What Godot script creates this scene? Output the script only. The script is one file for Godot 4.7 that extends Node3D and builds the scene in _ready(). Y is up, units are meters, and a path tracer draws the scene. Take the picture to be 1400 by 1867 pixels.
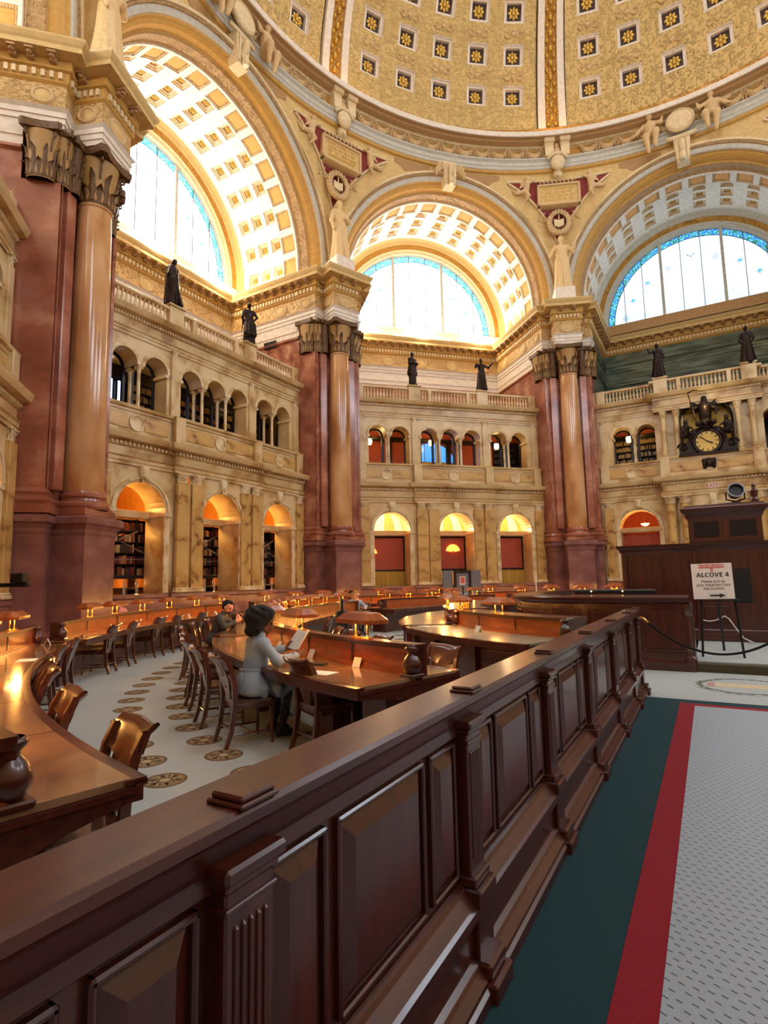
extends Node3D
# The great domed reading room, seen over the panelled rail of the centre aisle.
# World: y up, metres; the room's axis is x = z = 0, azimuth is counted to the left of -z.

class Geo:
	var v := PackedVector3Array()
	var n := PackedVector3Array()
	var c := PackedColorArray()
	var uv := PackedVector2Array()
	var ix := PackedInt32Array()
	var t := Transform3D()
	var flip := false
	var col := Color.WHITE
	var tint := false
	var maps := false
	func at(tr: Transform3D) -> Geo:
		t = tr
		flip = tr.basis.determinant() < 0
		return self
	func add(p: Vector3, q: Vector3) -> int:
		v.append(p)
		n.append(q)
		if tint: c.append(col)
		return v.size() - 1
	func tri(a: Vector3, b: Vector3, d: Vector3) -> void:
		a = t * a
		b = t * b
		d = t * d
		if flip:
			var s := b
			b = d
			d = s
		var nn := (b - a).cross(d - a).normalized()
		var k := add(a, nn)
		add(b, nn)
		add(d, nn)
		ix.append_array(PackedInt32Array([k, k + 2, k + 1]))
	# corners run counter-clockwise as seen from outside
	func quad(a: Vector3, b: Vector3, d: Vector3, e: Vector3) -> void:
		a = t * a
		b = t * b
		d = t * d
		e = t * e
		if flip:
			var s := b
			b = e
			e = s
		var nn := (d - a).cross(e - b).normalized()
		var k := add(a, nn)
		add(b, nn)
		add(d, nn)
		add(e, nn)
		ix.append_array(PackedInt32Array([k, k + 2, k + 1, k, k + 3, k + 2]))
	func oquad(a: Vector3, b: Vector3, d: Vector3, e: Vector3, out: Vector3) -> void:
		if (d - a).cross(e - b).dot(out) < 0: quad(e, d, b, a)
		else: quad(a, b, d, e)
	func box(x0: float, y0: float, z0: float, x1: float, y1: float, z1: float, bev := 0.0) -> Geo:
		var lo := Vector3(x0, y0, z0)
		var hi := Vector3(x1, y1, z1)
		var m := (lo + hi) * 0.5
		var h := (hi - lo).abs() * 0.5
		bev = minf(bev, minf(h.x, minf(h.y, h.z)) * 0.9)
		for ax in 3:
			for s in [-1.0, 1.0]:
				var q := []
				for k in [[-1, -1], [1, -1], [1, 1], [-1, 1]]:
					var p := Vector3()
					p[ax] = s * h[ax]
					p[(ax + 1) % 3] = k[0] * (h[(ax + 1) % 3] - bev)
					p[(ax + 2) % 3] = k[1] * (h[(ax + 2) % 3] - bev)
					q.append(m + p)
				var o := Vector3()
				o[ax] = s
				oquad(q[0], q[1], q[2], q[3], o)
		if bev > 0.0:
			for ax in 3:
				var i := (ax + 1) % 3
				var j := (ax + 2) % 3
				for si in [-1.0, 1.0]:
					for sj in [-1.0, 1.0]:
						var q := []
						for k in [[-1.0, 0], [1.0, 0], [1.0, 1], [-1.0, 1]]:
							var p := Vector3()
							p[ax] = k[0] * (h[ax] - bev)
							p[i] = si * (h[i] - (bev if k[1] else 0.0))
							p[j] = sj * (h[j] - (0.0 if k[1] else bev))
							q.append(m + p)
						var o := Vector3()
						o[i] = si
						o[j] = sj
						oquad(q[0], q[1], q[2], q[3], o)
			for sx in [-1.0, 1.0]:
				for sy in [-1.0, 1.0]:
					for sz in [-1.0, 1.0]:
						var s := Vector3(sx, sy, sz)
						var a := m + s * (h - Vector3(0, bev, bev))
						var b := m + s * (h - Vector3(bev, 0, bev))
						var d := m + s * (h - Vector3(bev, bev, 0))
						if (b - a).cross(d - a).dot(s) < 0: tri(a, d, b)
						else: tri(a, b, d)
		return self
	# rows run along a path, each a cross-section; the face looks along (path x section). Sections keep their edges, the path is smooth.
	func strips(rows: Array, smooth := true, wrap := false, both := false) -> Geo:
		var nr := rows.size()
		var w: int = rows[0].size()
		if not smooth:
			for i in nr - (0 if wrap else 1):
				var a: PackedVector3Array = rows[i]
				var b: PackedVector3Array = rows[(i + 1) % nr]
				for j in w - 1:
					quad(a[j], b[j], b[j + 1], a[j + 1])
			return self
		if both:
			var k0 := v.size()
			for i in nr:
				var a: PackedVector3Array = rows[i]
				var p: PackedVector3Array = rows[(i - 1 + nr) % nr] if wrap or i > 0 else rows[i]
				var q: PackedVector3Array = rows[(i + 1) % nr] if wrap or i < nr - 1 else rows[i]
				for j in w:
					var e := a[mini(j + 1, w - 1)] - a[maxi(j - 1, 0)]
					var f := q[j] - p[j]
					if f.length_squared() < 1e-12: f = q[clampi(j + (1 if j == 0 else -1), 0, w - 1)] - p[clampi(j + (1 if j == 0 else -1), 0, w - 1)]
					var nn := f.cross(e)
					nn = (t.basis * nn).normalized()
					add(t * a[j], nn)
			for i in nr - (0 if wrap else 1):
				for j in w - 1:
					var a := k0 + i * w + j
					var b := k0 + ((i + 1) % nr) * w + j
					if flip: ix.append_array(PackedInt32Array([a, b, b + 1, a, b + 1, a + 1]))
					else: ix.append_array(PackedInt32Array([a, b + 1, b, a, a + 1, b + 1]))
			return self
		for j in w - 1:
			var k0 := v.size()
			for i in nr:
				var a: PackedVector3Array = rows[i]
				var p: PackedVector3Array = rows[(i - 1 + nr) % nr] if wrap or i > 0 else rows[i]
				var q: PackedVector3Array = rows[(i + 1) % nr] if wrap or i < nr - 1 else rows[i]
				var f := q[j] + q[j + 1] - p[j] - p[j + 1]
				var nn := f.cross(a[j + 1] - a[j])
				nn = (t.basis * nn).normalized()
				add(t * a[j], nn)
				add(t * a[j + 1], nn)
			for i in nr - (0 if wrap else 1):
				var a := k0 + i * 2
				var b := k0 + ((i + 1) % nr) * 2
				if flip: ix.append_array(PackedInt32Array([a, b, b + 1, a, b + 1, a + 1]))
				else: ix.append_array(PackedInt32Array([a, b + 1, b, a, a + 1, b + 1]))
		return self
	# profile of (radius, height), bottom to top
	func lathe(prof: Array, seg := 16, soft := false, a0 := 0.0, a1 := TAU) -> Geo:
		var rows := []
		var whole := a1 - a0 > TAU - 0.001
		for i in seg + (0 if whole else 1):
			var a := a0 + (a1 - a0) * i / seg
			var r := PackedVector3Array()
			for p in prof: r.append(Vector3(p.x * sin(a), p.y, p.x * cos(a)))
			rows.append(r)
		return strips(rows, true, whole, soft)
	# a moulding: profile of (towards the viewer, up) carried along a path that runs left to right for the viewer
	func sweep(path: Array, prof: Array, smooth := false, wrap := false) -> Geo:
		var rows := []
		var m := path.size()
		for i in m:
			var d1: Vector3 = (path[i] - path[i - 1]) if i > 0 or wrap else (path[1] - path[0])
			var d2: Vector3 = (path[(i + 1) % m] - path[i]) if i < m - 1 or wrap else d1
			var n1 := Vector3(-d1.z, 0, d1.x).normalized()
			var n2 := Vector3(-d2.z, 0, d2.x).normalized()
			var mi := (n1 + n2) / maxf(0.3, 1.0 + n1.dot(n2))
			var r := PackedVector3Array()
			for p in prof: r.append(path[i] + mi * p.x + Vector3.UP * p.y)
			rows.append(r)
		return strips(rows, smooth, wrap)
	func tube(pts: Array, rad, seg := 8, caps := true) -> Geo:
		var rows := []
		var up := Vector3.UP
		for i in pts.size():
			var d: Vector3 = (pts[mini(i + 1, pts.size() - 1)] - pts[maxi(i - 1, 0)]).normalized()
			if i == 0 and absf(d.dot(up)) > 0.9: up = Vector3.RIGHT
			var x := up.cross(d).normalized()
			up = d.cross(x).normalized()
			var r: float = rad[i] if rad is Array else rad
			var row := PackedVector3Array()
			for k in seg + 1:
				var a := -TAU * k / seg
				row.append(pts[i] + (x * cos(a) + up * sin(a)) * r)
			rows.append(row)
		if caps:
			for e in [0, rows.size() - 1]:
				var dot := PackedVector3Array()
				for k in seg + 1: dot.append(pts[e])
				if e == 0: rows.push_front(dot)
				else: rows.append(dot)
		return strips(rows, true, false, caps == false)
	# polygon counter-clockwise in x,y; front face at z1
	func prism(poly: PackedVector2Array, z0: float, z1: float, back := true) -> Geo:
		if not Geometry2D.is_polygon_clockwise(poly):
			pass
		else:
			poly = poly.duplicate()
			poly.reverse()
		var idx := Geometry2D.triangulate_polygon(poly)
		for i in range(0, idx.size(), 3):
			var a := poly[idx[i]]
			var b := poly[idx[i + 1]]
			var d := poly[idx[i + 2]]
			if (b - a).cross(d - a) < 0:
				var s := b
				b = d
				d = s
			tri(Vector3(a.x, a.y, z1), Vector3(b.x, b.y, z1), Vector3(d.x, d.y, z1))
			if back: tri(Vector3(a.x, a.y, z0), Vector3(d.x, d.y, z0), Vector3(b.x, b.y, z0))
		var m := poly.size()
		for i in m:
			var a := poly[i]
			var b := poly[(i + 1) % m]
			quad(Vector3(a.x, a.y, z0), Vector3(b.x, b.y, z0), Vector3(b.x, b.y, z1), Vector3(a.x, a.y, z1))
		return self
	func ball(m: Vector3, r: Vector3, seg := 10, rings := 6) -> Geo:
		var rows := []
		for i in seg:
			var a := TAU * i / seg
			var row := PackedVector3Array()
			for j in rings + 1:
				var b := -PI / 2 + PI * j / rings
				row.append(m + Vector3(r.x * cos(b) * sin(a), r.y * sin(b), r.z * cos(b) * cos(a)))
			rows.append(row)
		return strips(rows, true, true, true)
	func mesh() -> ArrayMesh:
		var arr := []
		arr.resize(Mesh.ARRAY_MAX)
		arr[Mesh.ARRAY_VERTEX] = v
		arr[Mesh.ARRAY_NORMAL] = n
		arr[Mesh.ARRAY_INDEX] = ix
		if tint: arr[Mesh.ARRAY_COLOR] = c
		if maps: arr[Mesh.ARRAY_TEX_UV] = uv
		var m := ArrayMesh.new()
		m.add_surface_from_arrays(Mesh.PRIMITIVE_TRIANGLES, arr)
		return m

func V(x: float, y: float, z: float) -> Vector3: return Vector3(x, y, z)
func P2(x: float, y: float) -> Vector2: return Vector2(x, y)
func pol(r: float, az: float, y := 0.0) -> Vector3: # azimuth in degrees, to the left of -z
	return Vector3(-r * sin(deg_to_rad(az)), y, -r * cos(deg_to_rad(az)))
func place(p: Vector3, yaw := 0.0, s := 1.0) -> Transform3D: # yaw in degrees
	return Transform3D(Basis(Vector3.UP, deg_to_rad(yaw)).scaled(Vector3.ONE * s), p)

var taken := {}
func numbered(called: String) -> String:
	var k: int = taken.get(called, -1) + 1
	taken[called] = k
	return called if k == 0 else "%s_%03d" % [called, k]

func tag(o: Node3D, label: String, category: String, group := "", kind := "") -> Node3D:
	o.set_meta("label", label)
	o.set_meta("category", category)
	if group: o.set_meta("group", group)
	if kind: o.set_meta("kind", kind)
	return o

func thing(called: String, label: String, category: String, tr := Transform3D(), group := "", kind := "") -> Node3D:
	var o := Node3D.new()
	o.name = numbered(called)
	add_child(o)
	o.transform = tr
	return tag(o, label, category, group, kind)

func part(called: String, shape, mat: Material, parent: Node3D, tr := Transform3D()) -> MeshInstance3D:
	var o := MeshInstance3D.new()
	o.name = called
	o.mesh = shape.mesh() if shape is Geo else shape
	o.material_override = mat
	o.transform = tr
	parent.add_child(o, true)
	return o

func one(called: String, shape, mat: Material, label: String, category: String, tr := Transform3D(), group := "", kind := "") -> MeshInstance3D:
	var o := MeshInstance3D.new()
	o.name = numbered(called)
	o.mesh = shape.mesh() if shape is Geo else shape
	o.material_override = mat
	o.transform = tr
	add_child(o)
	tag(o, label, category, group, kind)
	return o

func dup(src: Node3D, tr: Transform3D, label: String, group := "") -> Node3D:
	var o: Node3D = src.duplicate()
	o.name = numbered(String(src.name).rstrip("0123456789").rstrip("_"))
	add_child(o)
	o.transform = tr
	o.set_meta("label", label)
	if group: o.set_meta("group", group)
	return o

func bulb(called: String, p: Vector3, colr: Color, energy: float, size := 0.02) -> OmniLight3D:
	var l := OmniLight3D.new()
	l.name = called
	l.light_color = colr
	l.light_energy = energy
	l.light_size = size
	l.omni_range = 60.0
	l.omni_attenuation = 2.0
	l.shadow_enabled = true
	add_child(l, true)
	l.position = p
	return l

# --- shapes shared by several builders
func cornerless(st: Geo, r0: float, r1: float, a0: float, a1: float, y0: float, y1: float, k := 0) -> Geo: # block bent round the room's axis
	if k == 0: k = maxi(1, int(absf(a1 - a0) / 1.5))
	var rows := []
	for i in k + 1:
		var a := lerpf(a0, a1, float(i) / k)
		rows.append(PackedVector3Array([pol(r0, a, y0), pol(r0, a, y1), pol(r1, a, y1), pol(r1, a, y0), pol(r0, a, y0)]))
	if a0 < a1: rows.reverse()
	st.strips(rows)
	for e in [0, k]:
		var q: PackedVector3Array = rows[e]
		st.oquad(q[0], q[1], q[2], q[3], (rows[e][0] - rows[k - e][0]))
	return st

func arch_rows(prof: Array, hc: float, seg: int, leg := -1.0, th0 := PI, th1 := 0.0) -> Array: # profile of (radius, depth), back to front / inner to outer
	var rows := []
	if leg >= 0.0:
		var r := PackedVector3Array()
		for p in prof: r.append(V(-p.x, leg, -p.y))
		rows.append(r)
	for i in seg + 1:
		var a := lerpf(th0, th1, float(i) / seg)
		var r := PackedVector3Array()
		for p in prof: r.append(V(p.x * cos(a), hc + p.x * sin(a), -p.y))
		rows.append(r)
	if leg >= 0.0:
		var r := PackedVector3Array()
		for p in prof: r.append(V(p.x, leg, -p.y))
		rows.append(r)
	return rows

# wall with one round-headed opening: face at depth v0, thickness to v1
func arch_wall(st: Geo, x0: float, x1: float, y0: float, y1: float, cx: float, r: float, spring: float, v0: float, v1: float, sill := -1.0) -> Geo:
	if sill < 0.0: sill = y0
	st.quad(V(x0, y0, -v0), V(cx - r, y0, -v0), V(cx - r, spring, -v0), V(x0, spring, -v0))
	st.quad(V(cx + r, y0, -v0), V(x1, y0, -v0), V(x1, spring, -v0), V(cx + r, spring, -v0))
	if sill > y0: st.quad(V(cx - r, y0, -v0), V(cx + r, y0, -v0), V(cx + r, sill, -v0), V(cx - r, sill, -v0))
	var ths := []
	for i in 17: ths.append(PI * i / 16.0)
	ths.append(atan2(y1 - spring, x1 - cx))
	ths.append(atan2(y1 - spring, x0 - cx))
	ths.sort()
	for i in ths.size() - 1:
		var q := []
		for k in 2:
			var a: float = ths[i + k]
			var d := Vector2(cos(a), sin(a))
			var s := INF
			if d.x > 1e-6: s = minf(s, (x1 - cx) / d.x)
			if d.x < -1e-6: s = minf(s, (x0 - cx) / d.x)
			if d.y > 1e-6: s = minf(s, (y1 - spring) / d.y)
			q.append(V(cx + r * d.x, spring + r * d.y, -v0))
			q.append(V(cx + s * d.x, spring + s * d.y, -v0))
		st.quad(q[0], q[1], q[3], q[2])
	var rows := []
	rows.append(PackedVector3Array([V(cx - r, sill, -v1), V(cx - r, sill, -v0)]))
	for i in 17:
		var a := PI - PI * i / 16.0
		rows.append(PackedVector3Array([V(cx + r * cos(a), spring + r * sin(a), -v1), V(cx + r * cos(a), spring + r * sin(a), -v0)]))
	rows.append(PackedVector3Array([V(cx + r, sill, -v1), V(cx + r, sill, -v0)]))
	st.strips(rows, false)
	return st

# ---------------------------------------------------------------- materials
var M := {}
func S(r: float, g: float, b: float) -> Color: return Color(r / 255.0, g / 255.0, b / 255.0)

func ntex(sd: int, freq: float, stops: Array, ridged := false, warp := 0.0, size := 512, oct := 4, cells := false) -> NoiseTexture2D:
	var f := FastNoiseLite.new()
	f.seed = sd
	f.frequency = freq
	f.noise_type = FastNoiseLite.TYPE_CELLULAR if cells else FastNoiseLite.TYPE_SIMPLEX_SMOOTH
	f.fractal_type = FastNoiseLite.FRACTAL_RIDGED if ridged else FastNoiseLite.FRACTAL_FBM
	f.fractal_octaves = oct
	if warp > 0.0:
		f.domain_warp_enabled = true
		f.domain_warp_amplitude = warp
		f.domain_warp_frequency = freq * 1.2
	var t := NoiseTexture2D.new()
	t.width = size
	t.height = size
	t.seamless = true
	t.noise = f
	if stops.size():
		var g := Gradient.new()
		var o := PackedFloat32Array()
		var cs := PackedColorArray()
		for s in stops:
			o.append(s[0])
			cs.append(s[1])
		g.offsets = o
		g.colors = cs
		t.color_ramp = g
	return t

func mat(called: String, colr: Color, rough := 0.6, tex: Texture2D = null, scale := Vector3.ONE, world := true, metal := 0.0) -> StandardMaterial3D:
	var m := StandardMaterial3D.new()
	m.resource_name = called
	m.albedo_color = colr
	m.roughness = rough
	m.metallic = metal
	if tex:
		m.albedo_texture = tex
		m.uv1_triplanar = true
		m.uv1_world_triplanar = world
		m.uv1_scale = scale
	M[called] = m
	return m

func relief(m: StandardMaterial3D, tex: Texture2D, cm: float) -> StandardMaterial3D:
	m.heightmap_enabled = true
	m.heightmap_texture = tex
	m.heightmap_scale = cm
	return m

func glow(called: String, colr: Color, energy: float) -> StandardMaterial3D:
	var m := mat(called, colr, 0.5)
	m.emission_enabled = true
	m.emission = colr
	m.emission_energy_multiplier = energy
	return m

func glass_image() -> ImageTexture: # one stained-glass lunette: a scrolled blue border round clear lights with small painted emblems
	var w := 768
	var h := 384
	var im := Image.create(w, h, false, Image.FORMAT_RGB8)
	var rng := RandomNumberGenerator.new()
	rng.seed = 41
	var f := FastNoiseLite.new()
	f.seed = 7
	f.frequency = 0.05
	var g := FastNoiseLite.new()
	g.seed = 9
	g.frequency = 0.012
	for y in h:
		for x in w:
			var u := (x + 0.5) / w * 2.0 - 1.0
			var k := 1.0 - (y + 0.5) / h
			var r := sqrt(u * u + k * k)
			var colr := Color(0.97, 0.99, 1.0)
			var cell := absf(fposmod(u * 27.0, 1.0) - 0.5)
			var row := absf(fposmod(k * 14.0, 1.0) - 0.5)
			if (cell < 0.035 or row < 0.04) and k < 0.62: colr = colr.lerp(Color(0.42, 0.52, 0.6), 0.55 * clampf(1.0 - k * 1.5, 0.0, 1.0))
			colr = colr.lerp(Color(0.55, 0.8, 0.95), 0.45 * clampf(0.28 - k + g.get_noise_2d(x, y) * 0.25, 0.0, 0.25) * 4.0)
			if r > 0.915:
				var s := f.get_noise_2d(x, y)
				colr = Color(0.16, 0.42, 0.62) if s > 0.08 else (Color(0.45, 0.75, 0.85) if s > -0.12 else Color(0.16, 0.4, 0.34))
				if r > 0.985 or r < 0.925: colr = Color(0.13, 0.2, 0.3)
			im.set_pixel(x, y, colr)
	# emblems: an eagle over a shield, wreaths, torches, as dark leaded outlines
	for e in [[0.0, 0.72, 0], [-0.26, 0.62, 1], [0.26, 0.62, 1], [-0.5, 0.5, 2], [0.5, 0.5, 2], [-0.68, 0.32, 3], [0.68, 0.32, 3], [-0.78, 0.12, 1], [0.78, 0.12, 1]]:
		var px := int((e[0] + 1.0) / 2.0 * w)
		var py := int((1.0 - e[1]) * h)
		for i in 46:
			var a := TAU * i / 46.0
			var rr: float = 13.0 + 3.0 * sin(a * (3 + e[2]) + e[0] * 5.0)
			for q in 2:
				var xx := px + int(rr * cos(a) * (1.0 - 0.45 * q))
				var yy := py + int(rr * sin(a) * (1.0 - 0.45 * q))
				if e[2] == 0: xx = px + int((i - 23) * 0.8); yy = py - int(absf(i - 23) * 0.45 * (1 + q)) + 8 + int(q * 4)
				im.fill_rect(Rect2i(xx, yy, 2, 2), Color(0.22, 0.3, 0.36))
		if e[2] >= 2: im.fill_rect(Rect2i(px - 5, py - 5, 11, 9), Color(0.2, 0.62, 0.8))
		if e[2] == 0:
			for i in 5: im.fill_rect(Rect2i(px - 10 + i * 5, py + 26, 1, 20), Color(0.4, 0.45, 0.55))
	return ImageTexture.create_from_image(im)

func carpet_image() -> ImageTexture: # runner centre: pale field with small dark stitches on a skewed grid
	var im := Image.create(256, 256, false, Image.FORMAT_RGB8)
	var rng := RandomNumberGenerator.new()
	rng.seed = 3
	for y in 256:
		for x in 256:
			var k := 0.90 + 0.08 * rng.randf()
			im.set_pixel(x, y, Color(0.66 * k, 0.70 * k, 0.735 * k))
	for j in 16:
		for i in 16:
			var x := i * 16 + (8 if j % 2 else 0) + rng.randi_range(-1, 1)
			var y := j * 16 + rng.randi_range(-1, 1)
			for q in 7: im.set_pixel((x + q + 256) % 256, (y + q / 2 + 256) % 256, Color(0.2, 0.23, 0.24)); im.set_pixel((x + q + 256) % 256, (y + q / 2 + 257) % 256, Color(0.25, 0.27, 0.28))
	return ImageTexture.create_from_image(im)

func floor_image() -> ImageTexture: # fitted carpet: close rows of darker stitches
	var im := Image.create(256, 256, false, Image.FORMAT_RGB8)
	var rng := RandomNumberGenerator.new()
	rng.seed = 5
	for y in 256:
		for x in 256:
			var k := 0.93 + 0.07 * rng.randf()
			if x % 16 < 3 and (y + x * 3) % 8 < 6: k *= 0.80
			im.set_pixel(x, y, Color(0.84 * k, 0.825 * k, 0.78 * k))
	return ImageTexture.create_from_image(im)

func scroll_image(sd: int, w: int, h: int) -> ImageTexture: # low relief: paired scrolls, ribbons and small figures as a height map
	var im := Image.create(w, h, false, Image.FORMAT_L8)
	im.fill(Color(0.2, 0.2, 0.2))
	var rng := RandomNumberGenerator.new()
	rng.seed = sd
	for n in int(w * h / 500.0):
		var p := Vector2(rng.randf() * w, rng.randf() * h)
		var a := rng.randf() * TAU
		var turn := rng.randf_range(-0.35, 0.35)
		var r := rng.randf_range(1.5, 4.0)
		for i in rng.randi_range(6, 22):
			var lum := rng.randf_range(0.7, 0.95)
			for dy in range(-int(r), int(r) + 1):
				for dx in range(-int(r), int(r) + 1):
					if dx * dx + dy * dy <= r * r:
						var k := lum * (1.0 - 0.6 * (dx * dx + dy * dy) / (r * r))
						var xx := posmod(int(p.x) + dx, w)
						var yy := posmod(int(p.y) + dy, h)
						if im.get_pixel(xx, yy).r < k: im.set_pixel(xx, yy, Color(k, k, k))
			p += Vector2(cos(a), sin(a)) * r * 0.9
			a += turn
			turn *= 1.06
			r *= 0.97
	return ImageTexture.create_from_image(im)

func make_materials() -> void:
	var cream := ntex(1, 0.006, [[0.0, S(150, 112, 66)], [0.28, S(206, 176, 124)], [0.45, S(226, 204, 158)], [0.7, S(236, 219, 180)], [1.0, S(240, 226, 196)]], false, 60.0)
	var siena := ntex(2, 0.005, [[0.0, S(226, 196, 134)], [0.4, S(218, 186, 124)], [0.68, S(206, 170, 108)], [0.82, S(172, 130, 78)], [0.90, S(112, 80, 48)], [1.0, S(84, 60, 38)]], true, 70.0, 512, 3)
	var redm := ntex(3, 0.008, [[0.0, S(104, 58, 44)], [0.35, S(146, 88, 68)], [0.55, S(168, 106, 84)], [0.75, S(188, 132, 106)], [1.0, S(214, 172, 146)]], false, 50.0)
	var darkred := ntex(4, 0.012, [[0.0, S(110, 72, 68)], [0.5, S(136, 94, 88)], [1.0, S(160, 118, 110)]], false, 30.0)
	var tan := ntex(5, 0.006, [[0.0, S(138, 92, 50)], [0.35, S(182, 132, 84)], [0.6, S(206, 162, 116)], [1.0, S(224, 190, 152)]], false, 55.0)
	var woodt := ntex(6, 0.010, [[0.0, S(58, 26, 16)], [0.35, S(76, 37, 23)], [0.6, S(88, 45, 28)], [1.0, S(102, 55, 35)]], false, 24.0)
	var plast := ntex(8, 0.02, [[0.0, S(222, 216, 206)], [1.0, S(255, 255, 255)]])
	var fleck := ntex(9, 0.05, [[0.0, S(205, 205, 205)], [1.0, S(255, 255, 255)]])
	var scroll := scroll_image(12, 512, 512)
	var scroll2 := scroll_image(15, 256, 256)
	var bump := ntex(13, 0.03, [], false, 0.0, 256)
	mat("cream_marble", S(236, 224, 204), 0.32, cream, Vector3.ONE * 0.24)
	mat("veined_marble", S(244, 232, 212), 0.3, siena, Vector3.ONE * 0.30)
	mat("pale_marble", S(250, 244, 238), 0.35, cream, Vector3.ONE * 0.5)
	mat("red_marble", S(255, 246, 240), 0.2, redm, Vector3.ONE * 0.16)
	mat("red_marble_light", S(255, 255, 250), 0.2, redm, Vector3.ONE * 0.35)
	mat("dark_red_marble", S(255, 246, 244), 0.25, darkred, Vector3.ONE * 0.2)
	mat("tan_marble", S(255, 244, 232), 0.14, tan, Vector3(0.22, 0.1, 0.22))
	for w in [["wood", Vector3(2.6, 2.6, 0.22), S(224, 178, 176)], ["wood_tall", Vector3(2.6, 0.22, 2.6), S(220, 174, 172)], ["wood_wide", Vector3(0.22, 2.6, 2.6), S(224, 178, 174)], ["wood_lamplit", Vector3(0.3, 2.4, 2.4), S(255, 210, 170)]]:
		var m := mat(w[0], w[2], 0.33, woodt, w[1], false)
		m.clearcoat_enabled = true
		m.clearcoat = 0.5
		m.clearcoat_roughness = 0.16
	M.wood_lamplit.albedo_texture = ntex(7, 0.010, [[0.0, S(126, 66, 22)], [0.5, S(164, 94, 36)], [1.0, S(194, 124, 56)]], false, 24.0)  # same mahogany with the lamp glow put into its colour
	mat("desk_top", S(255, 240, 224), 0.16, ntex(10, 0.008, [[0.0, S(118, 92, 68)], [0.5, S(150, 122, 94)], [1.0, S(176, 150, 120)]], false, 40.0), Vector3.ONE * 0.5)
	M.desk_top.clearcoat_enabled = true
	M.desk_top.clearcoat_roughness = 0.08
	mat("desk_leather", S(150, 146, 124), 0.3, fleck, Vector3.ONE * 2.0)
	mat("chair_wood", S(255, 236, 228), 0.3, woodt, Vector3(1.4, 0.5, 1.4), false)
	M.chair_wood.clearcoat_enabled = true
	M.chair_wood.clearcoat_roughness = 0.12
	mat("inlay", S(150, 92, 46), 0.3, fleck, Vector3.ONE * 6.0, false)
	mat("plaster_yellow", S(224, 192, 128), 0.7, plast, Vector3.ONE * 0.4)
	mat("plaster_cream", S(238, 216, 172), 0.7, plast, Vector3.ONE * 0.4)
	mat("plaster_white", S(244, 234, 220), 0.65, plast, Vector3.ONE * 0.4)
	mat("plaster_grey", S(206, 204, 192), 0.7, plast, Vector3.ONE * 0.4)
	mat("plaster_gold", S(206, 160, 78), 0.6, plast, Vector3.ONE * 0.4)
	mat("plaster_brown", S(182, 142, 92), 0.7, plast, Vector3.ONE * 0.6)
	relief(mat("egg_band", S(190, 152, 100), 0.65, plast, Vector3.ONE * 0.9), scroll2, 6.0)
	mat("plaster_pink", S(232, 204, 166), 0.7, plast, Vector3.ONE * 0.6)
	mat("apse_cream", S(246, 234, 190), 0.7, plast, Vector3.ONE * 0.6)
	mat("apse_orange", S(240, 140, 70), 0.7, plast, Vector3.ONE * 0.6)
	mat("vault_orange", S(232, 168, 84), 0.7, plast, Vector3.ONE * 0.6)
	mat("spandrel_red", S(140, 44, 36), 0.7, plast, Vector3.ONE * 0.6)
	mat("statue_plaster", S(238, 206, 150), 0.6, plast, Vector3.ONE * 0.8)
	mat("ornament", S(224, 192, 142), 0.65, plast, Vector3.ONE * 1.2)
	relief(mat("stucco_relief", S(222, 192, 124), 0.7, plast, Vector3.ONE * 0.34), scroll, 8.0)
	relief(mat("frieze_relief", S(222, 184, 122), 0.65, plast, Vector3.ONE * 0.55), scroll, 6.0)
	relief(mat("gilt_relief", S(206, 152, 62), 0.45, plast, Vector3.ONE * 0.7, true, 0.35), scroll, 6.0)
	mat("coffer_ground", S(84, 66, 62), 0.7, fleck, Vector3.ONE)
	mat("gold", S(226, 182, 84), 0.38, fleck, Vector3.ONE * 3.0, true, 0.55)
	mat("bronze", S(52, 38, 34), 0.38, fleck, Vector3.ONE * 3.0, true, 0.7)
	mat("capital_bronze", S(128, 96, 58), 0.5, ntex(14, 0.03, [[0.0, S(110, 100, 84)], [0.5, S(200, 180, 140)], [1.0, S(255, 240, 200)]]), Vector3.ONE * 1.0, true, 0.15)
	mat("brass", S(232, 186, 92), 0.25, fleck, Vector3.ONE * 3.0, true, 0.9)
	mat("black", S(20, 19, 20), 0.45, fleck, Vector3.ONE * 3.0)
	mat("dark_panel", S(66, 28, 20), 0.4, woodt, Vector3(2.0, 0.3, 2.0))
	mat("room_red", S(186, 84, 56), 0.7, plast, Vector3.ONE * 0.5)
	mat("room_amber", S(232, 162, 66), 0.7, plast, Vector3.ONE * 0.5)
	mat("room_cream", S(236, 216, 150), 0.7, plast, Vector3.ONE * 0.5)
	mat("terrace_sheen", S(150, 164, 150), 0.15, ntex(17, 0.01, [[0.0, S(90, 92, 88)], [0.5, S(150, 156, 146)], [1.0, S(214, 218, 208)]]), Vector3(0.1, 0.5, 0.1))  # sheen streaks of a glassy grey-green sheet put into the colour
	mat("curtain", S(206, 160, 64), 0.8, fleck, Vector3.ONE * 2.0)
	mat("grey_paint", S(128, 124, 128), 0.6, fleck, Vector3.ONE)
	mat("paper", S(242, 238, 228), 0.8, fleck, Vector3.ONE * 2.0)
	mat("steel", S(150, 150, 152), 0.35, fleck, Vector3.ONE * 2.0, true, 0.8)
	mat("floor_carpet", S(212, 224, 236), 0.95, floor_image(), Vector3.ONE * 2.0)
	mat("runner_pale", S(255, 255, 255), 0.95, carpet_image(), Vector3.ONE * 1.2)
	mat("runner_green", S(10, 58, 64), 0.95, fleck, Vector3.ONE * 2.0)
	mat("runner_red", S(150, 16, 34), 0.95, fleck, Vector3.ONE * 2.0)
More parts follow.
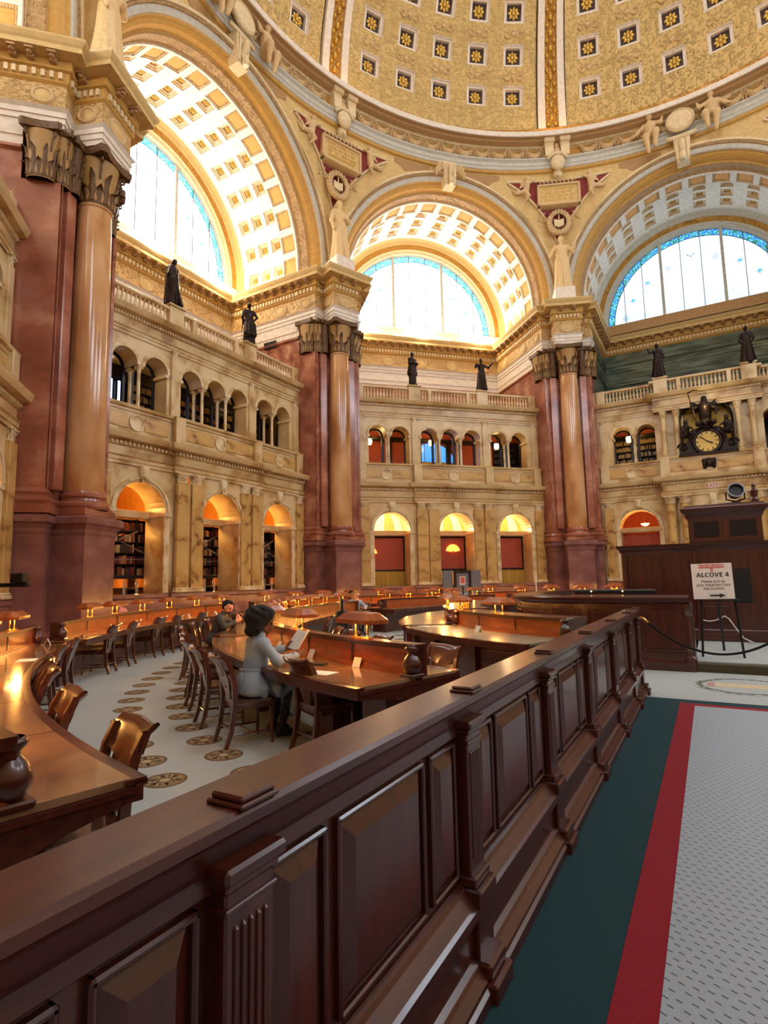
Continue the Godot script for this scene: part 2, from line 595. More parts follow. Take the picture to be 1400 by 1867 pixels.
	mat("olive_riser", S(84, 76, 50), 0.95, fleck, Vector3.ONE * 2.0)
	mat("medallion", Color.WHITE, 0.95).vertex_color_use_as_albedo = true
	mat("bell_gold", S(190, 146, 78), 0.5, fleck, Vector3.ONE * 2.0)
	mat("seal_green", S(92, 104, 84), 0.95, fleck, Vector3.ONE * 4.0)
	mat("seal_beige", S(222, 204, 168), 0.95, fleck, Vector3.ONE * 4.0)
	mat("seal_pink", S(196, 150, 140), 0.95, fleck, Vector3.ONE * 4.0)
	mat("rope", S(26, 16, 22), 0.9, bump, Vector3.ONE * 20.0)
	mat("sign_white", S(236, 224, 214), 0.6)
	mat("sign_red", S(206, 70, 52), 0.6)
	mat("ink", S(48, 30, 28), 0.7)
	mat("mosaic_gold", S(255, 208, 66), 0.45, fleck, Vector3.ONE * 4.0)
	mat("exit_red", S(206, 90, 84), 0.6)
	mat("screen_blue", S(70, 130, 200), 0.3)
	M.screen_blue.emission_enabled = true
	M.screen_blue.emission = S(70, 130, 210)
	M.screen_blue.emission_energy_multiplier = 0.6
	mat("hair", S(16, 12, 11), 0.75, bump, Vector3.ONE * 14.0)
	relief(M.hair, bump, 1.2)
	var skin := mat("figure", Color.WHITE, 0.7)
	skin.vertex_color_use_as_albedo = true
	for i in 8:
		var colr: Color = [S(92, 30, 24), S(112, 62, 32), S(58, 44, 34), S(150, 110, 66), S(40, 48, 58), S(126, 40, 30), S(176, 150, 110), S(70, 26, 22)][i]
		mat("book_%d" % i, colr, 0.6)
	glow("lamp_glow", Color(1.0, 0.86, 0.55), 9.0)
	glow("tube_glow", Color(1.0, 0.82, 0.5), 5.0)
	glow("sky_light", Color(0.92, 0.95, 1.0), 6.0)
	var gi := glass_image()
	for w in [["glass_bright", 4.6], ["glass_dim", 1.5], ["reflection_blue", 0.9]]:
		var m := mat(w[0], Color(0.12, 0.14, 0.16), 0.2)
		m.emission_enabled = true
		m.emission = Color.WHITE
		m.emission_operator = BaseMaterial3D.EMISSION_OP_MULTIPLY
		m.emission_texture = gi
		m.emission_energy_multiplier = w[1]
	M.reflection_blue.emission = Color(0.35, 0.65, 1.0)  # blue glow of a reflected window put into this emission
	M.glass_dim.emission = Color(0.86, 0.94, 1.0)
	M.glass_dim.emission_energy_multiplier = 1.55
	glow("amber_glow", Color(1.0, 0.55, 0.22), 2.2)
	glow("sky_dim", Color(0.75, 0.86, 1.0), 1.6)
	mat("coat", S(160, 174, 186), 0.75, fleck, Vector3.ONE * 6.0)
	mat("navy", S(32, 38, 60), 0.8, fleck, Vector3.ONE * 6.0)
	mat("hair_blond", S(196, 150, 84), 0.7, bump, Vector3.ONE * 10.0)
	M.hair_blond.albedo_texture = fleck
	mat("dial", S(255, 214, 112), 0.5, fleck, Vector3.ONE * 2.0)
	M.hair.albedo_texture = fleck

# ---------------------------------------------------------------- scene
func _ready() -> void:
	var cam := Camera3D.new()
	cam.name = "view_camera"
	cam.position = V(-0.4125, 1.65, 14.145)
	cam.basis = Basis(Vector3.UP, 0.518) * Basis(Vector3.RIGHT, 0.1196) * Basis(Vector3.BACK, -0.0196)
	cam.fov = 84.358
	cam.near = 0.05
	cam.far = 200.0
	add_child(cam)
	cam.current = true
	var env := Environment.new()
	env.background_mode = Environment.BG_COLOR
	env.background_color = Color(0.10, 0.12, 0.15)
	env.tonemap_mode = Environment.TONE_MAPPER_LINEAR
	env.tonemap_exposure = 1.6
	env.sdfgi_enabled = true
	env.ssao_enabled = true
	env.ssil_enabled = true
	var we := WorldEnvironment.new()
	we.name = "environment"
	we.environment = env
	add_child(we)
	# daylight from the lantern over the dome
	var lan := AreaLight3D.new()
	lan.name = "lantern_daylight"
	lan.area_size = Vector2(7.0, 7.0)
	lan.light_color = Color(1.0, 0.95, 0.87)
	lan.light_energy = LANTERN
	lan.area_normalize_energy = true
	lan.area_range = 80.0
	lan.shadow_enabled = true
	add_child(lan)
	lan.position = V(0, 38.6, 0)
	lan.rotation_degrees = V(-90, 0, 0)
	for k in 8: # warm floodlights hidden on the ring cornice, aimed up into the dome
		var p := pol(14.55, 22.5 + 45.0 * k, 24.25)
		bulb("cornice_floodlight", p, Color(1.0, 0.80, 0.52), DOME_UP, 0.1)
	for k in [-45.0, -90.0, -135.0, 180.0]: # daylight of the windows behind the camera
		var s := SpotLight3D.new()
		s.name = "window_daylight"
		s.light_color = Color(0.74, 0.86, 1.0)
		s.light_energy = BACK_WIN
		s.light_size = 1.6
		s.spot_angle = 80.0
		s.spot_range = 60.0
		s.spot_attenuation = 2.0
		s.shadow_enabled = true
		add_child(s, true)
		s.position = pol(15.6, k, 17.6)
		s.look_at(V(0, 3.0, 0))
	make_materials()
	build_floor()
	build_shared()
	build_wall("wall_near", 135.0, 0)
	build_wall("wall_left", 90.0, 1)
	build_wall("wall_rear", 45.0, 2)
	build_wall("wall_clock", 0.0, 3)
	build_back_walls()
	for k in [112.5, 67.5, 22.5, -22.5, 157.5]: build_pillar(k)
	build_dome()
	build_rail()
	build_central_desk()
	build_furniture()
	build_people()
	build_statues()
	build_clock()

const LANTERN := 4.2
const DOME_UP := 1.15
const BACK_WIN := 7.0
const COVE := 2.7

func build_floor() -> void:
	var g := Geo.new()
	g.tri(V(-22, 0, 22), V(22, 0, 22), V(22, 0, -22))
	g.tri(V(-22, 0, 22), V(22, 0, -22), V(-22, 0, -22))
	g.box(-22, -0.3, -22, 22, -0.002, 22)
	var f := one("floor", g, M.floor_carpet, "pale fitted carpet with close rows of stitches covering the reading room floor", "floor", Transform3D(), "", "structure")
	var dm := medallion_mesh()
	for row in [[11.0, 0.0], [11.65, 1.65], [8.0, 0.0], [8.6, 1.5]]:
		var step: float = 3.32 * 11.0 / row[0]
		for i in int(86.0 / step):
			var az: float = 158.5 + row[1] - i * step
			part("carpet_medallion", dm, M.medallion, f, place(pol(row[0], az, 0.0)))
	# the runner in the centre aisle: green border, red stripe, pale field
	var r := thing("carpet_runner", "aisle runner with green border, red stripe and pale stippled field beside the panelled rail", "carpet")
	part("green_border", Geo.new().box(-1.275, 0.0, 5.5, 1.7, 0.006, 16.0), M.runner_green, r)
	part("red_stripe", Geo.new().box(-0.87, 0.001, 5.74, 1.45, 0.010, 16.0), M.runner_red, r)
	part("pale_field", Geo.new().box(-0.70, 0.002, 5.90, 1.28, 0.014, 16.0), M.runner_pale, r)
	# the woven seal before the desk
	var s := thing("seal", "oval woven seal with leaf wreath and beige band on pale carpet before the central desk", "carpet seal", place(V(-0.06, 0.0, 4.17)))
	part("field", Geo.new().lathe([P2(0.70, 0.0), P2(0.70, 0.004), P2(0.0, 0.004)], 40), M.floor_carpet, s)
	var wr := Geo.new()
	var rng := RandomNumberGenerator.new()
	rng.seed = 8
	for i in 64:
		var a := TAU * i / 64.0
		var p := V(0.62 * cos(a), 0.0045, 0.62 * sin(a)) + V(rng.randf_range(-0.03, 0.03), 0, rng.randf_range(-0.03, 0.03))
		wr.at(Transform3D(Basis(Vector3.UP, -a + (0.6 if i % 2 else -0.6)), p)).prism(PackedVector2Array([P2(-0.02, 0), P2(0.02, 0), P2(0.0, 0.001)]), -0.05, 0.05)
	wr.at(Transform3D()).lathe([P2(0.585, 0.0), P2(0.585, 0.006), P2(0.60, 0.006), P2(0.60, 0.0)], 40)
	part("wreath", wr, M.seal_green, s)
	part("band", Geo.new().box(-0.42, 0.002, -0.16, 0.42, 0.007, 0.16, 0.002), M.seal_beige, s)
	for x in [-0.46, 0.46]: part("band_end", Geo.new().box(x - 0.05, 0.002, -0.17, x + 0.05, 0.008, 0.17, 0.002), M.seal_pink, s)

func medallion_mesh() -> Mesh: # woven rosette: dark ring, paler leaves, dark heart
	var g := Geo.new()
	g.tint = true
	var dark := S(104, 82, 60).srgb_to_linear()
	var mid := S(140, 116, 84).srgb_to_linear()
	var pale := S(176, 156, 120).srgb_to_linear()
	g.col = mid
	g.lathe([P2(0.185, 0.0), P2(0.185, 0.003), P2(0.0, 0.003)], 24)
	g.col = dark
	g.lathe([P2(0.178, 0.003), P2(0.178, 0.0045), P2(0.160, 0.0045), P2(0.160, 0.003)], 24)
	g.lathe([P2(0.065, 0.003), P2(0.065, 0.0045), P2(0.05, 0.0045), P2(0.05, 0.003)], 16)
	for k in 12:
		var a := TAU * k / 12.0
		g.col = pale if k % 2 else dark
		g.at(Transform3D(Basis(Vector3.UP, a), Vector3.ZERO))
		g.quad(V(-0.012, 0.0045, 0.075), V(0.0, 0.0045, 0.07), V(0.026, 0.0045, 0.115), V(-0.0, 0.0045, 0.15))
		g.quad(V(-0.026, 0.0045, 0.115), V(-0.012, 0.0045, 0.075), V(0.012, 0.0045, 0.1), V(0.0, 0.0045, 0.15))
	g.col = pale
	g.at(Transform3D()).lathe([P2(0.045, 0.003), P2(0.04, 0.0048), P2(0.0, 0.0048)], 12)
	return g.mesh()

# meshes that many builders share
var H := {}
func build_shared() -> void:
	H.baluster = Geo.new().lathe([P2(0.052, 0.0), P2(0.052, 0.04), P2(0.03, 0.07), P2(0.062, 0.15), P2(0.055, 0.21), P2(0.026, 0.33), P2(0.03, 0.38), P2(0.048, 0.42), P2(0.048, 0.47)], 10, true).mesh()
	# small column with base and capital; 1.45 m
	H.colonnette = Geo.new().lathe([P2(0.085, 0.0), P2(0.085, 0.05), P2(0.07, 0.06), P2(0.08, 0.09), P2(0.058, 0.13), P2(0.052, 1.2), P2(0.066, 1.21), P2(0.066, 1.23), P2(0.054, 1.24)], 12).mesh()
	var cc := Geo.new().lathe([P2(0.054, 0.0), P2(0.075, 0.09), P2(0.10, 0.15)], 12)
	cc.box(-0.105, 0.15, -0.105, 0.105, 0.20, 0.105, 0.01)
	for k in 4:
		var a := PI / 4 + k * PI / 2
		cc.ball(V(0.105 * sin(a), 0.13, 0.105 * cos(a)), V(0.03, 0.035, 0.03), 6, 4)
	H.colonnette_capital = cc.mesh()
	H.capital = corinthian(0.42, 1.0, 1.44).mesh()
	H.capital_bell = Geo.new().lathe([P2(0.435, 0.0), P2(0.445, 0.1), P2(0.44, 0.7), P2(0.47, 0.95), P2(0.54, 1.24)], 24).mesh()
	H.small_capital = corinthian(0.25, 0.3, 0.32).mesh()
	var md := Geo.new()
	md.box(-0.1, 0.0, 0.0, 0.1, 0.07, 0.30, 0.01)
	md.box(-0.085, -0.10, 0.0, 0.085, 0.0, 0.16, 0.02)
	md.ball(V(0, -0.03, 0.2), V(0.08, 0.05, 0.08), 6, 4)
	H.modillion = md.mesh()
	var ov := Geo.new()
	var rows := []
	for i in 20:
		var a := -TAU * i / 20.0
		var r := PackedVector3Array()
		for k in 7:
			var b := PI * k / 6.0
			var e := 0.24 - 0.05 * cos(b)
			r.append(V(e * 1.25 * cos(a), e * sin(a), 0.06 * sin(b)))
		rows.append(r)
	ov.strips(rows, true, true, true)
	H.oval_frame = ov.mesh()
	H.oval_boss = Geo.new().at(Transform3D(Basis(Vector3.RIGHT, PI / 2).scaled(V(1.25, 1, 1)), V(0, 0, 0))).lathe([P2(0.20, 0.0), P2(0.19, 0.035), P2(0.0, 0.05)], 18, true).mesh()
	# rosette: eight petals round a boss, facing +y, radius 1
	var ro := Geo.new()
	for k in 8:
		var a := TAU * k / 8.0
		ro.at(Transform3D(Basis(Vector3.UP, a), V(0, 0, 0))).ball(V(0, 0.12, 0.62), V(0.27, 0.14, 0.36), 6, 4)
	ro.at(Transform3D()).ball(V(0, 0.16, 0), V(0.34, 0.26, 0.34), 10, 6)
	H.rosette = ro.mesh()
	# square stepped coffer frame facing +y, outer half-size 1, recess downwards 0.45
	var cf := Geo.new()
	for k in 4:
		cf.at(Transform3D(Basis(Vector3.UP, k * PI / 2), V(0, 0, 0)))
		for s in [[1.0, 0.0, 0.92, 0.0], [0.92, 0.0, 0.92, -0.16], [0.92, -0.16, 0.72, -0.16], [0.72, -0.16, 0.72, -0.5]]:
			cf.oquad(V(-s[0], s[1], s[0]), V(s[0], s[1], s[0]), V(s[2], s[3], s[2]), V(-s[2], s[3], s[2]), V(0, 1, 0) if s[0] != s[2] else V(0, 0, -1))
	H.coffer_frame = cf.mesh()
	var cg := Geo.new()
	cg.quad(V(-0.72, -0.5, 0.72), V(0.72, -0.5, 0.72), V(0.72, -0.5, -0.72), V(-0.72, -0.5, -0.72))
	H.coffer_ground = cg.mesh()
	var vf := Geo.new()
	for k in 4:
		vf.at(Transform3D(Basis(Vector3.UP, k * PI / 2), V(0, 0, 0)))
		for s in [[1.0, 0.0, 0.96, -0.14], [0.96, -0.14, 0.78, -0.14], [0.78, -0.14, 0.74, -0.30], [0.74, -0.30, 0.54, -0.30], [0.54, -0.30, 0.50, -0.55]]:
			vf.oquad(V(-s[0], s[1], s[0]), V(s[0], s[1], s[0]), V(s[2], s[3], s[2]), V(-s[2], s[3], s[2]), V(0, 1, -0.3))
	H.vault_frame = vf.mesh()

func corinthian(rb: float, spread: float, h: float) -> Geo: # bell, two rows of acanthus, corner volutes, abacus
	var g := Geo.new()
	g.lathe([P2(rb * 1.0, 0.0), P2(rb * 1.07, 0.02 * h), P2(rb * 1.07, 0.05 * h), P2(rb * 0.98, 0.07 * h), P2(rb * 1.0, 0.5 * h), P2(rb * 1.22, 0.86 * h)], 20)
	for row in 2:
		for k in 8:
			var a := TAU * (k + 0.5 * row) / 8.0
			var rows := []
			for i in 6:
				var q := i / 5.0
				var y: float = (0.06 + (0.34 + 0.26 * row) * q) * h
				var out: float = rb * (1.06 + 0.04 * row + 0.36 * q * q * q)
				if i == 5:
					y -= 0.07 * h
					out += rb * 0.08
				var wd: float = rb * 0.27 * (1.0 - 0.5 * q * q) * (0.72 if i % 2 == 1 else 1.0)
				var r := PackedVector3Array()
				for j in 5:
					var s := 1.0 - j / 2.0
					r.append(V(-s * wd, y - absf(s) * 0.03 * h, out - absf(s) * absf(s) * rb * 0.12 + (0.03 * rb if j % 2 else 0.0)))
				rows.append(r)
			g.at(Transform3D(Basis(Vector3.UP, a), V(0, 0, 0))).strips(rows, true, false, true)
	for k in 4:
		g.at(Transform3D(Basis(Vector3.UP, PI / 4 + k * PI / 2), V(0, 0, 0)))
		var pts := []
		for i in 12:
			var q := i / 11.0
			var a := q * 4.6 - 0.3
			var rr := rb * 0.23 * (1.0 - 0.62 * q)
			pts.append(V(0, 0.79 * h + rr * cos(a) * 0.9, rb * 1.45 - 0.0 + rr * sin(a)))
		pts.push_front(V(0, 0.5 * h, rb * 1.08))
		g.tube(pts, rb * 0.075, 6)
		g.at(Transform3D(Basis(Vector3.UP, k * PI / 2), V(0, 0, 0))).ball(V(0, 0.90 * h, rb * 1.28), V(rb * 0.16, rb * 0.16, rb * 0.1), 8, 5)
	g.at(Transform3D())
	var poly := PackedVector2Array()
	for k in 4:
		for i in 5:
			var q := i / 4.0 - 0.5
			var p := Vector2(q * 2.5 * rb * 1.02, rb * (1.28 + 0.42 * (absf(q) * 2.0) * (absf(q) * 2.0) * 0.6))
			poly.append(p.rotated(-k * PI / 2))
	var rows := []
	for y in [0.87, 0.93, 1.0]:
		var r := PackedVector3Array()
		for p in poly: r.append(V(p.x, y * h, p.y) * V(1.0 + (0.03 if y > 0.9 else 0.0), 1, 1.0 + (0.03 if y > 0.9 else 0.0)))
		rows.append(r)
	var m := poly.size()
	for i in m:
		var j := (i + 1) % m
		for k in 2: g.oquad(rows[k][i], rows[k][j], rows[k + 1][j], rows[k + 1][i], V(rows[k][i].x, 0, rows[k][i].z))
		g.tri(V(0, h, 0), rows[2][i], rows[2][j])
		g.tri(V(0, 0.87 * h, 0), rows[0][j], rows[0][i])
	return g

# ---------------------------------------------------------------- the eight sides
const WALL_LABEL := ["two-storey cream marble arcade wall beside the nearest red pillar on the left edge", "two-storey marble arcade wall with bookcases behind its arches, between the two left pillars", "two-storey marble arcade wall with red doors and yellow curtains, between the two middle pillars", "two-storey golden marble wall that carries the bronze clock"]
const HC := 15.9

func shared(key: String, make: Callable) -> Mesh:
	if not H.has(key): H[key] = make.call().mesh()
	return H[key]

func brk(d: float) -> Array: # plan line of the screen wall, its middle bay stepping forward
	return [V(-4.75, 0, -15.1), V(-2.0, 0, -15.1), V(-2.0, 0, -(15.1 - d)), V(2.0, 0, -(15.1 - d)), V(2.0, 0, -15.1), V(4.75, 0, -15.1)]

func build_wall(called: String, ang: float, kind: int) -> void:
	var clock := kind == 3
	var w := thing(called, WALL_LABEL[kind], "wall", place(Vector3.ZERO, ang), "", "structure")
	var d := 0.4 if clock else 0.12
	# dado of dark marble
	part("dado", Geo.new().sweep(brk(d), [P2(0.14, 0.0), P2(0.14, 0.18), P2(0.1, 0.22), P2(0.1, 1.22), P2(0.16, 1.26), P2(0.16, 1.36), P2(-0.2, 1.38)]), M.dark_red_marble, w)
	for k in 3:
		var cx := -3.13 + 3.13 * k
		var x0: float = [-4.75, -1.42, 1.42][k]
		var x1: float = [-1.42, 1.42, 4.75][k]
		var vf := 15.1 - (d if k == 1 else 0.0)
		part("arch_panel", shared("arch_panel%d%s" % [k, clock], func(): return arch_wall(Geo.new(), x0, x1, 1.3, 5.2, cx, 0.86, 3.87, vf, 16.0)), M.cream_marble, w)
		part("arch_moulding", shared("arch_mould%d%s" % [k, clock], func(): return Geo.new().at(Transform3D(Basis(), V(cx, 0, 0))).strips(arch_rows([P2(0.86, vf), P2(0.86, vf - 0.05), P2(0.92, vf - 0.05), P2(0.93, vf - 0.08), P2(1.01, vf - 0.08), P2(1.02, vf)], 3.87, 20))), M.pale_marble, w)
		var ks := Geo.new()
		ks.prism(PackedVector2Array([P2(cx - 0.09, 4.70), P2(cx + 0.09, 4.70), P2(cx + 0.15, 5.2), P2(cx - 0.15, 5.2)]), -vf, -vf + 0.15)
		ks.at(Transform3D(Basis(), V(cx, 4.95, -vf + 0.14))).ball(Vector3.ZERO, V(0.1, 0.2, 0.06), 8, 5)
		part("keystone", ks, M.pale_marble, w)
		# imposts
		for s in [-1.0, 1.0]:
			var im := Geo.new()
			im.box(cx + s * 0.96 - 0.13, 3.74, -16.0, cx + s * 0.96 + 0.13, 3.88, -vf + 0.06, 0.015)
			im.box(cx + s * 0.945 - 0.105, 1.38, -vf - 0.02, cx + s * 0.945 + 0.105, 3.74, -vf + 0.03, 0.01)
			part("impost", im, M.pale_marble, w)
		part("transom", Geo.new().box(cx - 0.87, 3.70, -16.0, cx + 0.87, 3.95, -15.78, 0.03), M.cream_marble, w)
	# pilasters
	for s in [-1.0, 1.0]:
		for x in [1.13, 1.71, 4.43]:
			var half := 0.25 if x < 4.0 else 0.22
			var vf := 15.1 - (d if x < 1.9 else 0.0)
			var off := 0.26 if clock and x < 1.9 else 0.0 # columns instead of pilasters under the clock
			if clock and x < 1.9:
				var c := part("column", Geo.new().lathe([P2(0.26, 0.0), P2(0.26, 0.1), P2(0.22, 0.13), P2(0.25, 0.2), P2(0.2, 0.26), P2(0.19, 3.4), P2(0.21, 3.42), P2(0.2, 3.46)], 18), M.veined_marble, w, Transform3D(Basis(), V(s * x, 1.38, -vf + 0.12)))
				part("capital", H.small_capital, M.pale_marble, c, Transform3D(Basis().scaled(V(0.78, 1.05, 0.78)), V(0, 3.46, 0)))
				continue
			var c := part("pilaster", shared("pil%.2f" % half, func(): return Geo.new().box(-half, 0.12, -0.03, half, 3.50, 0.11, 0.012)), M.veined_marble, w, Transform3D(Basis(), V(s * x, 1.38, -vf)))
			part("base", shared("pilb%.2f" % half, func(): return Geo.new().box(-half - 0.05, 0, -0.03, half + 0.05, 0.09, 0.16, 0.02).box(-half - 0.03, 0.09, -0.03, half + 0.03, 0.15, 0.14, 0.02)), M.pale_marble, c)
			part("capital", H.small_capital, M.pale_marble, c, Transform3D(Basis().scaled(V(0.72 if x < 4 else 0.66, 1.0, 0.34)), V(0, 3.49, 0.0)))
	var ent := [P2(0.05, 5.18), P2(0.05, 5.28), P2(0.08, 5.285), P2(0.08, 5.38), P2(0.13, 5.43), P2(0.02, 5.45), P2(0.02, 5.71), P2(0.08, 5.74), P2(0.08, 5.86), P2(0.30, 5.90), P2(0.34, 6.0), P2(0.36, 6.08), P2(0.0, 6.10)]
	part("entablature", shared("ent%s" % clock, func(): return Geo.new().sweep(brk(d), ent)), M.cream_marble, w)
	part("dentil_course", dentils(brk(d), 0.08, 5.76, 0.07, 0.055, 0.085, 0.07), M.pale_marble, w).set_meta("kind", "stuff")
	# parapet of the gallery
	part("parapet", shared("par%s" % clock, func(): return Geo.new().sweep(brk(d), [P2(-0.06, 6.08), P2(-0.06, 6.2), P2(-0.10, 6.21), P2(-0.10, 6.84), P2(-0.06, 6.85), P2(-0.06, 6.92), P2(0.02, 6.95), P2(0.04, 7.03), P2(-0.5, 7.05)])), M.cream_marble, w)
	for k in 3:
		var cx := -3.3 + 3.3 * k
		var vf := 15.2 - (d if k == 1 else 0.0)
		var hw := 1.18 if k != 1 else 1.72
		for s in [-1.0, 1.0]:
			part("parapet_panel", Geo.new().box(cx + s * (hw + 0.26) / 2 - (hw - 0.30) / 2, 6.32, -vf - 0.02, cx + s * (hw + 0.26) / 2 + (hw - 0.30) / 2, 6.76, -vf + 0.025, 0.015), M.veined_marble, w)
		part("parapet_disc", Geo.new().at(Transform3D(Basis(Vector3.RIGHT, PI / 2), V(cx, 6.54, -vf))).lathe([P2(0.27, 0.0), P2(0.27, 0.05), P2(0.20, 0.05), P2(0.19, 0.02), P2(0.0, 0.02)], 24), M.pale_marble, w)
	for s in [-1.0, 1.0]:
		for x in [1.83, 4.5]:
			part("parapet_post", Geo.new().box(s * x - 0.2, 6.10, -15.24 + (d if x < 2 else 0.0), s * x + 0.2, 7.0, -15.06 + (d if x < 2 else 0.0), 0.015), M.cream_marble, w)
	upper_storey(w, kind, d)
	back_of_alcove(w, kind)
	build_vault(ang, kind)
	build_window(ang, kind)
	build_rooms(w, kind, ang)

func dentils(path: Array, off: float, y: float, wd: float, dp: float, h: float, gap: float) -> Mesh: # a run of small blocks along a moulding
	var g := Geo.new()
	for i in path.size() - 1:
		var a: Vector3 = path[i]
		var b: Vector3 = path[i + 1]
		var l := a.distance_to(b)
		if l < 0.5: continue
		var n := int(l / (wd + gap))
		var t := (b - a).normalized()
		var o := V(-t.z, 0, t.x)
		for k in n:
			g.at(Transform3D(Basis(t, Vector3.UP, o), a + t * ((k + 0.5) * l / n) + o * off + Vector3.UP * y))
			g.quad(V(-wd / 2, 0, dp), V(wd / 2, 0, dp), V(wd / 2, h, dp), V(-wd / 2, h, dp))
			g.quad(V(-wd / 2, 0, 0), V(wd / 2, 0, 0), V(wd / 2, 0, dp), V(-wd / 2, 0, dp))
			g.quad(V(-wd / 2, 0, 0), V(-wd / 2, 0, dp), V(-wd / 2, h, dp), V(-wd / 2, h, 0))
			g.quad(V(wd / 2, 0, dp), V(wd / 2, 0, 0), V(wd / 2, h, 0), V(wd / 2, h, dp))
	return g.mesh()

func upper_storey(w: Node3D, kind: int, d: float) -> void:
	var clock := kind == 3
	var bays := [[-4.75, -1.83, [-3.68, -2.55]], [-1.83, 1.83, [-1.12, 0.0, 1.12]], [1.83, 4.75, [2.55, 3.68]]]
	for bi in 3:
		var b: Array = bays[bi]
		if clock and bi == 1: continue
		var xs: Array = b[2]
		for k in xs.size():
			var cx: float = xs[k]
			var x0: float = b[0] if k == 0 else (xs[k - 1] + cx) / 2
			var x1: float = b[1] if k == xs.size() - 1 else (xs[k + 1] + cx) / 2
			part("upper_arch_panel", shared("uap%.2f" % cx, func(): return arch_wall(Geo.new(), x0, x1, 8.44, 9.32, cx, 0.43, 8.44, 15.35, 16.0)), M.cream_marble, w)
			part("upper_arch_moulding", shared("uam%.2f" % cx, func(): return Geo.new().at(Transform3D(Basis(), V(cx, 0, 0))).strips(arch_rows([P2(0.43, 15.35), P2(0.43, 15.3), P2(0.50, 15.29), P2(0.54, 15.31), P2(0.55, 15.35)], 8.44, 16))), M.pale_marble, w)
			part("door_arch", shared("uda%.2f" % cx, func(): return Geo.new().at(Transform3D(Basis(), V(cx, 0, 0))).strips(arch_rows([P2(0.36, 16.02), P2(0.36, 15.94), P2(0.47, 15.94)], 8.44, 12, 7.05))), M.dark_panel, w)
			if k > 0:
				for z in [15.43, 15.86]:
					var c := part("colonnette", H.colonnette, M.pale_marble, w, Transform3D(Basis().scaled(V(1, 0.965, 1)), V(x0, 7.05, -z)))
					part("colonnette_capital", H.colonnette_capital, M.pale_marble, c, Transform3D(Basis(), V(0, 1.24, 0)))
		# jambs at the ends of the bay
		for e in [[b[0], xs[0] - 0.43], [xs[-1] + 0.43, b[1]]]:
			part("jamb", shared("jamb%.2f" % e[0], func(): return Geo.new().box(e[0], 7.02, -16.0, e[1], 8.44, -15.35)), M.cream_marble, w)
			var jx: float = e[1] if e[1] == xs[0] - 0.43 else e[0]
			part("jamb_capital", Geo.new().box(jx - 0.07, 8.34, -16.0, jx + 0.07, 8.45, -15.31, 0.015), M.pale_marble, w)
	for s in [-1.0, 1.0]:
		for x in [1.83, 4.50]:
			if clock and x < 2: continue
			var c := part("upper_pilaster", Geo.new().box(-0.16, 0.1, -0.03, 0.16, 2.06, 0.08, 0.01).box(-0.2, 0, -0.03, 0.2, 0.1, 0.12, 0.015), M.cream_marble, w, Transform3D(Basis(), V(s * x, 7.05, -15.35)))
			part("capital", H.small_capital, M.pale_marble, c, Transform3D(Basis().scaled(V(0.5, 0.75, 0.3)), V(0, 2.04, 0)))
	var vb := 15.1 - (d if clock else 0.0)
	var path := [V(-4.75, 0, -15.35), V(4.75, 0, -15.35)]
	if clock: path = [V(-4.75, 0, -15.35), V(-2.15, 0, -15.35), V(-2.15, 0, -14.95), V(2.15, 0, -14.95), V(2.15, 0, -15.35), V(4.75, 0, -15.35)]
	part("upper_entablature", Geo.new().sweep(path, [P2(0.03, 9.28), P2(0.03, 9.38), P2(0.06, 9.39), P2(0.06, 9.46), P2(0.1, 9.5), P2(0.01, 9.51), P2(0.01, 9.80), P2(0.06, 9.83), P2(0.06, 9.92), P2(0.26, 9.96), P2(0.32, 10.07), P2(0.34, 10.12), P2(-0.3, 10.14)]), M.cream_marble, w)
	part("dentil_course", dentils(path, 0.06, 9.84, 0.05, 0.045, 0.075, 0.05), M.pale_marble, w).set_meta("kind", "stuff")
	# balustrade
	var bp := []
	for p in path: bp.append(p + V(0, 0, -0.12))
	part("balustrade_base", Geo.new().sweep(bp, [P2(0.12, 10.12), P2(0.12, 10.22), P2(0.08, 10.25), P2(-0.14, 10.25), P2(-0.14, 10.12)]), M.cream_marble, w)
	part("handrail", Geo.new().sweep(bp, [P2(-0.12, 10.73), P2(0.08, 10.73), P2(0.12, 10.76), P2(0.12, 10.82), P2(0.09, 10.85), P2(-0.12, 10.85), P2(-0.12, 10.73)]), M.cream_marble, w)
	var bm: Material = M.pale_marble
	for run in [[-4.32, -2.12], [-1.42, -1.12], [-0.9, 0.9], [1.12, 1.42], [2.12, 4.32]]:
		var n := int(round((run[1] - run[0]) / 0.158))
		for k in n:
			var x: float = run[0] + (k + 0.5) * (run[1] - run[0]) / n
			part("baluster", H.baluster, bm, w, Transform3D(Basis(), V(x, 10.25, -15.45 + (0.38 if clock and absf(x) < 2.1 else 0.0))))
	for s in [-1.0, 1.0]:
		for q in [[4.53, 0.2, 10.86], [1.78, 0.30, 10.9], [1.01, 0.09, 10.8]]:
			var z: float = -15.47 + (0.4 if clock and q[0] < 2.1 else 0.0)
			var g := Geo.new().box(s * q[0] - q[1], 10.14, z - 0.13, s * q[0] + q[1], q[2], z + 0.14, 0.015)
			if q[1] > 0.25: g.box(s * q[0] - 0.34, q[2], z - 0.2, s * q[0] + 0.34, q[2] + 0.08, z + 0.2, 0.02)
			part("balustrade_post", g, M.cream_marble, w)
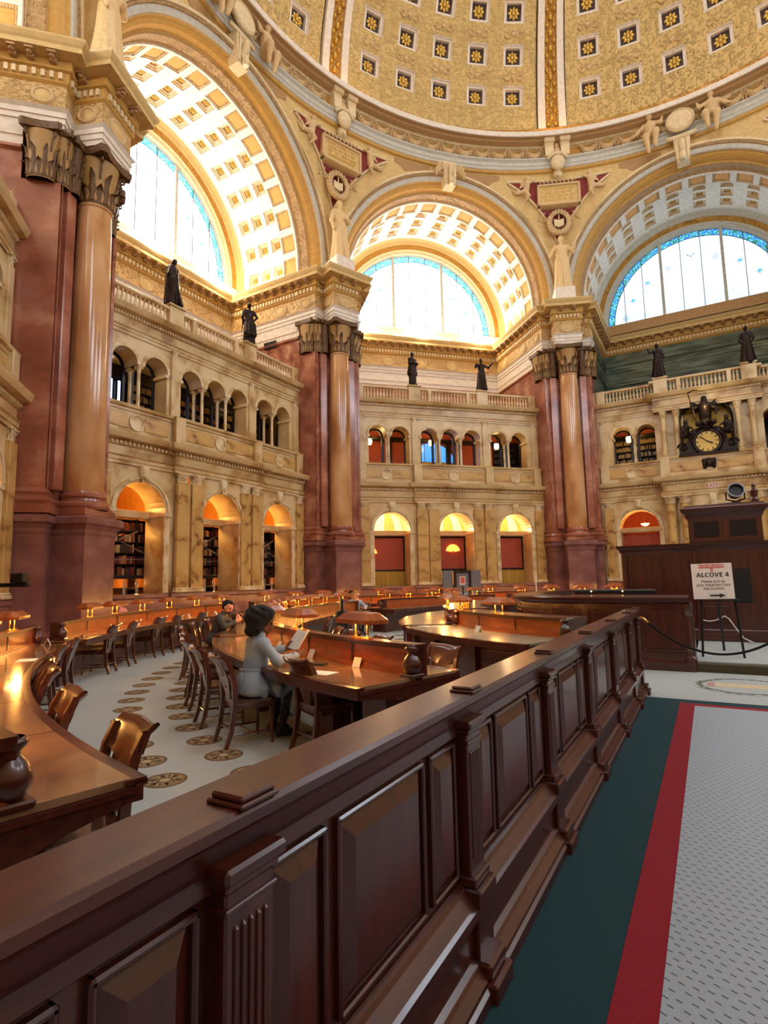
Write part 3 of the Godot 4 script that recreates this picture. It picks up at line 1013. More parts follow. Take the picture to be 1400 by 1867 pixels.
	if clock: # paired columns either side of the clock niche
		for s in [-1.0, 1.0]:
			for x in [1.22, 1.78]:
				var c := part("column", Geo.new().lathe([P2(0.17, 0.0), P2(0.17, 0.06), P2(0.13, 0.09), P2(0.16, 0.14), P2(0.125, 0.18), P2(0.115, 1.86), P2(0.13, 1.87), P2(0.12, 1.9)], 16), M.cream_marble, w, Transform3D(Basis(), V(s * x, 7.06, -14.98)))
				part("capital", H.small_capital, M.pale_marble, c, Transform3D(Basis().scaled(V(0.5, 1.1, 0.5)), V(0, 1.9, 0)))
			part("niche_pier", Geo.new().box(s * 1.55 - 0.62, 7.05, -15.7, s * 1.55 + 0.62, 9.3, -15.22, 0.01), M.cream_marble, w)
		bulb("clock_fill_light", w.transform * V(0, 9.1, -14.2), Color(1.0, 0.85, 0.55), 0.25, 0.05)  # added fill light that brightens the clock niche; stands for no known lamp
		part("niche_back", Geo.new().box(-1.0, 7.05, -15.75, 1.0, 9.35, -15.6), M.mosaic_gold, w)

func ent_profile() -> Array: # great entablature, by material: [name, material, profile]
	return [
		["architrave", M.plaster_white, [P2(0.0, 12.93), P2(0.0, 13.07), P2(0.03, 13.075), P2(0.03, 13.22), P2(0.06, 13.225), P2(0.06, 13.36), P2(0.13, 13.44), P2(0.02, 13.45)]],
		["frieze", M.frieze_relief, [P2(0.02, 13.44), P2(0.02, 14.12)]],
		["bed_moulding", M.plaster_gold, [P2(0.02, 14.10), P2(0.08, 14.16), P2(0.09, 14.2), P2(0.09, 14.42), P2(0.16, 14.46), P2(0.16, 14.72)]],
		["cornice", M.plaster_yellow, [P2(0.14, 14.70), P2(0.46, 14.72), P2(0.46, 14.85), P2(0.50, 14.90), P2(0.55, 14.99), P2(0.56, 15.04), P2(-0.2, 15.07)]],
	]

func great_entablature(w: Node3D, path: Array, dark := false) -> void:
	for e in ent_profile(): part(e[0], Geo.new().sweep(path, e[2]), M.terrace_sheen if dark and e[0] in ["architrave", "frieze"] else e[1], w)
	part("dentil_course", dentils(path, 0.09, 14.22, 0.09, 0.06, 0.17, 0.08), M.plaster_cream, w).set_meta("kind", "stuff")
	for i in path.size() - 1:
		var a: Vector3 = path[i]
		var b: Vector3 = path[i + 1]
		var l := a.distance_to(b)
		if l < 0.25: continue
		var n := maxi(1, int(l / 0.46))
		var t := (b - a).normalized()
		var o := V(-t.z, 0, t.x)
		for k in n: part("modillion", H.modillion, M.plaster_brown, w, Transform3D(Basis(t, Vector3.UP, o), a + t * ((k + 0.5) * l / n) + o * 0.14 + Vector3.UP * 14.64))
		if l > 0.7 and not dark:
			var m := maxi(1, int(l / 1.9))
			for k in m:
				var tr := Transform3D(Basis(t, Vector3.UP, o), a + t * ((k + 0.5) * l / m) + o * 0.02 + Vector3.UP * 13.78)
				if l < 1.0: tr.basis = tr.basis.scaled_local(V(0.75, 0.8, 1))
				var f := part("oval_frame", H.oval_frame, M.ornament, w, tr)
				part("oval_boss", H.oval_boss, M.plaster_yellow, f)

func back_of_alcove(w: Node3D, kind: int) -> void:
	# terrace over the gallery, side walls and rear wall
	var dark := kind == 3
	part("terrace", Geo.new().box(-5.4, 9.95, -20.0, 5.4, 10.14, -15.3), M.plaster_brown, w)
	var path := [V(-4.75, 0, -15.3), V(-4.75, 0, -19.4), V(4.75, 0, -19.4), V(4.75, 0, -15.3)]
	part("rear_wall", Geo.new().sweep(path, [P2(0.0, 10.1), P2(0.0, 12.2), P2(0.1, 12.25), P2(0.1, 12.32), P2(0.0, 12.38)]), M.terrace_sheen if dark else M.red_marble_light, w)
	part("rear_band", Geo.new().sweep(path, [P2(0.02, 12.38), P2(0.02, 12.60), P2(0.05, 12.61), P2(0.05, 12.94)]), M.terrace_sheen if dark else M.plaster_white, w)
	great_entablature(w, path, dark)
	# attic above the cornice, which carries window and vault
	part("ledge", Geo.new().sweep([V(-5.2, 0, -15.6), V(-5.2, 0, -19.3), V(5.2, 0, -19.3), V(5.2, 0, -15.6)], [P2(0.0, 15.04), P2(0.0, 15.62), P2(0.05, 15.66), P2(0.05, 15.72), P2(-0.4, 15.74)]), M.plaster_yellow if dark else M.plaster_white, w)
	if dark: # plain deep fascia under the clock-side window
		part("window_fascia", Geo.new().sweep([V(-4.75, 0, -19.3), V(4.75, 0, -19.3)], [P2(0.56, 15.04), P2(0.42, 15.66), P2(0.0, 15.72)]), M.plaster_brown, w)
	# masonry behind, so that no sky comes in
	part("masonry", Geo.new().box(-6.6, 0, -20.4, 6.6, 22.6, -19.9).box(-6.9, 0, -20.0, -5.5, 22.6, -15.9).box(5.5, 0, -20.0, 6.9, 22.6, -15.9).box(-6.6, 21.4, -20.2, 6.6, 22.6, -15.3), M.plaster_brown, w)

func lattice(g: Geo, r: float, v0: float, v1: float, half: float, angs: Array, n := 2) -> void: # curved ribs between the coffers of one row
	for i in angs.size() - 1:
		var a0: float = angs[i] + half
		var a1: float = angs[i + 1] - half
		var rows := []
		for k in n + 1:
			var a := deg_to_rad(lerpf(a1, a0, float(k) / n))
			rows.append(PackedVector3Array([V(r * cos(a), HC + r * sin(a), -v1), V(r * cos(a), HC + r * sin(a), -v0)]))
		g.strips(rows)

func build_vault(ang: float, kind: int) -> void:
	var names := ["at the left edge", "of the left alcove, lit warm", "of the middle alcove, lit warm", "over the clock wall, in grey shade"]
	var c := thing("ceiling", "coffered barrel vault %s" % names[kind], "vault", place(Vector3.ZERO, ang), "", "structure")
	var lit: Material = M.plaster_white
	part("vault_shell", shared("vshell", func(): return Geo.new().strips(arch_rows([P2(5.5, 19.9), P2(5.5, 15.2)], HC, 32, 15.0))), M.plaster_brown, c)
	# field of three rows of rosette coffers
	var rows := [16.84, 17.62, 18.40]
	var angs := []
	for k in 14: angs.append(90.0 + (k - 6.5) * 13.5)
	var ends: Array = [-10.0] + angs + [190.0]
	part("vault_field", shared("vfield", func():
		var g := Geo.new()
		var edges := [16.45, rows[0] - 0.29, rows[0] + 0.29, rows[1] - 0.29, rows[1] + 0.29, rows[2] - 0.29, rows[2] + 0.29, 19.02]
		for i in [0, 2, 4, 6]: g.strips(arch_rows([P2(5.2, edges[i + 1]), P2(5.2, edges[i])], HC, 36, 15.0))
		for v in rows: lattice(g, 5.2, v - 0.29, v + 0.29, 3.2, ends)
		return g), lit, c)
	for v in rows:
		for a in angs:
			var tr := Transform3D(Basis(Vector3.BACK, deg_to_rad(a + 90.0)), V(5.2 * cos(deg_to_rad(a)), HC + 5.2 * sin(deg_to_rad(a)), -v))
			var f := part("coffer", H.vault_frame, M.plaster_pink, c, tr.scaled_local(V(0.29, 0.29, 0.29)))
			part("coffer_ground", H.coffer_ground, M.plaster_gold, f, Transform3D(Basis().scaled(V(0.72, 1.08, 0.72)), Vector3.ZERO))
			part("rosette", H.rosette, M.gold, f, Transform3D(Basis().scaled(V(0.42, 0.5, 0.42)), V(0, -0.52, 0)))
	# front band with plain orange panels
	var fa := []
	for k in 16: fa.append(90.0 + (k - 7.5) * 11.85)
	var fends: Array = [-12.0] + fa + [192.0]
	part("front_band", shared("vband", func():
		var g := Geo.new()
		g.strips(arch_rows([P2(5.2, 16.45), P2(5.0, 16.45), P2(5.0, 16.38)], HC, 36, 15.0))
		g.strips(arch_rows([P2(5.0, 15.68), P2(5.0, 15.58), P2(5.06, 15.56)], HC, 36, 15.0))
		lattice(g, 5.0, 15.68, 16.38, 4.3, fends)
		return g), lit, c)
	for a in fa:
		var tr := Transform3D(Basis(Vector3.BACK, deg_to_rad(a + 90.0)), V(5.0 * cos(deg_to_rad(a)), HC + 5.0 * sin(deg_to_rad(a)), -16.03))
		var f := part("orange_panel", shared("opan", func():
			var g := Geo.new()
			g.box(-0.30, -0.10, -0.27, 0.30, -0.05, 0.27, 0.02)
			return g), M.vault_orange, c, tr)
		part("panel_frame", shared("ofrm", func():
			var g := Geo.new()
			for k in 4:
				g.at(Transform3D(Basis(Vector3.UP, k * PI / 2), V(0, 0, 0)))
				var e := 0.38 if k % 2 == 0 else 0.35
				var q := 0.35 if k % 2 == 0 else 0.38
				g.oquad(V(-e, 0, q), V(e, 0, q), V(e, -0.08, q - 0.03), V(-e, -0.08, q - 0.03), V(0, 0, -1))
				g.oquad(V(-e, -0.08, q - 0.03), V(e, -0.08, q - 0.03), V(e - 0.06, -0.08, q - 0.09), V(-e + 0.06, -0.08, q - 0.09), V(0, 1, 0))
				for i in 9: g.box(-e + 0.04 + i * (2 * e - 0.08) / 9.0, -0.08, q - 0.07, -e + 0.07 + i * (2 * e - 0.08) / 9.0, -0.02, q - 0.035)
			return g), M.plaster_cream, f)
	# rings between vault and window
	part("end_ring", shared("vring", func(): return Geo.new().strips(arch_rows([P2(4.45, 19.55), P2(4.47, 19.4), P2(4.62, 19.36), P2(4.66, 19.30)], HC, 40, 15.7))), M.plaster_cream if kind != 3 else M.plaster_grey, c)  # grey on the clock side puts its weaker light into the colour
	part("guilloche_band", shared("vguil", func(): return Geo.new().strips(arch_rows([P2(4.66, 19.30), P2(4.92, 19.26)], HC, 40, 15.7))), M.gilt_relief, c)
	part("outer_ring", shared("vout", func(): return Geo.new().strips(arch_rows([P2(4.92, 19.28), P2(4.97, 19.2), P2(5.1, 19.16), P2(5.2, 19.02)], HC, 40, 15.7))), M.plaster_yellow if kind != 3 else M.plaster_grey, c)  # grey here too: the dimmer clock-side vault, shaded by colour
	# the archivolt towards the room
	var bands := [["egg_band", M.egg_band, [P2(5.06, 15.56), P2(5.03, 15.5), P2(5.08, 15.44), P2(5.10, 15.1), P2(5.14, 15.06)]],
		["gold_hollow", M.plaster_gold, [P2(5.14, 15.06), P2(5.20, 15.04), P2(5.22, 14.96), P2(5.26, 14.82), P2(5.34, 14.7), P2(5.40, 14.66), P2(5.42, 14.58)]],
		["grey_fascia", M.plaster_grey, [P2(5.42, 14.60), P2(5.46, 14.52), P2(5.63, 14.47)]],
		["bead_band", M.egg_band, [P2(5.63, 14.48), P2(5.65, 14.42), P2(5.71, 14.40), P2(5.73, 14.44)]],
		["outer_fillet", M.plaster_cream, [P2(5.73, 14.46), P2(5.75, 14.36), P2(5.84, 14.34), P2(5.86, 14.42)]]]
	for b in bands: part(b[0], shared(b[0], func(): return Geo.new().strips(arch_rows(b[2], HC, 48, 15.0))), b[1], c)
	# console on the crown
	var k := Geo.new()
	k.prism(PackedVector2Array([P2(-0.26, 20.95), P2(0.26, 20.95), P2(0.36, 22.2), P2(-0.36, 22.2)]), -14.7, -14.2)
	var pts := []
	for i in 14: pts.append(V(0, 21.9 - i * 0.075 - 0.12 * sin(i * 0.5), -14.16 + 0.12 * cos(i * 0.48)))
	k.tube(pts, 0.13, 8)
	k.tube([V(-0.2, 22.05, -14.15), V(-0.2, 21.05, -14.2)], 0.05, 6)
	k.tube([V(0.2, 22.05, -14.15), V(0.2, 21.05, -14.2)], 0.05, 6)
	part("keystone_console", k, M.plaster_cream, c)
	if kind == 2:
		for s in [-1.0, 1.0]:
			var lf := Geo.new()
			for i in 5: lf.tube([V(s * 0.3, 21.9, -14.3), V(s * (0.5 + i * 0.06), 21.95 - i * 0.1, -14.15), V(s * (0.8 - i * 0.02), 22.15 - i * 0.19, -14.25)], [0.08, 0.1, 0.03], 6)
			part("acanthus_spray", lf, M.ornament, c)
	if kind == 1 or kind == 2 or kind == 0: # floodlights hidden on the ledge, behind the cornice
		var cl := Geo.new()
		for x in [-3.6, -1.2, 1.2, 3.6]: cl.box(x - 0.5, 15.10, -18.98, x + 0.5, 15.16, -18.9, 0.01)
		part("cove_lamp", cl, M.tube_glow, c)
		for x in [-3.4, 0.0, 3.4]: bulb("cove_light", c.transform * V(x, 15.25, -18.75), Color(1.0, 0.90, 0.74), COVE * (0.5 if kind == 0 else 1.0), 0.12)
		for x in [-4.7, 4.7]: bulb("cove_light", c.transform * V(x, 15.3, -17.2), Color(1.0, 0.90, 0.74), COVE * 0.8 * (0.5 if kind == 0 else 1.0), 0.12)

func build_window(ang: float, kind: int) -> void:
	var o := thing("window", ["half-round stained glass window at the left edge", "half-round stained glass window over the left bookcase wall, its right half in view", "half-round stained glass window over the middle wall, fully in view", "half-round stained glass window over the clock, with blue border and fine lattice"][kind], "window", place(Vector3.ZERO, ang), "", "structure")
	var gm: Material = M.glass_dim if kind == 3 else M.glass_bright
	var r := 4.44
	var v := 19.62
	for k in 9:
		var x0 := -r + k * 2.0 * r / 9.0
		var x1 := x0 + 2.0 * r / 9.0
		var g := Geo.new()
		g.maps = true
		for i in 8:
			var xa := lerpf(x0, x1, i / 8.0)
			var xb := lerpf(x0, x1, (i + 1) / 8.0)
			var ya := sqrt(maxf(0.0, r * r - xa * xa))
			var yb := sqrt(maxf(0.0, r * r - xb * xb))
			g.quad(V(xa, HC - 0.2, -v), V(xb, HC - 0.2, -v), V(xb, HC + yb, -v), V(xa, HC + ya, -v))
			for q in [[xa, 0.0], [xb, 0.0], [xb, yb], [xa, ya]]: g.uv.append(Vector2((q[0] / r + 1.0) / 2.0, clampf(1.0 - q[1] / r, 0.005, 0.995)))
		part("pane", g, gm, o)
	var mm: Material = M.plaster_grey
	for k in range(1, 9):
		var x := -r + k * 2.0 * r / 9.0
		var thick := k % 3 == 0
		var hw := 0.075 if thick else 0.022
		part("mullion" if thick else "glazing_bar", Geo.new().box(x - hw, HC - 0.2, -v - 0.02, x + hw, HC + sqrt(r * r - x * x), -v + (0.12 if thick else 0.05), 0.01), mm if thick else M.steel, o)
	part("window_frame", Geo.new().strips(arch_rows([P2(4.40, 19.64), P2(4.40, 19.55), P2(4.48, 19.52)], HC, 40, 15.7)), mm, o)
	part("sill", Geo.new().box(-4.5, 15.62, -19.64, 4.5, 15.73, -19.42, 0.02), mm, o)

func build_rooms(w: Node3D, kind: int, ang: float) -> void: # what shows behind the arches
	var back: Material = [M.room_amber, M.room_amber, M.room_cream, M.room_red][kind]
	var g := Geo.new()
	g.box(-5.4, 0, -18.9, 5.4, 6.0, -18.7)
	g.box(-5.5, 0, -18.9, -4.95, 6.0, -16.0).box(4.95, 0, -18.9, 5.5, 6.0, -16.0)
	part("room_back", g, back, w)
	for x in ([-1.55, 1.55] if kind > 1 else []): part("room_partition", Geo.new().box(x - 0.12, 0, -18.8, x + 0.12, 6.0, -16.0), back, w)
	for k in 3:
		var cx := -3.13 + 3.13 * k
		part("room_vault", Geo.new().at(Transform3D(Basis(), V(cx, 0, 0))).strips(arch_rows([P2(1.45, 18.8), P2(1.45, 16.0)], 4.1, 16, 3.4)), back, w)
		if kind == 2: # ribbed half-dome seen through the lunette
			for i in 7:
				var a0 := lerpf(-90.0, 90.0, i / 7.0)
				var a1 := lerpf(-90.0, 90.0, (i + 1) / 7.0)
				var rr := 1.24 if i % 2 else 1.2
				var rows := []
				for q in 7:
					var a := deg_to_rad(lerpf(a0, a1, q / 6.0))
					var row := PackedVector3Array([V(cx + rr * sin(a), 3.3, -16.3 - rr * cos(a))])
					for jj in 8:
						var b := deg_to_rad(jj * 12.86)
						row.append(V(cx + rr * sin(a) * cos(b), 3.8 + 1.15 * sin(b), -16.3 - rr * cos(a) * cos(b)))
					rows.append(row)
				part("apse_panel" if i % 2 else "apse_rib", Geo.new().strips(rows, true, false, true), M.apse_cream if i % 2 else M.apse_orange, w)
	part("room_ceiling", Geo.new().box(-5.4, 6.0, -19.9, 5.4, 6.95, -16.0), M.room_cream, w)
	# gallery
	part("gallery_ceiling", Geo.new().box(-5.4, 9.3, -19.9, 5.4, 9.95, -16.0), M.room_cream, w)
	var gb: Material = M.dark_panel if kind < 2 else M.room_red
	part("gallery_back", Geo.new().box(-5.4, 6.95, -18.0, 5.4, 9.3, -17.8), gb, w)
	for x in [-4.9, -2.45, -0.82, 0.82, 2.45, 4.9]:
		if kind == 1 and x == -2.45: continue
		part("gallery_pilaster", Geo.new().box(x - 0.14, 6.95, -17.85, x + 0.14, 8.75, -17.68, 0.02), M.dark_panel, w)
	part("gallery_cornice", Geo.new().box(-5.4, 8.75, -17.85, 5.4, 8.95, -17.6, 0.03), M.dark_panel, w)
	var tr := w.transform
	var warm := Color(1.0, 0.74, 0.38)
	for k in 3:
		var cx := -3.13 + 3.13 * k
		if kind == 3 and k > 0: continue
		if kind == 0 and k < 2: continue
		bulb("room_light", tr * V(cx, 4.05, -16.5), warm if kind != 2 else Color(1.0, 0.84, 0.6), ROOM_UP * (2.2 if kind == 2 else 1.0), 0.06)
		bulb("room_light", tr * V(cx, 3.3, -16.55), warm, ROOM_LOW, 0.06)
		bulb("gallery_light", tr * V(cx, 9.05, -16.9), Color(1.0, 0.76, 0.46), GALLERY, 0.06)
	var trim := Geo.new()
	for k in 3: trim.box(-3.13 + 3.13 * k - 0.7, 3.80, -16.2, -3.13 + 3.13 * k + 0.7, 3.84, -16.12, 0.005)
	part("cove_lamp", trim, M.tube_glow, w)

const ROOM_UP := 1.1
const ROOM_LOW := 0.35
const GALLERY := 0.12

func build_back_walls() -> void: # sides behind the camera, plain, with their windows
	for q in [[-45.0, "wall_right"], [-90.0, "wall_south"], [-135.0, "wall_entrance"], [180.0, "wall_back"]]:
		var w := thing(q[1], "plain closing wall of the octagon outside the picture", "wall", place(Vector3.ZERO, q[0]), "closing walls outside the picture", "structure")
		part("panel", Geo.new().box(-6.9, 0, -16.6, 6.9, 23.0, -16.2), M.cream_marble, w)
		var g := Geo.new()
		var poly := PackedVector2Array()
		for i in 21: poly.append(Vector2(4.4 * cos(PI * i / 20.0), HC + 4.4 * sin(PI * i / 20.0)))
		g.prism(poly, -16.2, -16.15)
		part("pane", g, M.sky_light, w)

# ---------------------------------------------------------------- pillars and spandrels
func build_pillar(ang: float) -> void:
	var nm: String = {112.5: "nearest red marble pillar with a tan engaged column, left", 67.5: "red marble pillar with a tan engaged column, between the two arcade walls", 22.5: "red marble pillar with a tan engaged column, beside the clock wall"}.get(ang, "red marble pillar outside the picture")
	var p := thing("pillar", nm, "pillar", place(Vector3.ZERO, ang), "", "structure")
	# plan in pillar axes (w to the right, v outwards), traced left to right for someone in the room
	var half := [P2(0.6, 15.36), P2(0.726, 15.31), P2(1.141, 15.14), P2(1.52, 16.05)]
	var body := []
	for i in range(half.size() - 1, -1, -1): body.append(V(-half[i].x, 0, -half[i].y))
	for q in half: body.append(V(q.x, 0, -q.y))
	var plan := [V(-1.52, 0, -16.05), V(-1.141, 0, -15.14), V(-0.60, 0, -15.34), V(-0.60, 0, -14.48), V(0.60, 0, -14.48), V(0.60, 0, -15.34), V(1.141, 0, -15.14), V(1.52, 0, -16.05)]
	part("pedestal", Geo.new().sweep(plan, [P2(0.08, 0.0), P2(0.08, 0.5), P2(0.03, 0.56), P2(0.0, 0.6), P2(0.0, 2.86)]), M.dark_red_marble, p)
	part("pedestal_cap", Geo.new().sweep(plan, [P2(0.0, 2.84), P2(0.03, 2.9), P2(0.03, 2.98), P2(0.09, 3.08), P2(0.15, 3.12), P2(0.15, 3.26), P2(0.10, 3.31), P2(-0.4, 3.33)]), M.dark_red_marble, p)
	part("base_moulding", Geo.new().sweep(body, [P2(0.16, 3.32), P2(0.16, 3.52), P2(0.10, 3.54), P2(0.13, 3.62), P2(0.10, 3.70), P2(0.05, 3.73), P2(0.05, 3.76), P2(0.07, 3.82), P2(0.02, 3.88), P2(0.0, 3.92)]), M.red_marble, p)
	part("body", Geo.new().sweep(body, [P2(0.0, 3.9), P2(0.0, 11.5)]), M.red_marble, p)
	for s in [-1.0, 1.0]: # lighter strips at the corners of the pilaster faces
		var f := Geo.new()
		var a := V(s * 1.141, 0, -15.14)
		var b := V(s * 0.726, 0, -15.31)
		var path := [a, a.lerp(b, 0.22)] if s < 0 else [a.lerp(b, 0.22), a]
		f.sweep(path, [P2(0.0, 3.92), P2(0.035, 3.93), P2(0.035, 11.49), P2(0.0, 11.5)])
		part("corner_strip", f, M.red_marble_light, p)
		part("inner_pilaster", Geo.new().box(s * 0.72 - 0.16, 3.92, -15.5, s * 0.72 + 0.16, 11.5, -15.12, 0.02), M.red_marble, p)
	part("column_base", Geo.new().at(place(V(0, 0, -15.0))).box(-0.60, 3.32, -0.52, 0.60, 3.50, 0.52, 0.02).lathe([P2(0.58, 3.5), P2(0.62, 3.56), P2(0.62, 3.62), P2(0.57, 3.68), P2(0.52, 3.70), P2(0.51, 3.76), P2(0.55, 3.8), P2(0.55, 3.85), P2(0.49, 3.89), P2(0.475, 3.95)], 28), M.red_marble, p)
	var sh := []
	for i in 13:
		var q := i / 12.0
		sh.append(P2(0.47 - 0.07 * q * q * (0.6 + 0.4 * q), 3.93 + 7.5 * q))
	sh.append(P2(0.43, 11.45))
	sh.append(P2(0.43, 11.50))
	part("shaft", Geo.new().at(place(V(0, 0, -15.0))).lathe(sh, 40, false), M.tan_marble, p)
	var cp := part("capital", H.capital, M.capital_bronze, p, Transform3D(Basis(), V(0, 11.49, -15.0)))
	part("bell", H.capital_bell, M.bell_gold, cp)
	for s in [-1.0, 1.0]:
		part("pilaster_capital", H.capital, M.capital_bronze, p, Transform3D(Basis(Vector3.UP, deg_to_rad(-s * 22.5)).scaled_local(V(0.56, 1.0, 0.42)), V(s * 0.92, 11.49, -15.27))).add_child(bell(), true)
		part("pilaster_capital", H.capital, M.capital_bronze, p, Transform3D(Basis(Vector3.UP, deg_to_rad(s * 67.5)).scaled_local(V(0.72, 1.0, 0.42)), V(s * 1.32, 11.49, -15.55))).add_child(bell(), true)
		part("pilaster_capital", H.capital, M.capital_bronze, p, Transform3D(Basis().scaled(V(0.4, 1.0, 0.5)), V(s * 0.7, 11.49, -15.2)))
	great_entablature(p, plan)
	part("top_slab", Geo.new().prism(PackedVector2Array([P2(-1.6, 16.2), P2(-1.2, 15.1), P2(-0.6, 14.6), P2(0.6, 14.6), P2(1.2, 15.1), P2(1.6, 16.2)]), 14.9, 15.05), M.plaster_brown, p, Transform3D(Basis(Vector3.RIGHT, -PI / 2), Vector3.ZERO))
	part("statue_plinth", Geo.new().box(-0.48, 15.04, -15.35, 0.48, 15.86, -14.38, 0.03).box(-0.52, 15.04, -15.36, 0.52, 15.16, -14.34, 0.02), M.plaster_white, p)
	build_spandrel(ang)

func bell() -> MeshInstance3D:
	var o := MeshInstance3D.new()
	o.name = "bell"
	o.mesh = H.capital_bell
	o.material_override = M.bell_gold
	return o

func span_pt(phi: float, y: float, out := 0.0) -> Vector3: # point on the spandrel; phi degrees from the pillar's axis
	var flat := 14.42 / cos(deg_to_rad(22.5 - absf(phi)))
	var r := lerpf(flat, 14.72, smoothstep(18.0, 22.3, y)) - out
	return V(r * sin(deg_to_rad(phi)), y, -r * cos(deg_to_rad(phi)))

func arch_y(phi: float, rad: float) -> float: # height of an arch's outer edge over this bearing
	var u := 14.42 * tan(deg_to_rad(22.5 - absf(phi)))
	return HC + sqrt(maxf(0.0, rad * rad - u * u)) if u < rad else 15.0

func build_spandrel(ang: float) -> void:
	var lab: String = {112.5: "plaster spandrel above the nearest pillar, at the top left", 67.5: "red-grounded plaster spandrel with tablet above the pillar between the arcade walls", 22.5: "red-grounded plaster spandrel with tablet above the pillar beside the clock wall"}.get(ang, "plaster spandrel outside the picture")
	var o := thing("spandrel", lab, "spandrel", place(Vector3.ZERO, ang), "", "structure")
	var rows := []
	for i in 61:
		var phi := -22.5 + 45.0 * i / 60.0
		var y0 := arch_y(phi, 5.80)
		var r := PackedVector3Array()
		for k in 9: r.append(span_pt(phi, lerpf(y0, 22.4, k / 8.0)))
		rows.append(r)
	part("ground", Geo.new().strips(rows, true, false, true), M.plaster_yellow, o)
	# sunk-looking red field inside a raised border
	var fr := []
	var lo := []
	var hi := []
	for i in 41:
		var phi := -15.0 + 30.0 * i / 40.0
		var y0 := maxf(arch_y(phi, 6.6), 16.6)
		var y1 := 21.75 - 0.006 * phi * phi * 0.0
		if y0 > y1 - 0.02: continue
		var r := PackedVector3Array()
		for k in 7: r.append(span_pt(phi, lerpf(y0, y1, k / 6.0), 0.03))
		fr.append(r)
		lo.append(span_pt(phi, y0, 0.05))
		hi.append(span_pt(phi, y1, 0.05))
	part("red_field", Geo.new().strips(fr, true, false, true), M.spandrel_red, o)
	var loop: Array = lo.duplicate()
	hi.reverse()
	loop.append_array(hi)
	loop.append(lo[0])
	part("border", Geo.new().tube(loop, 0.06, 6, false), M.plaster_cream, o)
	if absf(ang) > 120.0 or ang < 0: return
	for s in [-1.0, 1.0]: # sunk corner panels between arch and ring
		var cr2 := []
		var rim := []
		for i in 11:
			var phi: float = s * lerpf(11.5, 19.0, i / 10.0)
			var y0 := arch_y(phi, 6.05)
			var r := PackedVector3Array()
			var y1 := maxf(y0 + 0.01, 22.12)
			for k in 4: r.append(span_pt(phi, lerpf(maxf(y0, 21.86 - 0.06 * i if i < 3 else y0), y1, k / 3.0), 0.02))
			cr2.append(r)
		if s < 0: cr2.reverse()
		part("corner_panel", Geo.new().strips(cr2, true, false, true), M.plaster_brown, o)
	# tablet with gilded lines of lettering
	var base := span_pt(0, 20.5, 0.0)
	var tilt := Transform3D(Basis(), V(0, 20.93, -14.62))
	var t := part("tablet", Geo.new().at(tilt).box(-0.98, -0.52, -0.5, 0.98, 0.52, 0.0, 0.03), M.plaster_yellow, o)
	var tf := Geo.new()
	for k in 4:
		tf.at(tilt * Transform3D(Basis(Vector3.BACK, k * PI / 2), V(0, 0, 0)))
		var e := 1.06 if k % 2 == 0 else 0.58
		var q := 0.58 if k % 2 == 0 else 1.06
		tf.box(-e, q - 0.12, -0.4, e, q, 0.09, 0.03)
	part("tablet_frame", tf, M.ornament, t)
	# the inscription is too small to read in the photograph: raised strokes in even lines
	var ins := Geo.new()
	var rng := RandomNumberGenerator.new()
	rng.seed = int(ang * 10)
	for ln in 4:
		var x := -0.80 + 0.1 * (ln % 2)
		while x < 0.78 - 0.1 * (ln % 2):
			if rng.randf() > 0.14: ins.at(tilt).box(x, 0.26 - ln * 0.2, 0.0, x + 0.035, 0.39 - ln * 0.2, 0.012)
			x += rng.randf_range(0.05, 0.075)
	part("inscription", ins, M.gold, t)
	var cr := Geo.new()
	for i in 9:
		var x := -0.8 + 0.2 * i
		cr.at(tilt).tube([V(x - 0.1, 0.6, 0.05), V(x - 0.08, 0.74, 0.07), V(x, 0.8 - 0.1 * absf(x), 0.07), V(x + 0.06, 0.7, 0.07), V(x, 0.66, 0.06)], 0.035, 6)
	part("crest", cr, M.ornament, t)
	# wreath with an open book
	var wc := V(0, 19.62, -14.98)
	var ring := []
	for i in 25: ring.append(wc + V(0.50 * cos(TAU * i / 24.0), 0.58 * sin(TAU * i / 24.0), 0.0))
	var wr := Geo.new().tube(ring, 0.12, 8, false)
	for i in 44:
		var a := TAU * i / 44.0
		wr.ball(wc + V((0.47 + 0.07 * (i % 2 * 2 - 1)) * cos(a), (0.56 + 0.07 * (i % 2 * 2 - 1)) * sin(a), 0.09), V(0.07, 0.07, 0.05), 6, 4)
	part("wreath", wr, M.ornament, o)
	var bk := Geo.new().at(Transform3D(Basis(), wc))
	bk.prism(PackedVector2Array([P2(-0.24, -0.18), P2(0, -0.26), P2(0, 0.1), P2(-0.24, 0.18)]), -0.1, 0.06)
	bk.prism(PackedVector2Array([P2(0, -0.26), P2(0.24, -0.18), P2(0.24, 0.18), P2(0, 0.1)]), -0.1, 0.06)
	bk.tube([V(0, 0.1, 0.05), V(0, 0.4, 0.05)], 0.03, 6)
	part("book", bk, M.plaster_cream, o)
	var sc := Geo.new()
	for s in [-1.0, 1.0]:
		for q in [[0.68, 20.18], [0.98, 20.26]]:
			var pts := []
			for i in 10: pts.append(V(s * (q[0] + 0.10 * sin(i * 0.75)), q[1] - i * 0.055, -14.95))
			sc.tube(pts, 0.035, 6)
	part("ribbon", sc, M.ornament, o)
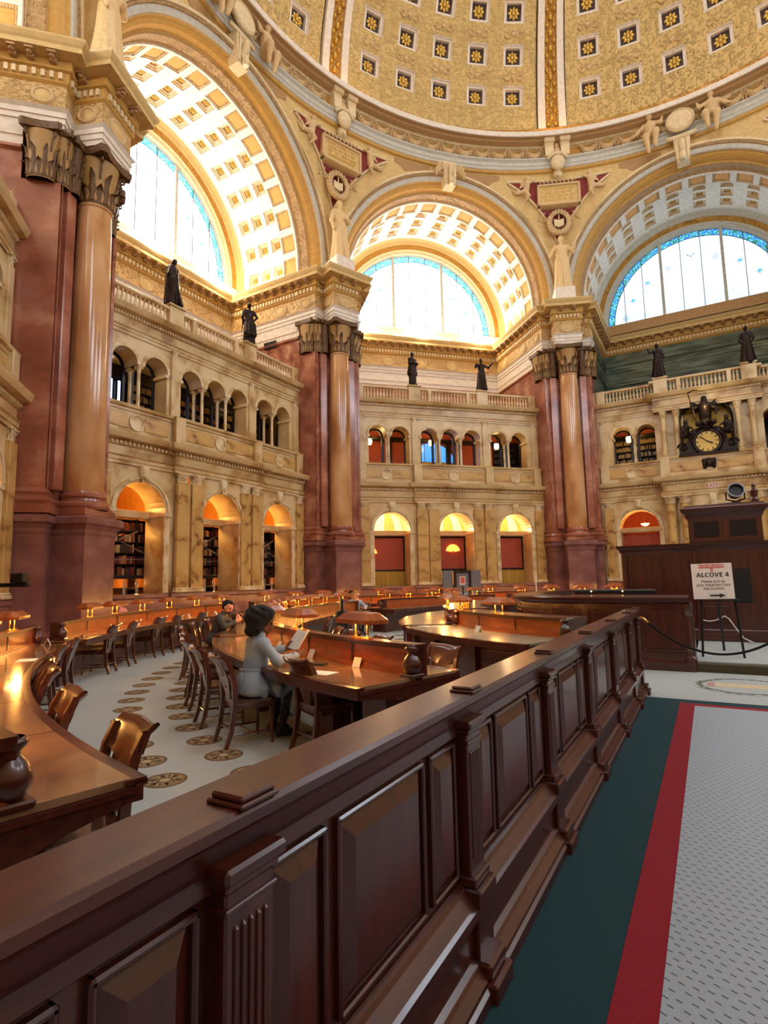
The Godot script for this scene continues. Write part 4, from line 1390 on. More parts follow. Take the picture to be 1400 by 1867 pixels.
	# two winged children at the sides of the tablet
	for s in [-1.0, 1.0]:
		var bones := []
		var c := V(s * 1.62, 21.3, -14.62)
		bones.append([c + V(0, -0.1, 0), c + V(s * -0.05, 0.3, 0.05), 0.16, 0.17, 0])
		bones.append([c + V(s * -0.08, 0.52, 0.1), c + V(s * -0.08, 0.58, 0.1), 0.13, 0.13, 0])
		bones.append([c + V(s * -0.12, 0.32, 0.1), c + V(s * -0.42, 0.42, 0.12), 0.07, 0.05, 0])
		bones.append([c + V(s * 0.1, 0.3, 0.08), c + V(s * 0.3, 0.1, 0.1), 0.07, 0.05, 0])
		bones.append([c + V(s * 0.02, -0.1, 0.06), c + V(s * -0.12, -0.4, 0.16), 0.12, 0.09, 0])
		bones.append([c + V(s * -0.12, -0.4, 0.16), c + V(s * 0.08, -0.68, 0.1), 0.08, 0.05, 0])
		bones.append([c + V(s * 0.08, -0.1, 0.06), c + V(s * 0.5, -0.2, 0.12), 0.12, 0.09, 0])
		bones.append([c + V(s * 0.5, -0.2, 0.12), c + V(s * 0.75, 0.12, 0.06), 0.08, 0.045, 0])
		bones.append([c + V(s * 0.12, 0.3, 0.0), c + V(s * 0.5, 0.6, 0.0), 0.09, 0.05, 0])
		part("cherub", blob(bones, 0.045, 0.06), M.ornament, o)
	# lion mask over the tablet
	part("mask", Geo.new().ball(V(0, 22.0, -14.6), V(0.24, 0.26, 0.2), 10, 7).ball(V(0, 21.86, -14.44), V(0.1, 0.1, 0.1), 8, 5), M.plaster_cream, o)

# ---------------------------------------------------------------- bodies: tapered capsules joined by a smooth minimum, meshed with surface nets
func blob(bones: Array, cell: float, k: float, pal := []) -> Geo:
	var lo := Vector3(INF, INF, INF)
	var hi := -lo
	for b in bones:
		var r: float = maxf(b[2], b[3]) + k * 0.3 + cell * 2.0
		for q in 2:
			var p: Vector3 = b[q]
			lo = lo.min(p - Vector3.ONE * r)
			hi = hi.max(p + Vector3.ONE * r)
	var nx := int((hi.x - lo.x) / cell) + 2
	var ny := int((hi.y - lo.y) / cell) + 2
	var nz := int((hi.z - lo.z) / cell) + 2
	var f := PackedFloat32Array()
	f.resize(nx * ny * nz)
	f.fill(1000.0)
	var near := PackedFloat32Array()
	var who := PackedByteArray()
	if pal.size():
		near.resize(f.size())
		near.fill(1000.0)
		who.resize(f.size())
	for b in bones:
		var a: Vector3 = b[0]
		var ab: Vector3 = b[1] - a
		var ll := maxf(ab.length_squared(), 1e-9)
		var ra: float = b[2]
		var dr: float = b[3] - ra
		var m := maxf(b[2], b[3]) + k + cell * 2.5
		var p0 := ((a.min(b[1]) - Vector3.ONE * m - lo) / cell).max(Vector3.ZERO)
		var p1 := ((a.max(b[1]) + Vector3.ONE * m - lo) / cell)
		var i0 := int(p0.x)
		var i1 := mini(nx - 1, int(p1.x))
		var ck: int = b[4] if b.size() > 4 else 0
		for z in range(int(p0.z), mini(nz - 1, int(p1.z)) + 1):
			for y in range(int(p0.y), mini(ny - 1, int(p1.y)) + 1):
				var at := (z * ny + y) * nx
				for x in range(i0, i1 + 1):
					var q := lo + Vector3(x, y, z) * cell - a
					var t := clampf(q.dot(ab) / ll, 0.0, 1.0)
					var d := (q - ab * t).length() - ra - dr * t
					if pal.size() and d < near[at + x]:
						near[at + x] = d
						who[at + x] = ck
					var o := f[at + x]
					if o < 999.0:
						var h := maxf(k - absf(o - d), 0.0)
						d = minf(o, d) - h * h * 0.25 / k
					f[at + x] = d
	var g := Geo.new()
	g.tint = pal.size() > 0
	var id := PackedInt32Array()
	id.resize(f.size())
	id.fill(-1)
	var sy := nx
	var sz := nx * ny
	var off := [0, 1, sy, sy + 1, sz, sz + 1, sz + sy, sz + sy + 1]
	var edges := [[0, 1], [2, 3], [4, 5], [6, 7], [0, 2], [1, 3], [4, 6], [5, 7], [0, 4], [1, 5], [2, 6], [3, 7]]
	var reach := cell * 2.0
	for z in nz - 1:
		for y in ny - 1:
			var row := (z * ny + y) * nx
			for x in nx - 1:
				var at := row + x
				if absf(f[at]) > reach: continue
				var neg := 0
				for o in off:
					if f[at + o] < 0.0: neg += 1
				if neg == 0 or neg == 8: continue
				var s := Vector3.ZERO
				var c := 0
				for e in edges:
					var fa := f[at + off[e[0]]]
					var fb := f[at + off[e[1]]]
					if (fa < 0.0) == (fb < 0.0): continue
					var t := fa / (fa - fb)
					var ia: int = e[0]
					var ib: int = e[1]
					s += Vector3(ia & 1, (ia >> 1) & 1, ia >> 2).lerp(Vector3(ib & 1, (ib >> 1) & 1, ib >> 2), t)
					c += 1
				var grad := Vector3(f[at + 1] + f[at + 1 + sy] + f[at + 1 + sz] + f[at + 1 + sy + sz] - f[at] - f[at + sy] - f[at + sz] - f[at + sy + sz],
					f[at + sy] + f[at + sy + 1] + f[at + sy + sz] + f[at + sy + sz + 1] - f[at] - f[at + 1] - f[at + sz] - f[at + sz + 1],
					f[at + sz] + f[at + sz + 1] + f[at + sz + sy] + f[at + sz + sy + 1] - f[at] - f[at + 1] - f[at + sy] - f[at + sy + 1])
				if pal.size(): g.col = pal[who[at]]
				id[at] = g.add(lo + (Vector3(x, y, z) + s / c) * cell, grad.normalized())
	for z in range(1, nz - 1):
		for y in range(1, ny - 1):
			var row := (z * ny + y) * nx
			for x in range(1, nx - 1):
				var at := row + x
				var fa := f[at]
				if absf(fa) > reach: continue
				for ax in 3:
					var st: int = [1, sy, sz][ax]
					if (fa < 0.0) == (f[at + st] < 0.0): continue
					var u: int = [sy, sz, 1][ax]
					var w: int = [sz, 1, sy][ax]
					var a := id[at - u - w]
					var b := id[at - w]
					var c := id[at]
					var d := id[at - u]
					if a < 0 or b < 0 or c < 0 or d < 0: continue
					if fa < 0.0: g.ix.append_array(PackedInt32Array([a, c, b, a, d, c]))
					else: g.ix.append_array(PackedInt32Array([a, b, c, a, c, d]))
	return g

# ---------------------------------------------------------------- the dome
const DR := 15.3
const DH := 24.5
func dome_pt(az: float, lat: float, r := DR) -> Vector3:
	return pol(r * cos(deg_to_rad(lat)), az, DH + r * sin(deg_to_rad(lat)))

func dome_patch(g: Geo, az0: float, az1: float, l0: float, l1: float, r := DR) -> void: # az0 is the left side for someone below
	var n := maxi(1, int(absf(az0 - az1) / 2.5))
	var m := maxi(1, int((l1 - l0) / 2.5))
	var rows := []
	for i in n + 1:
		var row := PackedVector3Array()
		for k in m + 1: row.append(dome_pt(lerpf(az0, az1, float(i) / n), lerpf(l0, l1, float(k) / m), r))
		rows.append(row)
	g.strips(rows, true, false, true)

func build_dome() -> void:
	var c := thing("ceiling", "great coffered dome with gilded rosettes, white ribs and a garlanded ring below it", "dome", Transform3D(), "", "structure")
	var shell := Geo.new()
	for k in 8: dome_patch(shell, 45.0 * k + 22.5, 45.0 * k - 22.5, -8.0, 62.0, DR + 0.5)
	part("shell", shell, M.plaster_brown, c)
	part("lantern_collar", Geo.new().lathe([P2(7.6, 37.6), P2(7.6, 40.5)], 40).lathe([P2(7.6, 40.5), P2(0.0, 40.6)], 40), M.plaster_cream, c)
	part("lantern_glow", Geo.new().lathe([P2(0.0, 39.9), P2(4.5, 39.9)], 40), M.sky_light, c)
	var lats := [9.4, 16.9, 24.3, 31.6, 38.8, 45.8]
	for pk in [0, 1, 2, 3, 4, 5, 6, 7]:
		var mid: float = 45.0 * pk
		var seen: bool = pk <= 2
		var g := Geo.new()
		if not seen:
			dome_patch(g, mid + 19.6, mid - 19.6, -2.0, 60.0)
			part("panel_field", g, M.stucco_relief, c)
			continue
		var cols := []
		for k in 5: cols.append(mid + (2 - k) * 7.5)
		var prev := -2.0
		for l in lats:
			var h := 1.98
			dome_patch(g, mid + 19.6, mid - 19.6, prev, l - h)
			var a: float = mid + 19.6
			for q in cols:
				var hw: float = h / cos(deg_to_rad(l)) * 1.0
				dome_patch(g, a, q + hw, l - h, l + h)
				a = q - hw
			dome_patch(g, a, mid - 19.6, l - h, l + h)
			prev = l + h
		dome_patch(g, mid + 19.6, mid - 19.6, prev, 60.0)
		part("panel_field", g, M.stucco_relief, c)
		for li in lats.size():
			var l: float = lats[li]
			for q in cols:
				var p := dome_pt(q, l)
				var up := (V(0, DH, 0) - p).normalized()
				var east := V(cos(deg_to_rad(q)), 0, -sin(deg_to_rad(q)))
				var tr := Transform3D(Basis(east, up, east.cross(up)), p)
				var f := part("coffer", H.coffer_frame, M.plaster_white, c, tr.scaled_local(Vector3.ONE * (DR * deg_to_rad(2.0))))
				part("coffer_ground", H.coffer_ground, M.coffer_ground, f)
				part("rosette", H.rosette, M.gold, f, Transform3D(Basis().scaled(V(0.60, 0.5, 0.60)), V(0, -0.47, 0)))
				# raised urn and scrolls between coffers
				var sp := dome_pt(q, l + 3.7)
				var u2 := (V(0, DH, 0) - sp).normalized()
				if li < 5: part("stucco_urn", shared("urn", func():
					var u := Geo.new()
					for s in [-1.0, 1.0]:
						u.tube([V(s * 0.16, 0.02, 0.1), V(s * 0.34, 0.04, 0.2), V(s * 0.5, 0.04, 0.05), V(s * 0.44, 0.03, -0.12), V(s * 0.3, 0.03, -0.05)], 0.035, 6)
					u.ball(V(0, 0.02, 0), V(0.16, 0.07, 0.12), 8, 5)
					u.ball(V(0, 0.02, 0.14), V(0.08, 0.05, 0.05), 6, 4)
					u.ball(V(0, 0.02, -0.14), V(0.13, 0.04, 0.04), 6, 4)
					return u), M.ornament, c, Transform3D(Basis(east, u2, east.cross(u2)), sp))
	for k in 8: # ribs
		var az := 22.5 + 45.0 * k
		for s in [-1.0, 1.0]:
			var g := Geo.new()
			var rows := []
			for q in [[s * 2.05 + 0.75, DR + 0.05], [s * 2.05 + 0.72, DR - 0.16], [s * 2.05 - 0.72, DR - 0.16], [s * 2.05 - 0.75, DR + 0.05]]:
				var row := PackedVector3Array()
				for i in 26: row.append(dome_pt(az + q[0] / maxf(0.3, cos(deg_to_rad(i * 2.4))) * lerpf(1.0, 0.62, i / 25.0), i * 2.4 - 1.0, q[1]))
				rows.append(row)
			g.strips(rows, false)
			part("rib", g, M.plaster_white, c)
		var g2 := Geo.new()
		var rows2 := []
		for q in [1.35, -1.35]:
			var row := PackedVector3Array()
			for i in 26: row.append(dome_pt(az + q / maxf(0.3, cos(deg_to_rad(i * 2.4))) * lerpf(1.0, 0.62, i / 25.0), i * 2.4 - 1.0, DR - 0.03))
			rows2.append(row)
		g2.strips(rows2, false)
		var gp := part("rib_panel", g2, M.gilt_relief, c)
		if k in [0, 1]:
			var orn := Geo.new()
			for i in 14:
				var p := dome_pt(az, 2.0 + i * 2.6, DR - 0.06)
				orn.ball(p, V(0.13, 0.17, 0.13), 7, 5)
				orn.ball(dome_pt(az + 0.7, 3.3 + i * 2.6, DR - 0.05), V(0.11, 0.11, 0.11), 6, 4)
				orn.ball(dome_pt(az - 0.7, 3.3 + i * 2.6, DR - 0.05), V(0.11, 0.11, 0.11), 6, 4)
			part("rib_ornament", orn, M.gold, gp)
	# ring cornice
	var ring := func(prof: Array, seg := 96) -> Geo:
		var rows := []
		for i in seg:
			var az := -360.0 * i / seg
			var r := PackedVector3Array()
			for q in prof: r.append(pol(q.x, az, q.y))
			rows.append(r)
		return Geo.new().strips(rows, true, true)
	part("ring_base", ring.call([P2(14.9, 22.1), P2(14.62, 22.22), P2(14.6, 22.36)]), M.plaster_gold, c)
	part("ring_fascia", ring.call([P2(14.6, 22.34), P2(14.56, 22.38), P2(14.56, 22.50), P2(14.52, 22.53), P2(14.52, 22.72), P2(14.42, 22.80), P2(14.42, 22.86), P2(14.7, 22.88)]), M.plaster_grey, c)
	part("ring_frieze", ring.call([P2(14.68, 22.86), P2(14.68, 23.42)]), M.plaster_gold, c)
	part("ring_bed", ring.call([P2(14.70, 23.40), P2(14.60, 23.44), P2(14.60, 23.60), P2(14.50, 23.64)]), M.plaster_yellow, c)
	part("ring_soffit", ring.call([P2(14.52, 23.62), P2(14.30, 23.68), P2(14.24, 23.74), P2(14.04, 23.76)]), M.plaster_brown, c)
	part("ring_crown", ring.call([P2(14.06, 23.75), P2(14.0, 23.76), P2(13.98, 23.98), P2(14.1, 24.06), P2(14.18, 24.10)]), M.plaster_white, c)
	part("ring_gutter", ring.call([P2(14.18, 24.10), P2(14.9, 24.12), P2(14.95, 24.6), P2(15.0, 24.7), P2(15.05, 25.0), P2(15.2, 25.1)]), M.gilt_relief, c)
	var dt := Geo.new()
	for i in 700:
		var az := 110.0 - i * 0.2
		dt.at(place(pol(14.6, az, 23.46), az)).box(-0.016, 0, -0.02, 0.016, 0.13, 0.075)
	part("dentil_course", dt, M.plaster_cream, c).set_meta("kind", "stuff")
	# garlands hung round the frieze, with a cherub head between each two
	var fest := Geo.new()
	var fp := []
	var fr := []
	for i in 13:
		var q := i / 12.0
		fp.append(V(lerpf(-0.42, 0.42, q), 0.50 - 0.36 * sin(PI * q), 0.08))
		fr.append(0.05 + 0.10 * sin(PI * q))
	fest.tube(fp, fr, 8)
	for i in 9:
		var q := (i + 0.5) / 9.0
		fest.ball(V(lerpf(-0.42, 0.42, q), 0.50 - 0.36 * sin(PI * q), 0.19), V(0.06, 0.07, 0.05), 6, 4)
	H.festoon = fest.mesh()
	H.bracket = Geo.new().ball(V(0, 0.42, 0.06), V(0.09, 0.10, 0.1), 8, 5).tube([V(-0.05, 0.34, 0.05), V(-0.07, 0.12, 0.06)], 0.04, 6).tube([V(0.05, 0.34, 0.05), V(0.07, 0.12, 0.06)], 0.04, 6).mesh()
	for i in 38:
		var az := 98.0 - i * 3.55
		if absf(fposmod(az, 45.0) - 22.5) < 2.6: continue
		part("garland", H.festoon, M.ornament, c, place(pol(14.66, az, 22.90), az))
		part("garland_head", H.bracket, M.ornament, c, place(pol(14.66, az - 1.775, 22.90), az - 1.775))
	for az in [22.5, 67.5, 112.5, -22.5]: # paired consoles under each rib, with a shield below
		for s in [-1.0, 1.0]:
			var g := Geo.new()
			g.prism(PackedVector2Array([P2(-0.2, 22.86), P2(0.2, 22.86), P2(0.22, 23.75), P2(-0.22, 23.75)]), -0.1, 0.3)
			g.box(-0.26, 23.55, -0.1, 0.26, 23.78, 0.45, 0.03)
			part("console", g, M.plaster_cream, c, place(pol(14.6, az + s * 1.55, 0), az + s * 1.55))
		var g2 := Geo.new()
		g2.ball(V(0, 23.15, 0.1), V(0.2, 0.34, 0.14), 10, 7).ball(V(0, 23.5, 0.12), V(0.12, 0.14, 0.1), 8, 5)
		part("console_figure", g2, M.ornament, c, place(pol(14.6, az, 0), az))
		var g3 := Geo.new()
		g3.ball(V(0, 22.5, 0.12), V(0.36, 0.42, 0.2), 12, 8).tube([V(-0.5, 22.75, 0.1), V(-0.2, 22.95, 0.2), V(0.2, 22.95, 0.2), V(0.5, 22.75, 0.1)], 0.09, 6)
		part("shield", g3, M.plaster_cream, c, place(pol(14.5, az, 0), az))
	# seated winged pairs holding an oval shield over the side and clock arches
	for az in [90.0, 0.0]:
		var n := Geo.new()
		n.at(Transform3D(Basis(Vector3.RIGHT, PI / 2 - 0.1), V(0, 23.05, 0.22))).lathe([P2(0.62, 0.0), P2(0.62, 0.1), P2(0.55, 0.16), P2(0.5, 0.1), P2(0.48, 0.12), P2(0.0, 0.2)], 24, false)
		n.at(Transform3D()).tube([V(-0.62, 22.3, 0.2), V(-0.3, 22.2, 0.3), V(0.3, 22.2, 0.3), V(0.62, 22.3, 0.2)], 0.1, 6)
		part("oval_shield", n, M.plaster_cream, c, place(pol(14.5, az, 0), az))
		for s in [-1.0, 1.0]:
			var cx: float = s * 1.35
			var bn := [[V(cx, 22.7, 0.15), V(cx - s * 0.05, 23.25, 0.28), 0.22, 0.24], [V(cx - s * 0.05, 23.25, 0.28), V(cx - s * 0.05, 23.45, 0.32), 0.26, 0.12],
				[V(cx - s * 0.06, 23.72, 0.36), V(cx - s * 0.06, 23.8, 0.34), 0.15, 0.14], [V(cx - s * 0.2, 23.38, 0.32), V(cx - s * 0.55, 23.2, 0.42), 0.1, 0.08], [V(cx - s * 0.55, 23.2, 0.42), V(cx - s * 0.62, 23.5, 0.35), 0.08, 0.06],
				[V(cx + s * 0.2, 23.38, 0.3), V(cx + s * 0.5, 23.1, 0.3), 0.1, 0.08], [V(cx + s * 0.5, 23.1, 0.3), V(cx + s * 0.75, 22.95, 0.35), 0.08, 0.05],
				[V(cx - s * 0.1, 22.7, 0.25), V(cx - s * 0.32, 22.62, 0.72), 0.2, 0.16], [V(cx - s * 0.32, 22.62, 0.72), V(cx - s * 0.25, 22.0, 0.6), 0.15, 0.09],
				[V(cx + s * 0.1, 22.68, 0.25), V(cx + s * 0.12, 22.5, 0.7), 0.2, 0.16], [V(cx + s * 0.12, 22.5, 0.7), V(cx + s * 0.05, 21.75, 0.62), 0.15, 0.08],
				[V(cx + s * 0.2, 23.3, 0.1), V(cx + s * 0.7, 23.5, 0.05), 0.2, 0.1]]
			part("seated_figure", blob(bn, 0.055, 0.08), M.ornament, c, place(pol(14.5, az, 0), az))

# ---------------------------------------------------------------- the panelled rail of the centre aisle
func raised_panel(z0: float, z1: float, y0: float, y1: float) -> Geo: # fielded panel on the rail's right face (faces +x), in a moulded frame
	var g := Geo.new()
	var x := -1.405
	var fr := 0.018
	# frame moulding
	for e in [[z0, z0 + fr, y0, y1], [z1 - fr, z1, y0, y1]]: g.box(x - 0.01, e[2], minf(e[0], e[1]), x + 0.022, e[3], maxf(e[0], e[1]), 0.006)
	for e in [[y0, y0 + fr], [y1 - fr, y1]]: g.box(x - 0.01, e[0], z0, x + 0.022, e[1], z1, 0.006)
	# field with wide chamfers
	var a := 0.022
	var b := minf(0.075, (z1 - z0) * 0.28)
	var xo := x + 0.002
	var xi := x + 0.028
	var o := [V(xo, y0 + a, z1 - a), V(xo, y0 + a, z0 + a), V(xo, y1 - a, z0 + a), V(xo, y1 - a, z1 - a)]
	var i := [V(xi, y0 + b, z1 - b), V(xi, y0 + b, z0 + b), V(xi, y1 - b, z0 + b), V(xi, y1 - b, z1 - b)]
	for k in 4: g.oquad(o[k], o[(k + 1) % 4], i[(k + 1) % 4], i[k], V(1, 0, 0))
	g.oquad(i[0], i[1], i[2], i[3], V(1, 0, 0))
	return g

func build_rail() -> void:
	var r := thing("aisle_rail", "long dark mahogany panelled rail with flat cap running beside the aisle runner", "railing")
	var z0 := 5.24
	var z1 := 15.6
	part("core", Geo.new().box(-1.50, 0.0, z0, -1.405, 1.10, z1), M.wood, r)
	# cap with a rounded nosing and a cornice under it
	var line := [V(-1.36, 0, z1), V(-1.36, 0, z0)]
	# path runs towards -z: its right-hand side is +x
	part("cap", Geo.new().box(-1.525, 1.118, z0 - 0.05, -1.318, 1.165, z1, 0.012), M.wood, r)
	part("cap_moulding", Geo.new().sweep([V(-1.40, 0, z1), V(-1.40, 0, z0)].map(func(p): return p), [P2(-0.01, 1.03), P2(0.015, 1.035), P2(0.02, 1.05), P2(0.03, 1.09), P2(0.055, 1.105), P2(0.06, 1.12)]), M.wood, r)
	part("frieze_rail", Geo.new().box(-1.41, 0.99, z0, -1.385, 1.045, z1, 0.004), M.wood, r)
	# dado: sill moulding and deep lower board
	part("sill", Geo.new().sweep([V(-1.40, 0, z1), V(-1.40, 0, z0)], [P2(0.075, 0.285), P2(0.085, 0.295), P2(0.085, 0.335), P2(0.07, 0.345), P2(0.03, 0.385), P2(0.02, 0.40), P2(0.0, 0.41)]), M.wood, r)
	part("lower_board", Geo.new().box(-1.42, 0.08, z0, -1.345, 0.295, z1, 0.004), M.wood, r)
	part("plinth", Geo.new().sweep([V(-1.345, 0, z1), V(-1.345, 0, z0)], [P2(0.075, 0.0), P2(0.075, 0.055), P2(0.06, 0.065), P2(0.06, 0.085), P2(0.03, 0.115), P2(0.02, 0.13), P2(0.0, 0.145)]), M.wood, r)
	part("back_plinth", Geo.new().box(-1.56, 0.0, z0, -1.49, 0.3, z1, 0.01), M.wood, r)
	var posts := [14.52, 13.135, 11.77, 10.41, 9.03, 7.62, 6.24, 5.31]
	for i in posts.size():
		var z: float = posts[i]
		var hw := 0.075
		var p := Geo.new().box(-1.41, 0.41, z - hw, -1.345, 1.0, z + hw, 0.006)
		var w := part("pilaster", p, M.wood_tall, r)
		var fl := Geo.new()
		for k in 5: fl.at(place(V(-1.345, 0, z - 0.046 + 0.023 * k))).lathe([P2(0.0, 0.50), P2(0.008, 0.51), P2(0.008, 0.92), P2(0.0, 0.93)], 6)
		part("fluting", fl, M.wood_tall, w)
		part("pilaster_cap", Geo.new().box(-1.41, 1.0, z - hw - 0.008, -1.335, 1.02, z + hw + 0.008, 0.004).box(-1.41, 1.02, z - hw - 0.022, -1.320, 1.055, z + hw + 0.022, 0.008).box(-1.41, 0.955, z - hw - 0.006, -1.338, 0.968, z + hw + 0.006, 0.003), M.wood, w)
		part("pilaster_base", Geo.new().box(-1.41, 0.335, z - hw - 0.018, -1.30, 0.40, z + hw + 0.018, 0.008).box(-1.41, 0.40, z - hw - 0.008, -1.325, 0.44, z + hw + 0.008, 0.006), M.wood, w)
		part("plinth_block", Geo.new().box(-1.41, 0.0, z - hw - 0.01, -1.318, 0.30, z + hw + 0.01, 0.006).box(-1.4, 0.0, z - hw - 0.025, -1.245, 0.075, z + hw + 0.025, 0.008).box(-1.4, 0.075, z - hw - 0.018, -1.27, 0.14, z + hw + 0.018, 0.012), M.wood, w)
		# block on the cap above each pilaster
		part("cap_block", Geo.new().box(-1.425, 1.164, z - 0.062, -1.315, 1.176, z + 0.062, 0.004).box(-1.418, 1.175, z - 0.055, -1.322, 1.190, z + 0.055, 0.005), M.wood_wide, w)
		if i == 0: continue
		var a: float = z + hw + 0.03
		var b: float = posts[i - 1] - hw - 0.03
		var l := b - a
		var n := 0.245 if l > 0.9 else l * 0.3
		part("raised_panel", raised_panel(a, a + n, 0.44, 0.975), M.wood_tall, r)
		part("raised_panel", raised_panel(a + n + 0.05, b - n - 0.05, 0.44, 0.975), M.wood_tall, r)
		part("raised_panel", raised_panel(b - n, b, 0.44, 0.975), M.wood_tall, r)
	part("end_post", Geo.new().box(-1.53, 0.0, z0 - 0.02, -1.39, 1.12, z0 + 0.03, 0.008), M.wood_tall, r)
	# rope across the end of the aisle
	var rp := thing("barrier_rope", "black velvet rope with brass end hanging from the end of the panelled rail", "barrier rope")
	var pts := []
	for i in 25:
		var q := i / 24.0
		pts.append(V(lerpf(-1.24, 0.50, q), 1.0 - 0.415 * (1.0 - pow(2.0 * q - 1.0, 2.0)), 5.3))
	part("rope", Geo.new().tube(pts, 0.0155, 8), M.rope, rp)
	part("hook", Geo.new().tube([V(-1.36, 1.045, 5.3), V(-1.30, 1.05, 5.3), V(-1.27, 1.03, 5.3), V(-1.215, 0.98, 5.3)], 0.018, 8), M.brass, rp)
	part("hook", Geo.new().tube([V(0.48, 0.985, 5.3), V(0.53, 1.04, 5.3), V(0.56, 1.05, 5.3)], 0.018, 8), M.brass, rp)
	var st := thing("stanchion", "brass post that holds the far end of the rope, just outside the picture", "stanchion", place(V(0.58, 0, 5.3)))
	part("pole", Geo.new().lathe([P2(0.16, 0.0), P2(0.16, 0.02), P2(0.04, 0.05), P2(0.024, 0.07), P2(0.024, 1.02), P2(0.035, 1.03), P2(0.03, 1.08), P2(0.0, 1.09)], 16), M.brass, st)

# ---------------------------------------------------------------- the central desk
func build_central_desk() -> void:
	var pl := thing("platform", "low carpeted platform with dark olive riser under the central desk", "platform")
	part("deck", Geo.new().box(-0.74, 0.12, -3.4, 2.6, 0.16, 2.84), M.floor_carpet, pl)
	part("riser", Geo.new().box(-0.72, 0.0, 2.70, 2.6, 0.14, 3.0, 0.01), M.olive_riser, pl)
	var ct := thing("counter", "long dark wooden counter curving round the left of the central desk, with carved end post", "counter")
	var line := [V(-4.0, 0, -2.6), V(-4.35, 0, -1.2), V(-4.42, 0, 0.2), V(-4.25, 0, 1.4), V(-3.85, 0, 2.3), V(-3.2, 0, 2.85), V(-2.5, 0, 3.0), V(-1.6, 0, 3.02), V(-0.76, 0, 3.0)]
	part("body", Geo.new().sweep(line, [P2(0.06, 0.0), P2(0.06, 0.14), P2(0.0, 0.18), P2(0.0, 1.14), P2(-0.35, 1.14)], true), M.wood_wide, ct)
	part("top", Geo.new().sweep(line, [P2(0.0, 1.13), P2(0.05, 1.16), P2(0.09, 1.20), P2(0.10, 1.25), P2(0.08, 1.275), P2(-0.55, 1.28), P2(-0.55, 1.2), P2(0.0, 1.13)], true), M.wood_wide, ct)
	for i in range(1, line.size()):
		var a: Vector3 = line[i - 1]
		var b: Vector3 = line[i]
		var t := (b - a).normalized()
		var o := V(-t.z, 0, t.x)
		var l := a.distance_to(b)
		var g := Geo.new().at(Transform3D(Basis(t, Vector3.UP, o), a))
		g.box(0.06, 0.30, -0.02, l - 0.06, 1.04, 0.018, 0.012).box(0.12, 0.36, 0.0, l - 0.12, 0.98, 0.03, 0.02)
		part("panel", g, M.wood_tall, ct)
		part("label_slot", Geo.new().at(Transform3D(Basis(t, Vector3.UP, o), a)).box(l * 0.3, 1.06, 0.0, l * 0.7, 1.09, 0.025, 0.008), M.wood_wide, ct)
	part("end_post", Geo.new().at(place(V(-0.80, 0, 2.97))).lathe([P2(0.10, 0.0), P2(0.10, 0.22), P2(0.06, 0.26), P2(0.085, 0.34), P2(0.06, 0.4), P2(0.058, 0.9), P2(0.08, 0.95), P2(0.062, 1.0), P2(0.085, 1.06), P2(0.09, 1.14)], 14), M.wood_tall, ct)
	part("end_board", Geo.new().box(-0.80, 0.0, 2.3, -0.72, 1.14, 2.98, 0.01), M.wood_tall, ct)
	var eq := thing("equipment", "low black equipment case with two small white lights lying on the counter", "equipment case", place(V(-2.1, 1.28, 1.9), 4.0))
	part("case", Geo.new().box(-0.75, 0.0, -0.2, 0.75, 0.09, 0.2, 0.02), M.black, eq)
	for x in [-0.42, 0.16]: part("indicator", Geo.new().ball(V(x, 0.06, 0.2), V(0.015, 0.015, 0.01), 6, 4), M.tube_glow, eq)
	var cd := thing("central_desk", "tall dark mahogany superintendent's desk with square tower behind the white sign", "central desk")
	var z := -0.6
	part("body", Geo.new().box(-2.24, 0.16, z - 2.2, 1.9, 2.26, z, 0.02), M.wood_tall, cd)
	part("base", Geo.new().box(-2.27, 0.16, z - 2.2, 1.9, 0.42, z + 0.05, 0.02), M.wood_wide, cd)
	part("cornice", Geo.new().sweep([V(-2.24, 0, z - 2.2), V(-2.24, 0, z), V(1.9, 0, z)], [P2(0.0, 2.16), P2(0.03, 2.2), P2(0.04, 2.24), P2(0.09, 2.29), P2(0.10, 2.345), P2(-0.3, 2.35)]), M.wood_wide, cd)
	for q in [[-2.1, -1.42, 0.55, 2.06], [-1.36, -0.72, 0.55, 2.06], [-0.66, 0.0, 1.62, 2.06], [-0.66, 0.0, 0.55, 1.0], [0.62, 1.3, 0.55, 2.06]]:
		part("panel", Geo.new().box(q[0], q[2], z - 0.02, q[1], q[3], z + 0.02, 0.012).box(q[0] + 0.07, q[2] + 0.07, z, q[1] - 0.07, q[3] - 0.07, z + 0.035, 0.02), M.wood_tall, cd)
	for x in [-2.17, -0.69]: part("pilaster", Geo.new().box(x - 0.035, 0.42, z - 0.02, x + 0.035, 2.16, z + 0.05, 0.01), M.wood_tall, cd)
	part("recess", Geo.new().box(0.0, 1.0, z - 0.02, 0.36, 1.75, z + 0.012, 0.004), M.black, cd)  # flat black plate; the shade inside a recess put into its colour
	# tower
	part("tower", Geo.new().box(-0.76, 2.3, z - 1.3, 0.66, 2.98, z + 0.12, 0.015), M.wood_tall, cd)
	part("tower_cornice", Geo.new().sweep([V(-0.76, 0, z - 1.3), V(-0.76, 0, z + 0.12), V(0.66, 0, z + 0.12), V(0.66, 0, z - 1.3)], [P2(0.0, 2.86), P2(0.02, 2.9), P2(0.05, 2.98), P2(0.13, 3.06), P2(0.14, 3.12), P2(0.08, 3.14), P2(0.05, 3.19), P2(-0.4, 3.2)]), M.wood_wide, cd)
	for x in [-0.40, 0.30]: part("tower_panel", Geo.new().box(x - 0.25, 2.46, z + 0.10, x + 0.25, 2.82, z + 0.128, 0.01).box(x - 0.2, 2.51, z + 0.11, x + 0.2, 2.77, z + 0.115, 0.002), M.dark_panel, cd)
